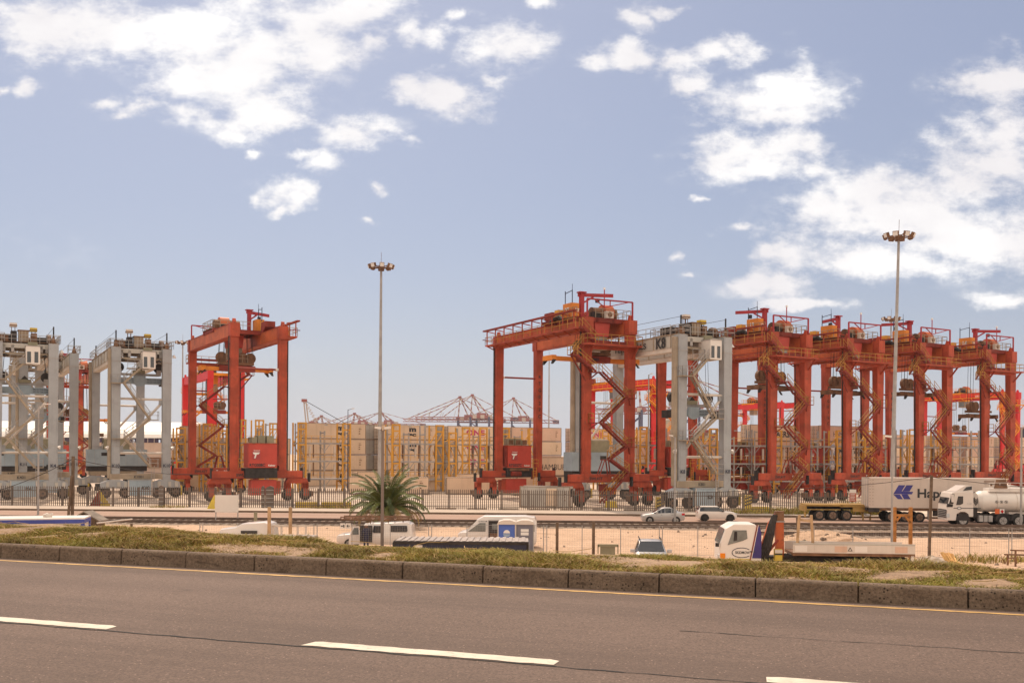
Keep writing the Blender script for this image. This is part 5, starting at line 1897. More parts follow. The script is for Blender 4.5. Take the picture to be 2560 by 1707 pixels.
wedge('red and yellow painted concrete wedge behind the palisade fence', 222, 280, 1224, 114, M_DRED, M_CHEV, 'painted concrete wedges')
wedge('mustard yellow concrete wedge left of the white sign board', 516, 560, 1236, 108.6, M_CHEV, M_CHEV, 'painted concrete wedges')
for k, (x0, x1, yt, yb, Y, lb) in enumerate(((737, 800, 1256, 1270, 113.5, 'low yellow concrete barrier behind the fence left of the palm'), (802, 880, 1256, 1270, 113.5, 'low yellow concrete barrier next to the palm fronds'),
                                             (1512, 1545, 1243, 1258, 118, 'yellow concrete barrier under the stair of RTG027C'), (1862, 1926, 1267, 1278, 111.8, 'low faded yellow barrier behind the fence right of the hatchback'))):
    a, c = gx_at(x0, Y), gx_at(x1, Y)
    b = MB()
    h = (yb - yt) / FPX * Y
    b.prism([(a, 0), (c, 0), (c - .1, h * .5), (c - .12, h + .1), (a + .12, h + .1), (a + .1, h * .5)], 'y', Y, Y + .6, M_CHEV)
    tag(b.build('road_barrier', bevel=.03), lb, 'barrier', 'yellow barriers on the yard')
for k, (x, Y, lb) in enumerate(((1652, 116, 'striped yellow guard block left of the grey K8 wheels'), (1871, 122, 'striped yellow guard block left of the crane 13 wheels'))):
    a = gx_at(x, Y)
    b = MB()
    b.box(a - .45, a + .45, Y, Y + .9, 0, 1.35, M_CHEV)
    for j in range(3):
        b.add([(a - .45, Y - .01, .1 + j * .4), (a + .45, Y - .01, .4 + j * .4), (a + .45, Y - .01, .58 + j * .4), (a - .45, Y - .01, .28 + j * .4)], [(0, 1, 2, 3)], M_BLK)
    b.box(a - .5, a + .5, Y - .05, Y + .95, 1.35, 1.42, M_CHEV)
    tag(b.build('guard_block', bevel=.03), lb, 'guard block', 'striped guard blocks')
# low kerb blocks inside the fence
for k in range(9):
    x = 1090 + k * 78
    if 1600 < x < 1680:
        continue
    a = gx_at(x, 111.6)
    b = MB()
    b.prism([(a, .0), (a + 2.3, 0), (a + 2.25, .3), (a + .05, .3)], 'y', 111.4 - .05 * a, 111.8 - .05 * a, M_PAVE)
    o = b.build('kerb_block', bevel=.02)
    tag(o, 'low concrete kerb block lying inside the palisade fence', 'kerb block', 'kerb blocks inside the palisade fence')
tuft('dry weed tuft behind the fence under crane K10', 420, 1262, 110.9, 350, 2.2, .55)
tuft('weed tuft behind the fence beside the yellow barriers', 830, 1262, 111.8, 500, 3.0, .7)
tuft('green weed tuft at the fence right of the hatchback', 1870, 1280, 106.5, 500, 2.0, .8)
tuft('green weed tuft at the fence above the flatbed trailer', 1975, 1280, 106.2, 700, 2.4, 1.1)
tuft('weed tuft at the fence left of the red notice board', 2075, 1280, 106, 700, 3.0, 1.3)
tuft('green weed tuft at the end of the fence behind the truck container', 2150, 1270, 105.6, 900, 2.2, 1.9)
tuft('reedy dry plant by the white truck uprights', 770, 1330, 62, 60, .35, 1.6)
tuft('green weeds beside the leaning black pole', 2288, 1390, 58, 160, .8, .8)
tuft('green weeds on the gravel at the right edge', 2470, 1390, 61, 400, 2.6, .6)
# white sign board
sb = thing('sign_board', 'blank white sign board on two posts beside the lower road', 'sign board', (0, 0, 0), 0)
pa, pb = at(538, 1237, 91.5), at(596, 1280, 91.5)
b = MB()
b.box(pa.x, pb.x, 91.45, 91.5, pb.z, pa.z, M_WHITE)
b.build('panel', sb)
for xx in (pa.x + .02, pb.x - .1):
    b = MB()
    b.box(xx, xx + .08, 91.5, 91.58, 0, pa.z + .05, M_STEEL)
    b.build('post', sb)
nb = thing('notice_board', 'red and white notice board on posts before the flatbed trailer', 'notice board', (0, 0, 0), 0)
pa, pb = at(2124, 1223, 104.6), at(2140, 1253, 104.6)
M_NB = mat('faded_red_sign', (.40, .10, .06), .6)
b = MB()
b.box(pa.x, pb.x, 104.55, 104.6, pb.z, pa.z - .38, M_NB)
b.box(pa.x, pb.x, 104.55, 104.6, pa.z - .38, pa.z, M_WHITE)
for k in range(5):
    b.box(pa.x + .06, pb.x - .12 - .05 * (k % 2), 104.53, 104.55, pb.z + .14 + k * .15, pb.z + .19 + k * .15, M_LET)
b.build('panel', nb)
for xx in (pa.x, pb.x - .08):
    b = MB()
    b.box(xx, xx + .07, 104.6, 104.67, 0, pa.z, M_STEEL)
    b.build('post', nb)

# ------------------------------------------------------------------ palm
palm = thing('palm_tree', 'bushy date palm with arching fronds beside the brown lamp post', 'palm', (gx_at(968, 84), 84, 0), 0)
b = MB()
rnd = random.Random(21)
for k in range(5):
    b.tube((0, 0, k * .35), (0, 0, k * .35 + .36), .42 - .02 * (k % 2), M_WOOD, 12, .5)
for k in range(70):
    a, z = rnd.uniform(0, 6.28), rnd.uniform(.6, 1.8)
    b.bar((math.cos(a) * .4, math.sin(a) * .4, z), (math.cos(a) * .66, math.sin(a) * .66, z + .35), .1, .06, M_WOOD)
b.build('trunk', palm)
M_PF = [mat('palm_green', (0.120, 0.135, 0.030), 0.5, var=.3, scale=1.5, spec=.4), mat('palm_green_dark', (0.060, 0.078, 0.020), 0.5, var=.3, scale=1.5), mat('palm_straw', (0.30, 0.20, 0.08), 0.7, var=.3)]
nf = 72
for k in range(nf):
    a = k * 2.39996 + rnd.uniform(-.2, .2)
    t = (k + .5) / nf
    el = R(88 - 84 * t ** .9 + rnd.uniform(-7, 7))
    ln = rnd.uniform(3.3, 4.5) * (1 - .12 * t)
    m = M_PF[2] if t > .88 else M_PF[rnd.choice((0, 0, 1))]
    hd = Vector((math.cos(a), math.sin(a), 0))
    pts, p, e = [], Vector((0, 0, 1.75)) + hd * .3, el
    sgn = 14
    for j in range(sgn + 1):
        pts.append(p.copy())
        p = p + (hd * math.cos(e) + Vector((0, 0, math.sin(e)))) * (ln / sgn)
        e -= R(5.6 + 4.2 * t) * (0.3 + 1.35 * j / sgn)
    b = MB()
    side = Vector((-hd.y, hd.x, 0))
    for j in range(sgn):
        b.bar(pts[j], pts[j + 1], .05 * (1 - j / sgn * .8), .04, M_PF[2] if j < 4 else m)
        d = (pts[j + 1] - pts[j]).normalized()
        up = side.cross(d).normalized()
        if j < 1:
            continue
        for q in range(4):
            o = pts[j].lerp(pts[j + 1], q / 4)
            fr = (j + q / 4) / sgn
            ll = .62 * math.sin(math.pi * min(1, .18 + fr * .80)) ** .6 * rnd.uniform(.85, 1.1)
            for sd in (-1, 1):
                tip = o + (side * sd * .78 + d * .62 + up * (.30 + rnd.uniform(-.12, .12))) * ll * .9 - Vector((0, 0, .10 * ll))
                mid = o.lerp(tip, .45) + up * .03
                wv_ = d * .026
                b.add([o - wv_ * .6, o + wv_ * .6, mid + wv_, tip, mid - wv_], [(0, 1, 2, 4), (4, 2, 3)], m)
    b.build('frond', palm)


# ------------------------------------------------------------------ vehicles
def wheel(parent, x, y, r, w, side, rim=None, n=20):
    b = MB()
    b.tube((x, y - w / 2, r), (x, y + w / 2, r), r, M_TYRE, n)
    o = b.build('wheel', parent, smooth=True)
    c = MB()
    rim = rim or M_STEEL
    yo = y + side * w / 2
    c.tube((x, yo - side * .02, r), (x, yo + side * .012, r), r * .66, rim, 16)
    for k in range(5):
        a = k * 1.2566
        c.bar((x, yo + side * .014, r), (x + math.cos(a) * r * .6, yo + side * .014, r + math.sin(a) * r * .6), .05, .02, M_DRK)
    c.tube((x, yo, r), (x, yo + side * .03, r), r * .16, rim, 8)
    c.build('rim', o)
    return o


def loft(name, parent, st, body, glass=None, gl=(), smooth=True, sub=0):
    """stations: (x, z bottom, z belt, z roof, half width at belt, half width at roof).  gl lists station spans whose side is glass"""
    b = MB()
    rings = []
    for (x, z0, zb_, zr, w, wr) in st:
        dz = zb_ - z0
        rings.append([(x, -w * .90, z0), (x, -w, z0 + dz * .30), (x, -w, z0 + dz * .72), (x, -w * .97, zb_), (x, -wr, zr - .05 * (zr > zb_ + .1)), (x, -wr * .8, zr),
                      (x, wr * .8, zr), (x, wr, zr - .05 * (zr > zb_ + .1)), (x, w * .97, zb_), (x, w, z0 + dz * .72), (x, w, z0 + dz * .30), (x, w * .90, z0)])
    n = 12
    vs = [p for r_ in rings for p in r_]
    fb, fg = [], []
    for i in range(len(st) - 1):
        for k in range(n):
            q = (i * n + k, i * n + (k + 1) % n, (i + 1) * n + (k + 1) % n, (i + 1) * n + k)
            (fg if (glass and k in (3, 7) and i in gl) else fb).append(q)
    fb.append(tuple(range(n - 1, -1, -1)))
    fb.append(tuple(range((len(st) - 1) * n, len(st) * n)))
    b.add(vs, fb, body)
    ob = b.build(name, parent, smooth=smooth)
    if fg:
        g = MB()
        for q in fg:
            pts = [Vector(vs[k]) for k in q]
            c = sum(pts, Vector()) / 4
            nn = (pts[1] - pts[0]).cross(pts[3] - pts[0])
            if nn.length < 1e-6:
                continue
            nn = nn.normalized() * .006
            if nn.y * c.y < 0:
                nn = -nn
            g.add([c + (p - c) * .93 + nn for p in pts], [(0, 1, 2, 3)], glass)
        g.build('side_window', ob)
        b.v = b.v
    return ob, vs, fg, b


def fix_gaps(o, vs, fg, m):
    """close the body behind the side glass"""
    b = MB()
    b.add(vs, fg, m)
    b.build('pillar', o)


def arches(parent, xs, r, w, m=None):
    for x in xs:
        for s in (-1, 1):
            b = MB()
            pts = [(x + r * 1.2 * math.cos(a), r + r * 1.2 * math.sin(a)) for a in [k * math.pi / 10 for k in range(11)]]
            b.prism(pts + [(x - r * 1.2, .18), (x + r * 1.2, .18)], 'y', s * w - .012 if s > 0 else -w - .012, s * w + .012 if s > 0 else -w + .012, m or M_DRK)
            b.build('wheel_arch', parent)


def screen(name, parent, pts, m):
    b = MB()
    b.add(pts, [(0, 1, 2, 3)], m)
    return b.build(name, parent)


def lamp(name, parent, x0, x1, y0, y1, z0, z1, m):
    b = MB()
    b.box(x0, x1, y0, y1, z0, z1, m)
    return b.build(name, parent, bevel=.015)


M_SILV = mat('silver_car_paint', (0.42, 0.40, 0.39), 0.35, metal=.3, var=.03, spec=.6, coat=.5)
M_WCAR = mat('white_car_paint', (0.66, 0.58, 0.52), 0.3, var=.03, spec=.6, coat=.5)
M_TAIL = mat('tail_lamp_red', (0.45, 0.02, 0.02), 0.2, var=.1)
M_HEAD = mat('headlamp_glass', (0.5, 0.5, 0.5), 0.1, var=.1)
M_INDI = mat('indicator_orange', (0.75, 0.22, 0.01), 0.25, var=.1)
LRZ = LOT_RZ


def place_px(root, x, Y, rz, z=0.0):
    root.location = (gx_at(x, Y), Y, z)
    root.rotation_euler = (0, 0, rz)


# silver saloon: nose points towards -X (left in the photograph)
car = thing('saloon_car', 'silver saloon car driving left on the lower road', 'car', group='cars on the lower road')
st = [(-2.0, .30, .62, .66, .70, .60), (-1.9, .22, .76, .80, .80, .68), (-1.35, .22, .86, .91, .85, .74), (-.95, .22, .92, .97, .86, .74), (-.2, .22, .95, 1.40, .87, .62), (.15, .22, .96, 1.49, .87, .62), (.75, .22, .98, 1.47, .87, .62), (1.25, .22, 1.00, 1.26, .86, .62), (1.55, .24, 1.01, 1.06, .84, .68), (1.93, .32, .98, 1.02, .78, .66), (2.0, .40, .80, .84, .74, .62)]
ob, vs, fg, _ = loft('body', car, st, M_SILV, M_GLASS, (3, 4, 5, 6))
fix_gaps(ob, vs, fg, M_SILV)
screen('windscreen', ob, [(-.93, -.70, .985), (-.93, .70, .985), (-.22, .58, 1.395), (-.22, -.58, 1.395)], M_GLASS)
screen('rear_window', ob, [(1.53, .64, 1.075), (1.53, -.64, 1.075), (.8, -.56, 1.48), (.8, .56, 1.48)], M_GLASS)
arches(car, (-1.25, 1.2), .31, .87)
for x in (-1.25, 1.2):
    for s in (-1, 1):
        wheel(car, x, s * .80, .30, .19, s)
for s in (-1, 1):
    lamp('headlight', car, -1.96, -1.7, s * .78 - .08, s * .78 + .06, .62, .74, M_HEAD)
    lamp('tail_light', car, 1.72, 1.99, s * .77 - .08, s * .77 + .07, .78, .98, M_TAIL)
    lamp('mirror', car, -.72, -.5, s * .95 - .09, s * .95 + .09, .95, 1.08, M_SILV)
    for x in (-.25, .75):
        lamp('door_handle', car, x, x + .16, s * .872 - .012, s * .872 + .012, .80, .83, M_DRK)
place_px(car, 1657, 93.7, LRZ)
# white hatchback, nose to +X
car = thing('hatchback_car', 'small white hatchback with dark roof driving right on the lower road', 'car', group='cars on the lower road')
st = [(-1.9, .40, .78, .82, .72, .62), (-1.86, .26, .92, 1.05, .82, .66), (-1.65, .24, .96, 1.34, .85, .62), (-1.3, .24, .97, 1.42, .86, .64), (.15, .24, .97, 1.42, .86, .64), (.62, .24, .95, 1.06, .86, .70), (.8, .24, .93, .97, .86, .76), (1.5, .24, .86, .91, .83, .72), (1.83, .26, .72, .76, .76, .66), (1.9, .34, .60, .64, .68, .58)]
ob, vs, fg, _ = loft('body', car, st, M_WCAR, M_GLASS, (2, 3, 4))
fix_gaps(ob, vs, fg, M_DRK)
b = MB()
b.box(-1.62, .12, -.6, .6, 1.405, 1.435, M_WHITE)
b.build('roof', car, bevel=.02)
screen('windscreen', ob, [(.79, .72, .985), (.79, -.72, .985), (.17, -.58, 1.41), (.17, .58, 1.41)], M_GLASS)
screen('rear_window', ob, [(-1.885, -.62, 1.0), (-1.885, .62, 1.0), (-1.69, .56, 1.32), (-1.69, -.56, 1.32)], M_GLASS)
arches(car, (-1.2, 1.25), .34, .85)
for x in (-1.2, 1.25):
    for s in (-1, 1):
        wheel(car, x, s * .79, .32, .2, s, M_DRK)
for s in (-1, 1):
    lamp('headlight', car, 1.62, 1.84, s * .66 - .1, s * .66 + .1, .66, .84, M_HEAD)
    lamp('tail_light', car, -1.9, -1.84, s * .68 - .07, s * .68 + .07, .76, .94, M_TAIL)
    lamp('mirror', car, .42, .6, s * .95 - .09, s * .95 + .09, .95, 1.07, M_DRK)
lamp('spoiler', car, -1.9, -1.6, -.5, .5, 1.42, 1.46, M_DRK)
place_px(car, 1791, 96.9, LRZ)
# silver estate car facing the photographer
car = thing('estate_car', 'silver car with roof rails parked nose on behind the verge', 'car')
st = [(-2.2, .5, .9, 1.2, .76, .6), (-2.1, .3, 1.0, 1.55, .86, .62), (-.3, .28, 1.02, 1.66, .90, .66), (.35, .28, 1.02, 1.60, .90, .62), (1.05, .28, 1.02, 1.08, .90, .74), (1.9, .3, .92, .98, .86, .7), (2.2, .4, .72, .78, .74, .62)]
ob, vs, fg, _ = loft('body', car, st, M_SILV, M_GLASS, (1, 2, 3))
fix_gaps(ob, vs, fg, M_SILV)
screen('windscreen', ob, [(1.05, -.74, 1.115), (1.05, .74, 1.115), (.385, .60, 1.612), (.385, -.60, 1.612)], M_GLASS)
for s in (-1, 1):
    lamp('roof_rail', car, -1.7, .2, s * .60 - .025, s * .60 + .025, 1.66, 1.74, M_DRK)
    lamp('mirror', car, .72, .92, s * 1.02 - .13, s * 1.02 + .13, 1.02, 1.2, M_SILV)
    lamp('headlight', car, 2.0, 2.16, s * .62 - .16, s * .62 + .16, .66, .84, M_HEAD)
    for x in (-1.4, 1.4):
        wheel(car, x, s * .82, .34, .2, s)
lamp('number_plate', car, 2.2, 2.22, -.26, .26, .45, .56, M_WHITE)
place_px(car, 1627, 56.5, R(-95))
# white minibus
van = thing('minibus', 'white high roof minibus with its sliding door open', 'van')
st = [(-2.65, .5, .95, 1.0, .80, .66), (-2.5, .32, 1.08, 1.14, .90, .74), (-2.0, .3, 1.15, 1.30, .93, .76), (-1.35, .3, 1.18, 2.0, .94, .72), (-.9, .3, 1.18, 2.25, .94, .72), (1.9, .3, 1.18, 2.28, .94, .74), (2.55, .3, 1.18, 2.20, .94, .74), (2.68, .45, 1.1, 1.95, .90, .70)]
ob, vs, fg, _ = loft('body', van, st, M_WCAR)
screen('windscreen', ob, [(-2.02, -.72, 1.33), (-2.02, .72, 1.33), (-1.37, .66, 1.98), (-1.37, -.66, 1.98)], M_GLASS)
for s in (-1, 1):
    b = MB()
    b.prism([(-1.95, 1.2), (-.75, 1.2), (-.75, 1.78), (-1.15, 1.78)], 'y', s * .925 - .02, s * .925 + .025, M_GLASSL)
    b.build('front_window', ob)
    for x0 in (.8, 1.75):
        b = MB()
        b.box(x0, x0 + .8, s * .90 - .03, s * .90 + .035, 1.22, 1.72, M_GLASS)
        b.build('side_window', ob)
    for x in (-1.75, 1.55):
        wheel(van, x, s * .86, .33, .22, s)
b = MB()
b.box(-.55, .6, -.97, -.93, .45, 1.95, M_DRK)
b.box(-.58, .64, -.985, -.97, 1.93, 1.99, M_STEEL)
b.box(-.3, .25, -.985, -.972, 1.35, 1.75, M_GLASSL)
b.box(-.45, .1, -.985, -.972, .6, 1.1, M_BRN)
b.build('door_opening', van)
b = MB()
b.text('QUANTUM', (-1.25, -.96, 1.86), (1, 0, 0), (0, 0, 1), .12, M_BLK, .02)
b.build('lettering', van)
place_px(van, 1245, 68.2, R(-3))
# white pickup with canopy and ladder rack
pk = thing('pickup_truck', 'white double cab pickup with canopy, its front door open', 'pickup')
st = [(-2.55, .5, .80, .85, .74, .6), (-2.4, .36, .92, .98, .84, .72), (-1.5, .34, 1.02, 1.08, .88, .76), (-1.2, .34, 1.05, 1.12, .88, .76), (-.6, .34, 1.06, 1.70, .88, .66), (-.3, .34, 1.06, 1.76, .88, .66), (.75, .34, 1.06, 1.78, .88, .68), (.85, .34, 1.06, 1.80, .88, .70), (2.2, .36, 1.06, 1.86, .87, .72), (2.5, .4, 1.06, 1.70, .86, .70), (2.6, .5, .95, 1.0, .82, .70)]
ob, vs, fg, _ = loft('body', pk, st, M_WCAR)
screen('windscreen', ob, [(-1.19, -.70, 1.16), (-1.19, .70, 1.16), (-.63, .60, 1.715), (-.63, -.60, 1.715)], M_GLASS)
for s in (-1, 1):
    for (x0, x1, z0, z1) in ((-.1, .62, 1.12, 1.6), (1.05, 2.25, 1.2, 1.62)):
        b = MB()
        b.prism([(x0 + .06, z0), (x1 - .06, z0), (x1, z0 + .1), (x1 - .05, z1), (x0 + .08, z1), (x0, z0 + .1)], 'y', s * .80 - .07, s * .80 + .07, M_GLASS)
        b.build('side_window', ob)
    for x in (-1.65, 1.6):
        wheel(pk, x, s * .80, .36, .24, s)
b = MB()
b.box(-.95, -.12, -.90, -.86, .5, 1.62, M_DRK)
b.build('door_opening', pk)
b = MB()
b.prism([(-.98, .46), (-.96, 1.05), (-.62, 1.62), (-.2, 1.62), (-.15, .46)], 'y', -.03, .03, M_WCAR)
b.prism([(-.86, 1.08), (-.60, 1.54), (-.26, 1.54), (-.22, 1.08)], 'y', -.04, .04, M_GLASSL)
dr = b.build('door', pk, loc=(-.75, -1.55, 0))
dr.rotation_euler = (0, 0, R(48))
b = MB()
for yy in (-.6, .6):
    for z in (1.98, 2.15):
        b.bar((-2.3, yy, z), (2.3, yy, z), .07, .07, M_BRN)
    for x in (-2.3, -1.5, -.6, .3, 1.2, 2.3):
        b.bar((x, yy, 1.98), (x, yy, 2.18), .06, .06, M_BRN)
for x in (-2.3, -1.7, -.9, -.2, .6, 1.3, 2.3):
    b.bar((x, -.6, 1.98), (x, .6, 1.98), .07, .07, M_BRN)
for x in (-.3, .9, 1.9):
    for yy in (-.55, .55):
        b.bar((x, yy, 1.74), (x, yy, 1.98), .06, .06, M_BRN)
b.build('ladder_rack', pk)
place_px(pk, 942, 67.5, R(-2))


# person beside the pickup: one skinned body
def person(label, loc, rz, shirt):
    J = [(0, 0, .95), (0, 0, 1.15), (0, .0, 1.38), (0, .01, 1.50), (0, .03, 1.60), (0, .04, 1.72),
         (.19, 0, 1.42), (.27, .05, 1.15), (.22, .22, 1.02), (-.19, 0, 1.42), (-.28, .03, 1.14), (-.24, .16, .93),
         (.10, 0, .88), (.11, .02, .5), (.11, -.02, .08), (.11, .12, .04), (-.10, 0, .88), (-.11, .04, .5), (-.12, .03, .08), (-.12, .17, .04)]
    Ed = [(0, 1), (1, 2), (2, 3), (3, 4), (4, 5), (2, 6), (6, 7), (7, 8), (2, 9), (9, 10), (10, 11), (0, 12), (12, 13), (13, 14), (14, 15), (0, 16), (16, 17), (17, 18), (18, 19)]
    rad = [.15, .14, .16, .065, .085, .09, .075, .055, .045, .075, .055, .045, .10, .075, .055, .045, .10, .075, .055, .045]
    me_ = bpy.data.meshes.new('person')
    me_.from_pydata(J, Ed, [])
    me_.materials.append(shirt)
    o_ = bpy.data.objects.new('person', me_)
    COL.objects.link(o_)
    sk = o_.modifiers.new('skin', 'SKIN')
    for v_, r_ in zip(me_.skin_vertices[0].data if me_.skin_vertices else [], rad):
        v_.radius = (r_, r_)
    if not me_.skin_vertices:
        bpy.context.view_layer.objects.active = o_
    sb_ = o_.modifiers.new('sub', 'SUBSURF')
    sb_.levels = sb_.render_levels = 2
    o_.location, o_.rotation_euler = loc, (0, 0, rz)
    tag(o_, label, 'person')
    if me_.skin_vertices:
        me_.skin_vertices[0].data[0].use_root = True
    return o_, me_


M_OVER = mat('navy_overalls', (0.018, 0.018, 0.042), .85, var=.25, scale=6)
M_SKIN = mat('dark_skin', (0.16, 0.08, 0.05), .6, var=.1)
pp, pm = person('person in navy overalls and white helmet standing at the open pickup door', (gx_at(917, 65.5), 65.5, 0), R(20), M_OVER)
pp['has'] = 'helmet'
b = MB()
for k in range(5):
    a0, a1 = k * math.pi / 10, (k + 1) * math.pi / 10
    b.tube((0, .035, 1.70 + .14 * math.sin(a0)), (0, .035, 1.70 + .14 * math.sin(a1)), .145 * math.cos(a0), M_WHITE, 14, max(.004, .145 * math.cos(a1)))
b.box(-.11, .11, .1, .23, 1.69, 1.71, M_WHITE)
b.build('helmet', pp)
b = MB()
b.tube((0, .05, 1.53), (0, .05, 1.70), .098, M_SKIN, 12, .105)
b.box(-.018, .018, .14, .17, 1.60, 1.65, M_SKIN)
for s in (-1, 1):
    b.box(s * .045 - .015, s * .045 + .015, .135, .152, 1.65, 1.665, M_BLK)
    b.box(s * .105 - .012, s * .105 + .012, .03, .07, 1.60, 1.66, M_SKIN)
b.box(-.03, .03, .138, .152, 1.565, 1.575, M_BRN)
b.build('face', pp)
# portable toilets
for k, (x, mb_, mr_, lb) in enumerate(((1268, M_BLUE, M_OFFW, 'blue portable toilet with white roof and round emblem'), (1313, mat('slate_plastic', (.16, .15, .18), .6), M_OFFW, 'dark grey portable toilet with white roof and panel'))):
    t = thing('portable_toilet', lb, 'portable toilet', (gx_at(x, 61), 61, 0), R(-2), 'portable toilets')
    b = MB()
    b.box(-.55, .55, 0, 1.1, 0, 2.15, mb_ if k == 0 else mat('slate_plastic', (.16, .15, .18), .6))
    for xx in (-.56, .5):
        b.box(xx, xx + .06, -.03, .05, 0, 2.15, M_OFFW if k == 0 else M_STEEL)
    b.build('cabin', t, bevel=.02)
    b = MB()
    b.prism([(-.6, 2.15), (.6, 2.15), (.52, 2.32), (.2, 2.42), (-.2, 2.42), (-.52, 2.32)], 'y', -.06, 1.15, mr_)
    b.build('roof', t)
    b = MB()
    b.box(-.42, .42, -.03, 0, .1, 2.0, mb_)
    if k == 0:
        b.flat([(.2 * math.cos(a), .2 * math.sin(a)) for a in [j * math.pi / 10 for j in range(11)]], (0, -.04, 1.62), (1, 0, 0), (0, 0, 1), M_LET)
        b.flat([(.22 * math.cos(a), .2 * math.sin(a)) for a in [-j * math.pi / 10 for j in range(11)]], (0, -.04, 1.58), (1, 0, 0), (0, 0, 1), M_STAR)
    else:
        b.box(-.24, .24, -.045, -.03, 1.72, 1.88, M_LET)
        b.box(-.24, .24, -.045, -.03, 1.50, 1.68, M_LET)
        b.text('m', (-.2, -.045, 1.15), (1, 0, 0), (0, 0, 1), .3, M_STAR, .03)
    b.build('door', t)
# dark 20 foot container whose roof shows above the verge
dc = thing('shipping_container', 'dark navy container with ribbed pale roof just behind the verge', 'container', (gx_at(985, 44.6), 44.6, 0), R(-1))
b = MB()
b.box(.03, 6.03, .03, 2.41, .1, 2.5, M_NAVY)
for k in range(24):
    b.box(.1 + k * .25, .22 + k * .25, 0, .03, .15, 2.45, M_NAVY)
b.build('body', dc)
b = MB()
M_ROOFC = mat('dusty_grey_roof', (.33, .27, .24), .7, var=.2, scale=1.2, rust=.3)
b.box(0.02, 6.04, .02, 2.42, 2.5, 2.56, M_ROOFC)
for k in range(20):
    b.box(.12 + k * .295, .28 + k * .295, .1, 2.34, 2.56, 2.6, M_ROOFC)
b.build('roof', dc)
b = MB()
for xx in (0, 5.94):
    for yy in (0, 2.32):
        b.box(xx, xx + .12, yy, yy + .12, 0, 2.58, M_DRK)
b.box(.1, 6, -.01, .09, 2.44, 2.58, M_DRK)
b.build('frame', dc)
b = MB()
b.box(6.03, 6.06, .1, 2.35, .1, 2.48, M_NAVY)
for k in range(8):
    b.box(6.06, 6.08, .15 + k * .28, .25 + k * .28, .15, 2.45, M_STEEL)
b.build('end_wall', dc)
b = MB()
b.box(.95, 1.3, -.03, 0, 2.05, 2.4, M_OFFW)
b.build('label_plate', dc)
# dark container at the left with the white truck behind it
dc2 = thing('shipping_container', 'low dark container with dusty flat roof left of the white truck', 'container', (gx_at(448, 46), 46, 0), R(-1.5))
b = MB()
b.box(0, 5.9, .02, 2.42, .1, 2.42, M_NAVY)
for k in range(18):
    b.box(.1 + k * .32, .26 + k * .32, -.01, .02, .15, 2.4, M_NAVY)
b.build('body', dc2)
b = MB()
b.box(0, 5.92, 0, 2.44, 2.42, 2.52, M_ROOFC)
for k in range(14):
    b.box(.2 + k * .4, .36 + k * .4, .1, 2.3, 2.52, 2.55, M_ROOFC)
b.build('roof', dc2)
# white truck with pale uprights
wt = thing('delivery_truck', 'white truck with domed cab roof and pale timber uprights', 'truck')
st = [(-2.3, .6, 1.4, 1.9, .9, .8), (-2.2, .5, 1.5, 2.1, 1.02, .9), (-1.3, .5, 1.5, 2.22, 1.05, .92), (-.9, .5, 1.5, 2.5, 1.05, .85), (.5, .5, 1.5, 2.62, 1.05, .85), (.8, .5, 1.5, 2.5, 1.05, .85), (.9, .5, 1.45, 2.2, 1.0, .8)]
ob, vs, fg, _ = loft('cab', wt, st, M_WCAR)
b = MB()
b.box(-.9, .1, -1.07, -1.0, 1.55, 2.0, M_GLASS)
b.build('side_window', ob)
b = MB()
b.box(1.0, 3.2, -1.05, 1.05, .9, 1.15, M_OFFW)
for k in range(5):
    b.box(1.05 + k * .5, 1.17 + k * .5, -1.08, -1.02, 1.15, 2.35, M_OFFW)
b.box(1.0, 3.2, -1.08, -1.02, 2.3, 2.42, M_OFFW)
b.build('cargo_bed', wt)
for x in (.9, 2.2):
    b = MB()
    b.box(x - .09, x + .09, -1.3, -1.14, .2, 3.75, M_PINE)
    b.build('upright', wt)
for x in (-1.5, 2.4):
    for s in (-1, 1):
        wheel(wt, x, s * .9, .42, .26, s)
place_px(wt, 652, 62, R(-2))
wt.scale = (1, 1, .84)
# temporary mesh fence
tf = thing('mesh_fence', 'thin temporary wire mesh fence crossing the sandy lot', 'fence', (0, 63.5, 0), R(-1))
b = MB()
for k in range(30):
    x = -20 + k * 2.45
    if k in (7, 8, 9, 17):
        pass
    b = MB()
    b.tube((x, 0, 0), (x, 0, 1.95), .03, M_STEEL, 5)
    if k % 3 == 0:
        b.tube((x + .2, 0, 0), (x + .2, 0, 1.95), .03, M_STEEL, 5)
        b.bar((x, 0, 1.2), (x + .2, 0, 1.2), .03, .03, M_STEEL)
    b.build('post', tf)
b = MB()
for z in (.1, 1.92):
    b.bar((-20, 0, z), (51, 0, z), .02, .02, M_STEEL)
for k in range(14):
    b.bar((-20, 0, .2 + k * .12), (51, 0, .2 + k * .12), .005, .005, M_STEEL)
for k in range(460):
    b.box(-20 + k * .155, -20 + k * .155 + .005, -.003, .003, .1, 1.9, M_STEEL)
b.build('wire_mesh', tf)
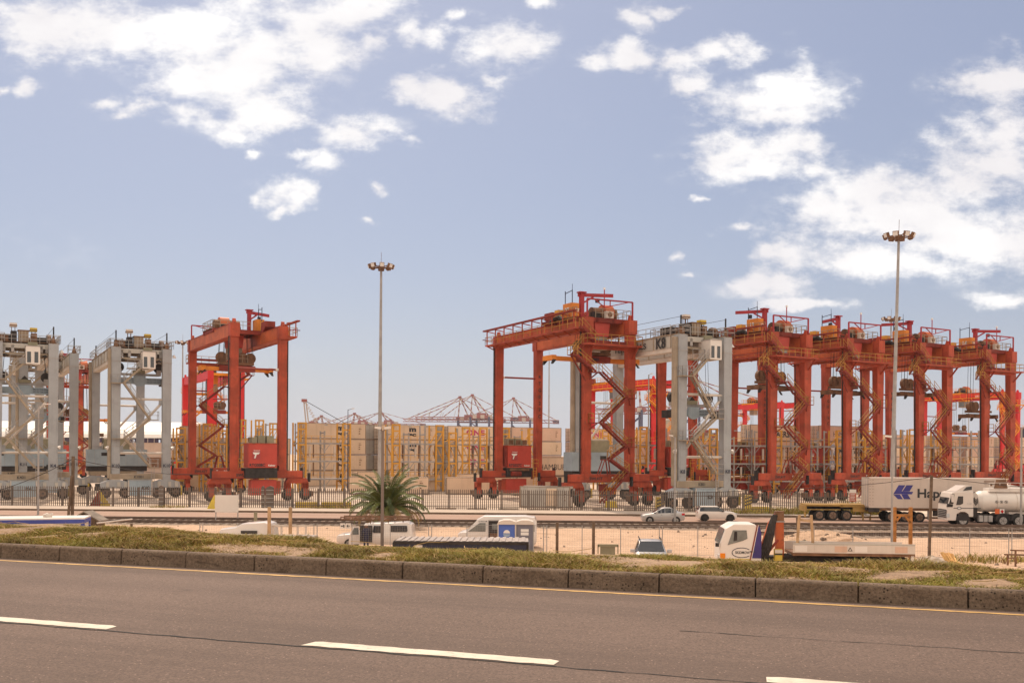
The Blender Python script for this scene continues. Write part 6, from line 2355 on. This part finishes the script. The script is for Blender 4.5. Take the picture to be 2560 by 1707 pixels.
# two small white signs
for k, (x, lb) in enumerate(((857, 'small white picture sign on the mesh fence, left of two'), (871, 'small white arrow sign on the mesh fence, right of two'))):
    p = at(x, 1314, 63.2)
    b = MB()
    b.box(p.x - .16, p.x + .16, 63.15, 63.17, p.z - .17, p.z + .17, M_WHITE)
    if k:
        b.bar((p.x + .1, 63.14, p.z), (p.x - .08, 63.14, p.z), .04, .01, M_BLK, up=(0, 1, 0))
        b.bar((p.x - .09, 63.14, p.z), (p.x + .0, 63.14, p.z + .09), .04, .01, M_BLK, up=(0, 1, 0))
        b.bar((p.x - .09, 63.14, p.z), (p.x + .0, 63.14, p.z - .09), .04, .01, M_BLK, up=(0, 1, 0))
    else:
        b.box(p.x - .12, p.x + .02, 63.14, 63.15, p.z - .03, p.z + .03, M_BLK)
        b.box(p.x + .04, p.x + .11, 63.14, 63.15, p.z - .09, p.z + .09, M_BLK)
    tag(b.build('small_sign'), lb, 'sign', 'small signs on the mesh fence')
p = at(1189, 1315, 62)
# blue and white site cabin at the left
cb_ = thing('site_cabin', 'white site cabin with blue frame at the left edge', 'cabin', (gx_at(-90, 55), 55, 0), R(15))
b = MB()
LC = 6.2
b.box(.1, LC - .1, .05, 2.4, .1, 2.4, M_WHITE)
b.build('wall', cb_)
b = MB()
b.box(0, LC, 0, 2.45, 2.62, 2.7, M_WHITE)
b.build('roof', cb_)
b = MB()
M_CBL = mat('cobalt_frame', (.05, .07, .30), .5)
b.box(0, LC, -.02, 2.47, 2.40, 2.62, M_CBL)
for xx in (0, LC - .2):
    for yy in (-.02, 2.27):
        b.box(xx, xx + .2, yy, yy + .2, 0, 2.4, M_CBL)
b.build('frame', cb_)
b = MB()
for k in range(9):
    a = k * .7
    b.tube((3.9 + .12 * k * .3, 1, 2.7 + .03 * (k % 3)), (4.0 + .1 * math.cos(a) + .12 * k * .3, 1 + .1 * math.sin(a), 2.8 + .06 * (k % 3)), .16, M_OFFW, 6, .05)
b.build('white_bag', None, loc=cb_.location)
wb = bpy.data.objects['white_bag']
wb.rotation_euler = cb_.rotation_euler
tag(wb, 'crumpled white sack lying on the roof of the blue framed cabin', 'sack')
# shed
sh = thing('shed', 'small weathered timber shed with gable roof by the utility pole', 'shed', (gx_at(178, 64), 64, 0), 0)
b = MB()
b.prism([(0, 0), (1.75, 0), (1.75, 2.0), (.9, 2.5), (0, 2.0)], 'y', 0, 1.1, M_WOOD)
for k in range(9):
    b.box(k * .2, k * .2 + .015, -.012, 0, 0, 2.05, M_DRK)
b.build('wall', sh)
b = MB()
for sg in (-1, 1):
    b.add([(.88, -.18, 2.62), (.88, 1.25, 2.62), (.88 + sg * 1.05, 1.25, 2.02), (.88 + sg * 1.05, -.18, 2.02), (.88, -.18, 2.54), (.88, 1.25, 2.54), (.88 + sg * 1.05, 1.25, 1.94), (.88 + sg * 1.05, -.18, 1.94)], [(0, 1, 2, 3), (7, 6, 5, 4), (0, 3, 7, 4), (2, 1, 5, 6), (3, 2, 6, 7)], mat('shed_roof', (.20, .155, .12), .8, var=.25, scale=2))
b.build('roof', sh)
b = MB()
b.box(.5, 1.25, -.05, 0, .1, 1.8, mat('shed_door', (.20, .13, .08), .85, var=.3, scale=2))
b.box(.46, .5, -.06, 0, .1, 1.85, M_WOOD)
b.box(1.25, 1.29, -.06, 0, .1, 1.85, M_WOOD)
b.build('door', sh)
# barrier pole and low posts right of the shed
b = MB()
pa, pb = at(243, 1307, 62), at(330, 1297, 66)
b.tube(pa, pb, .05, M_OFFW, 6)
b.bar((pa.x + 1.6, 63.4, 0), (pa.x + 1.6, 63.4, 1.9), .12, .12, M_WOOD)
tag(b.build('boom_barrier'), 'pale boom pole slanting right of the timber shed', 'barrier')
# small green cabinet post between the wood posts
p = at(1520, 1362, 58)
b = MB()
b.box(p.x - .42, p.x + .42, 58, 58.5, 0, p.z, M_OLIVE)
b.box(p.x - .6, p.x + .6, 57.95, 58.1, p.z - .1, p.z + .05, M_OLIVE)
for s in (-1, 1):
    b.box(p.x + s * .58 - .03, p.x + s * .58 + .03, 57.95, 58.05, p.z - .5, p.z, M_OLIVE)
tag(b.build('service_box'), 'low olive service box with flat lid left of the silver estate car', 'service box')
b = MB()
p = at(1189, 1316, 62)

# ------------------------------------------------------------------ trucks
def truck_cab(parent, x0, ln, w, zf, zt_, m):
    b = MB()
    b.prism([(x0, zf), (x0 + .04, zf + 1.0), (x0 + .32, zt_ - .25), (x0 + .75, zt_), (x0 + ln - .35, zt_), (x0 + ln, zt_ - .45), (x0 + ln, zf)], 'y', -w, w, m)
    return b.build('cab', parent, bevel=.06)


# white flatbed truck with folded loading crane
ft = thing('flatbed_truck', 'white flatbed truck with purple cab corner and folded red crane', 'truck')
cab_ = truck_cab(ft, -5.0, 2.25, 1.05, .75, 2.78, M_WHITE)
b = MB()
b.add([(-4.985, -.98, 1.72), (-4.985, .98, 1.72), (-4.72, .95, 2.52), (-4.72, -.95, 2.52)], [(0, 3, 2, 1)], M_GLASSL)
b.build('windscreen', cab_)
b = MB()
b.prism([(-4.55, 1.65), (-4.28, 2.45), (-3.55, 2.45), (-3.5, 2.0), (-3.75, 1.88)], 'y', -1.075, -1.055, M_GLASSL)
b.prism([(-4.25, 1.85), (-4.2, 2.38), (-4.05, 2.38), (-4.05, 1.9)], 'y', -1.085, -1.075, M_DRK)
b.build('side_window', cab_)
b = MB()
b.prism([(-3.28, .95), (-2.95, 2.70), (-2.85, 2.66), (-2.76, 2.3), (-2.76, .95)], 'y', -1.075, -1.055, mat('purple_panel', (.045, .03, .15), .5))
b.bar((-3.36, -1.07, .8), (-2.98, -1.07, 2.74), .06, .02, M_DRED, up=(0, 1, 0))
b.bar((-3.30, -1.075, .8), (-2.93, -1.075, 2.74), .03, .02, M_WHITE, up=(0, 1, 0))
b.build('corner_panel', cab_)
b = MB()
b.text('SKIDMOW', (-4.15, -1.06, 1.18), (1, 0, 0), (0, 0, 1), .2, M_BLK, .02, width=.78)
for k in range(14):
    a0, a1 = R(40 + k * 20), R(40 + (k + 1) * 20)
    b.bar((-3.8 + .52 * math.cos(a0), -1.062, 1.24 + .26 * math.sin(a0)), (-3.8 + .52 * math.cos(a1), -1.062, 1.24 + .26 * math.sin(a1)), .035, .006, M_NAVY, up=(0, 1, 0))
b.box(-3.36, -3.1, -1.08, -1.055, 1.27, 1.33, M_BLK)
b.box(-4.6, -3.3, -1.07, -1.055, .86, .91, M_CHEV)
b.build('door_emblem', cab_)
lamp('indicator', cab_, -4.95, -4.68, -1.09, -1.0, .82, 1.2, M_INDI)
lamp('headlight', cab_, -5.06, -4.98, -1.0, -.6, .85, 1.12, M_HEAD)
lamp('mirror', cab_, -5.2, -5.02, -1.15, -.95, 1.55, 1.75, M_DRK)
b = MB()
b.bar((-1.62, -.2, .9), (-1.66, -.2, 2.95), .42, .4, M_ORED, up=(0, 1, 0))
b.bar((-1.66, -.2, 2.9), (-1.68, -.2, 3.45), .46, .42, M_BRN, up=(0, 1, 0))
b.box(-1.92, -1.4, -.45, .05, 2.86, 2.92, M_STEEL)
b.bar((-2.62, -.1, 1.0), (-2.1, -.1, 2.85), .34, .3, M_ORED, up=(0, 1, 0), w2=.2)
b.bar((-2.1, -.1, 2.8), (-1.78, -.15, 3.3), .2, .2, M_JIB, up=(0, 1, 0))
for k in range(6):
    o = -.16 + .06 * k
    b.path([(-2.6 + o, -.5, .85), (-2.42 + o, -.62, 1.5), (-2.25 + o * .8, -.62, 2.2), (-2.12 + o * .6, -.5, 2.75), (-1.98 + o * .5, -.4, 3.05 + .04 * k)], .10 + .02 * (k % 3), M_DRK, 7)
b.bar((-2.3, -.45, 1.2), (-1.75, -.4, 1.9), .12, .12, M_DRED, up=(0, 1, 0))
b.box(-2.0, -1.6, -.85, -.5, .8, 1.42, M_CHEV)
b.box(-2.0, -1.6, -.86, -.84, 1.12, 1.2, M_BLK)
b.box(-2.0, -1.6, -.86, -.845, 1.22, 1.4, M_OFFW)
for k in range(5):
    b.tube((-1.4 + .12 * k, -.75, 1.05 + .05 * (k % 2)), (-1.35 + .12 * k, -.4, 1.1), .1, M_DRK, 7)
b.build('loading_crane', ft)
b = MB()
for x in (-.9, .75):
    pass
b.bar((-.85, -.9, 1.45), (-.72, -.9, 3.3), .13, .13, M_PINE)
b.bar((.02, -.9, 1.45), (-.1, -.9, 3.3), .13, .13, M_PINE)
b.bar((-.8, -.9, 3.05), (-.05, -.9, 2.95), .1, .13, M_PINE)
b.bar((-.45, .6, 1.45), (-.55, .5, 3.1), .1, .1, M_WOOD)
b.build('headboard', ft)
b = MB()
b.box(-1.1, 5.3, -1.1, 1.1, 1.12, 1.28, M_BRN)
b.box(-1.1, 5.3, -1.13, -1.08, 1.28, 1.72, M_OFFW)
b.box(-1.1, 5.3, 1.08, 1.13, 1.28, 1.72, M_OFFW)
b.box(-1.1, 5.3, -1.14, -1.06, 1.72, 1.8, M_CREAMG)
for k in range(6):
    b.box(-1.0 + k * 1.05, -.35 + k * 1.05, -1.145, -1.13, 1.34, 1.66, [M_WHITE, M_OFFW, M_CONT[2]][k % 3])
b.flat([(-.13, 0), (.13, 0), (0, .22)], (1.9, -1.15, 1.4), (1, 0, 0), (0, 0, 1), M_BLK)
b.flat([(-.07, 0), (.07, 0), (0, .12)], (1.9, -1.155, 1.43), (1, 0, 0), (0, 0, 1), M_OFFW)
b.build('flat_bed', ft)
b = MB()
b.box(-2.6, 5.1, -.4, .4, .7, 1.0, M_DRK)
b.box(1.0, 5.0, -.9, -.6, .35, .95, M_DRK)
b.box(5.1, 5.25, -1.1, -.9, .1, 1.2, M_OFFW)
b.build('chassis', ft)
for x in (-4.1, 2.6, 3.7):
    for s in (-1, 1):
        wheel(ft, x, s * .92, .45, .28, s)
place_px(ft, 2024, 54.5, R(-4))
# heap of rubble and goal post frames right of the truck
for k, (x, Y, w, h, lb) in enumerate(((2050, 74, 4.0, .95, 'pale heap of sand and rubble behind the flatbed truck'), (2330, 60, 1.4, .5, 'small pale stone heap beside the leaning black pole'))):
    rs = np.random.RandomState(k + 3)
    b = MB()
    n = 18
    vs = []
    for j in range(7):
        rr = 1 - j / 6.5
        for i in range(n):
            a = 6.283 * i / n
            q = 1 + rs.uniform(-.12, .12)
            vs.append((w * rr * q * math.cos(a), w * .5 * rr * q * math.sin(a), h * (1 - rr ** 1.3) + rs.uniform(-.03, .05)))
    fs = [(j * n + i, j * n + (i + 1) % n, (j + 1) * n + (i + 1) % n, (j + 1) * n + i) for j in range(6) for i in range(n)]
    fs.append(tuple(range(6 * n, 7 * n)))
    b.add(vs, fs, M_SAND if k == 0 else M_PAVE)
    if k == 0:
        for i in range(40):
            a, rr = rs.uniform(0, 6.28), rs.uniform(.3, 1)
            c = Vector((w * rr * math.cos(a), w * .5 * rr * math.sin(a), h * (1 - rr)))
            s = rs.uniform(.06, .2)
            b.bar(c, c + Vector((s, s * .3, s * .8)), s, s, M_KERB)
    o = b.build('rubble_heap', loc=(gx_at(x, Y), Y, 0))
    tag(o, lb, 'rubble heap', 'rubble heaps on the lot')
M_RUSTY = mat('rusty_ochre', (.36, .15, .04), .8, var=.3, scale=3, rust=.8)
fr = thing('goal_post', 'rusty yellow goal post frame beside the grey lamp post', 'steel frame', (0, 0, 0), 0)
pa, pb = at(2237, 1267, 59), at(2277, 1267, 59)
for px in (pa.x, pb.x):
    b = MB()
    b.box(px - .09, px + .09, 58.95, 59.1, 0, pa.z, M_RUSTY)
    b.build('post', fr)
b = MB()
b.box(pa.x, pb.x, 58.96, 59.08, pa.z - .55, pa.z - .42, M_RUSTY)
b.bar((pa.x + .05, 59, pa.z - .9), (pa.x + .35, 59, pa.z - .5), .1, .1, M_RUSTY)
b.bar((pb.x - .05, 59, pa.z - .9), (pb.x - .35, 59, pa.z - .5), .1, .1, M_RUSTY)
b.build('crossbar', fr)
for k, (x, Y, w, h, lb) in enumerate(((2003, 66, 1.3, .75, 'concrete block beside the sand heap behind the flatbed truck'),)):
    b = MB()
    b.box(-w / 2, w / 2, 0, .8, 0, h, M_OLIVE)
    tag(b.build('concrete_block', loc=(gx_at(x, Y), Y, .02), bevel=.04), lb, 'concrete block')
# fallen orange netting, pipes on the gravel at right
M_NET = mat('orange_netting', (.62, .36, .13), .8, var=.2, scale=3)
b = MB()
q = [at(2352, 1372, 58), at(2362, 1392, 57.5), at(2400, 1410, 56.8), at(2440, 1426, 56.2), at(2490, 1420, 56)]
for i in range(len(q) - 1):
    a, c = q[i].copy(), q[i + 1].copy()
    a.z, c.z = max(.08, .9 - i * .42), max(.08, .5 - i * .25)
    for j in range(7):
        o1 = Vector((0, -.12 * j, -.0)) + Vector((.06 * j, 0, .04 * math.sin(j * 2 + i)))
        o2 = Vector((0, -.14 * j, 0)) + Vector((.05 * j, 0, .04 * math.sin(j * 2 + i + 1)))
        b.bar(a + o1, c + o2, .09, .02, M_NET)
    for j in range(7):
        t = j / 7
        m0 = a.lerp(c, t)
        b.bar(m0, m0 + Vector((.36, -.8, 0)), .03, .02, M_NET)
tag(b.build('safety_netting'), 'fallen orange safety netting draped on the gravel at right', 'netting')
b = MB()
pa, pb = at(2390, 1423, 56), at(2580, 1427, 55.8)
b.tube((pa.x, 56, .12), (pb.x, 55.8, .12), .05, M_STEEL, 8)
tag(b.build('steel_pipe'), 'long thin steel pipe lying on the gravel at the right edge', 'pipe')
bn = thing('pipe_rack', 'low dark steel bench frame at the right edge of the lot', 'steel bench', (gx_at(2528, 58), 58, 0), R(4))
b = MB()
b.bar((0, 0, 1.05), (3, 0, .95), .1, .08, M_BRN)
b.bar((.1, .8, .72), (3, .8, .65), .1, .08, M_BRN)
b.build('rail', bn)
for x in (.3, 1.4):
    b = MB()
    b.bar((x, 0, 0), (x, 0, 1.0), .08, .08, M_BRN)
    b.bar((x, .8, 0), (x, .8, .7), .08, .08, M_BRN)
    b.bar((x, 0, .6), (x, .8, .5), .07, .07, M_BRN)
    b.build('leg', bn)

# truck hauling the white Hapag-Lloyd container
hl = thing('container_truck', 'truck trailer carrying a white reefer container lettered Hapag-Lloyd', 'truck', group=None)
Lh = 12.9
ms = MB()
ms.box(0, Lh, -1.22, 1.22, 1.42, 4.3, M_OFFW)
M_HLW = mat('white_reefer_skin', (.56, .455, .385), .5, var=.05, scale=.3, streak=.15, rust=.06)
ms = MB()
ms.box(.05, Lh - .05, -1.2, 1.2, 1.42, 4.28, M_HLW)
for k in range(44):
    ms.box(.5 + k * .275, .5 + k * .275 + .12, -1.215, -1.2, 1.55, 4.15, M_HLW)
ms.box(0, Lh, -1.23, 1.23, 1.38, 1.52, M_HLW)
ms.box(0, Lh, -1.23, 1.23, 4.18, 4.3, M_HLW)
for xx in (0, .28, Lh - .14):
    ms.box(xx, xx + .14, -1.235, 1.235, 1.4, 4.3, M_HLW)
for j in range(9):
    for xx in (.05, .33):
        ms.box(xx, xx + .05, -1.25, -1.235, 1.65 + j * .3, 1.72 + j * .3, M_BRN)
HX = 2.3
M_HB = mat('deep_blue_logo', (.045, .04, .20), .5)
LW, LHt = 1.9, 1.36
for poly in ([(0, .34), (.30, 1.0), (.595, 1.0), (.40, .56), (.66, .56), (.84, 1.0), (1.0, 1.0), (.82, .54), (1.0, .54), (.95, .35), (.70, .35)],):
    pass
for poly in ([(0, .36), (.27, 1.0), (.60, 1.0), (.42, .56), (.40, .36)], [(.46, .56), (.66, 1.0), (1.0, 1.0), (.82, .56)], [(.40, .36), (.42, .56), (1.0, .53), (.93, .35)],
             [(0, .33), (.34, .33), (.48, 0), (.24, 0)], [(.40, .35), (.72, .35), (.88, 0), (.54, 0)]):
    ms.flat([(c[0] * LW, c[1] * LHt) for c in poly], (HX, -1.222, 2.24), (1, 0, 0), (0, 0, 1), M_HB)
ms.text('Hapag-Lloyd', (4.55, -1.222, 2.42), (1, 0, 0), (0, 0, 1), 1.18, M_BLK, .03, width=6.6)
for (xx, zz_, w, h) in ((10.9, 3.95, 1.0, .1), (10.9, 3.78, .35, .08), (11.5, 3.55, .2, .2), (11.9, 3.3, .18, .16)):
    ms.box(xx, xx + w, -1.224, -1.218, zz_, zz_ + h, M_BRN)
ms.flat([(-.14, 0), (.14, 0), (0, .24)], (11.6, -1.226, 3.2), (1, 0, 0), (0, 0, 1), M_CHEV)
ms.build('container_box', hl)
b = MB()
b.box(-.04, .0, -1.15, 1.15, 1.5, 4.2, M_HLW)
for k in range(4):
    b.box(-.09, -.04, -1.0 + k * .62, -.94 + k * .62, 1.5, 4.2, M_STEEL)
b.build('door', hl)
b = MB()
b.box(0, Lh, -.5, .5, 1.08, 1.38, M_DRK)
b.box(.1, Lh, -1.15, -1.05, 1.15, 1.38, M_BRN)
b.box(6.2, 9.2, -1.15, -.8, .6, 1.1, M_DRK)
b.box(5.7, 5.85, -1.0, -.8, .25, 1.2, M_STEEL)
b.box(0.02, 1.0, -1.2, -1.0, .95, 1.38, M_DRK)
b.box(-.05, .1, -1.2, 1.2, .55, .75, M_STEEL)
b.build('chassis', hl)
for x in (2.15, 3.5, 4.85, 10.6, 12.0):
    for s in (-1, 1):
        wheel(hl, x, s * 1.0, .5, .36, s, M_RIM)
b = MB()
b.prism([(13.3, .6), (15.4, .6), (15.4, 2.3), (15.1, 3.4), (13.5, 3.7), (13.3, 3.5)], 'y', -1.2, 1.2, M_WHITE)
b.build('cab', hl)
for s in (-1, 1):
    wheel(hl, 14.7, s * 1.0, .5, .34, s, M_RIM)
place_px(hl, 2164, 98.0, LRZ)
# yellow empty flatbed trailer in front of the container truck
yt = thing('flatbed_trailer', 'dusty yellow flatbed trailer with three axles on the lower road', 'trailer')
M_TRY = mat('dusty_yellow_trailer', (.32, .19, .055), .75, var=.25, rust=.5)
b = MB()
b.box(0, 3.6, -1.2, 1.2, 1.42, 1.6, M_TRY)
b.box(3.4, 8.2, -1.2, 1.2, 1.35, 1.62, M_TRY)
b.box(0.2, 8.2, -.45, .45, 1.1, 1.42, M_DRK)
b.box(-.08, .1, -1.2, 1.2, .9, 1.45, M_TRY)
b.box(4.6, 6.2, -1.15, -1.05, .9, 1.36, M_TRY)
b.build('bed', yt)
b = MB()
for x in (5.6, 6.3):
    b.box(x, x + .12, -.95, -.8, .05, 1.2, M_TRY)
b.bar((5.3, -.9, 1.2), (5.6, -.9, .4), .08, .08, M_TRY)
b.build('landing_leg', yt)
b = MB()
b.box(.1, 3.4, -1.18, -1.14, 1.05, 1.12, M_TRY)
b.box(-.05, .05, -1.1, -.7, .35, .8, M_TRY)
b.build('mudguard', yt)
for x in (1.35, 2.65, 4.0):
    for s in (-1, 1):
        wheel(yt, x, s * .98, .52, .36, s, M_RIM)
place_px(yt, 2008, 99.6, LRZ)
# white tanker truck at right
tk = thing('tanker_truck', 'white tanker truck with polished tank at the right edge of the road', 'truck')
b = MB()
b.prism([(0, .5), (0, 1.45), (.06, 2.0), (.32, 3.05), (.6, 3.15), (1.4, 3.2), (2.35, 3.2), (2.35, .85), (1.95, .85), (1.9, 1.1), (1.6, 1.3), (1.2, 1.3), (.85, 1.1), (.78, .5)], 'y', -1.22, 1.22, M_WCAR)
cab_ = b.build('cab', tk, bevel=.05)
b = MB()
b.prism([(.75, 3.18), (1.6, 3.72), (2.3, 3.72), (2.35, 3.2)], 'y', -1.05, 1.05, M_WCAR)
b.build('wind_deflector', cab_)
b = MB()
b.prism([(1.45, 3.25), (2.25, 3.35), (2.25, 3.68), (1.75, 3.6)], 'y', -1.09, -1.05, M_GLASS)
b.build('deflector_panel', cab_)
b = MB()
b.add([(.03, -1.14, 2.05), (.03, 1.14, 2.05), (.33, 1.1, 2.98), (.33, -1.1, 2.98)], [(0, 3, 2, 1)], M_GLASS)
b.build('windscreen', cab_)
b = MB()
b.prism([(.12, 2.05), (.4, 2.95), (.62, 2.95), (.52, 2.05)], 'y', -1.245, -1.225, M_GLASS)
b.prism([(.78, 1.95), (.95, 2.75), (1.4, 2.75), (1.4, 2.1), (1.15, 1.95)], 'y', -1.245, -1.225, M_GLASS)
b.build('side_window', cab_)
b = MB()
b.box(-.03, 0, -1.0, 1.0, .75, 1.5, M_DRK)
for k in range(4):
    b.box(-.05, -.03, -.95, .95, .85 + k * .16, .9 + k * .16, M_STEEL)
b.prism([(-.02, 1.75), (.05, 2.05), (.5, 2.0), (.45, 1.75)], 'y', -1.24, -1.0, M_DRK)
b.build('grille', cab_)
b = MB()
b.box(.55, 3.0, -1.235, -1.225, 1.62, 1.68, M_BLK)
b.flat([(.2 * math.cos(a * .4), .14 * math.sin(a * .4)) for a in range(16)], (1.05, -1.24, 1.65), (1, 0, 0), (0, 0, 1), M_NAVY)
b.flat([(.14 * math.cos(a * .4), .09 * math.sin(a * .4)) for a in range(16)], (1.05, -1.243, 1.65), (1, 0, 0), (0, 0, 1), M_LET)
b.text('TV 5007', (1.75, -1.235, 2.02), (1, 0, 0), (0, 0, 1), .13, M_STEEL, .01)
b.build('side_stripe', cab_)
lamp('headlight', cab_, -.02, .2, -1.24, -.85, .78, 1.15, M_HEAD)
lamp('mirror', cab_, .3, .5, -1.45, -1.28, 2.2, 2.9, M_WCAR)
b = MB()
b.box(2.2, 9, -.45, .45, .75, 1.05, M_DRK)
b.box(2.9, 4.1, -1.2, -.75, .42, .98, M_STEEL)
for xx in (3.25, 3.65):
    b.box(xx, xx + .05, -1.215, -1.2, .4, 1.0, M_DRK)
b.box(2.45, 2.8, -1.0, -.6, .8, 1.7, M_DRK)
b.build('chassis', tk)
b = MB()
b.tube((3.0, 0, 2.25), (3.35, 0, 2.25), .8, M_WHITE, 28, .98)
b.tube((3.35, 0, 2.25), (11.5, 0, 2.25), .98, M_WHITE, 28)
for xx in (4.6, 6.4, 8.2):
    b.tube((xx, 0, 2.25), (xx + .06, 0, 2.25), 1.0, M_OFFW, 28)
tank = b.build('tank', tk, smooth=True)
b = MB()
b.box(4.0, 7.5, -.7, .7, 3.15, 3.5, M_WHITE)
b.rail([(4.0, -.75, 3.3), (9.5, -.75, 3.3)], M_WHITE, h=.7, step=1.0, r=.025)
b.add([(4.35, -.8, 3.5), (5.6, -.8, 3.5), (5.5, -.7, 4.3), (4.6, -.7, 4.3)], [(0, 1, 2, 3)], M_BRN)
b.add([(4.35, -.78, 3.5), (5.6, -.78, 3.5), (5.5, -.68, 4.3), (4.6, -.68, 4.3)], [(3, 2, 1, 0)], M_BRN)
b.build('top_walkway', tk)
b = MB()
for k in range(3):
    c = Vector((4.55 + k * .42, -.995, 2.25))
    for j in range(12):
        a0, a1 = R(30 * j), R(30 * (j + 1))
        b.bar(c + Vector((.13 * math.cos(a0), 0, .13 * math.sin(a0))), c + Vector((.13 * math.cos(a1), 0, .13 * math.sin(a1))), .02, .02, M_BLK, up=(0, 1, 0))
    b.bar(c + Vector((-.09, 0, .09)), c + Vector((.09, 0, -.09)), .02, .02, M_BLK, up=(0, 1, 0))
    b.box(c.x - .03, c.x + .03, c.y - .004, c.y + .004, c.z - .06, c.z + .06, M_BLK)
b.build('warning_symbol', tank)
b = MB()
b.box(4.35, 4.75, -1.1, -1.05, 1.15, 1.6, mat('hazard_orange', (.62, .12, .03), .5))
b.box(4.78, 5.2, -1.1, -1.05, 1.15, 1.6, M_WHITE)
b.flat([(-.17, 0), (0, -.17), (.17, 0), (0, .17)], (4.99, -1.105, 1.38), (1, 0, 0), (0, 0, 1), M_TAIL)
b.build('hazard_plate', tk)
b = MB()
for k in range(5):
    b.path([(2.5 + .05 * k, -.5, 2.4 + .06 * k), (2.8, -.6, 1.9 + .12 * k), (3.05, -.55, 2.2 + .1 * k)], .03, M_DRK, 5)
b.build('hose', tk)
for x in (1.42, 5.05, 6.45, 9.6):
    for s in (-1, 1):
        wheel(tk, x, s * 1.02, .52, .36, s, M_STEEL)
for x in (5.05, 6.45):
    b = MB()
    b.prism([(x + .68 * math.cos(a), .55 + .68 * math.sin(a)) for a in [k * math.pi / 8 for k in range(9)]], 'y', -1.18, -.82, M_DRK)
    b.build('mudguard', tk)
b = MB()
b.prism([(1.42 + .66 * math.cos(a), .52 + .66 * math.sin(a)) for a in [k * math.pi / 8 for k in range(9)]], 'y', -1.232, -1.1, M_DRK)
b.build('wheel_arch', tk)
place_px(tk, 2357, 93.2, LRZ)

# ------------------------------------------------------------------ air: thin even haze round the whole place
hb = MB()
M_HAZE = bpy.data.materials.new('haze_air')
M_HAZE.use_nodes = True
ht = M_HAZE.node_tree
ht.nodes.clear()
pv = nd(ht, 'ShaderNodeVolumePrincipled')
pv.inputs['Color'].default_value = (0.93, 0.94, 0.97, 1)
pv.inputs['Density'].default_value = 0.00008
ho = nd(ht, 'ShaderNodeOutputMaterial')
ht.links.new(pv.outputs[0], ho.inputs['Volume'])
hb.box(-1900, 1900, -60, 1700, -3.2, 95, M_HAZE)
tag(hb.build('haze'), kind='stuff')
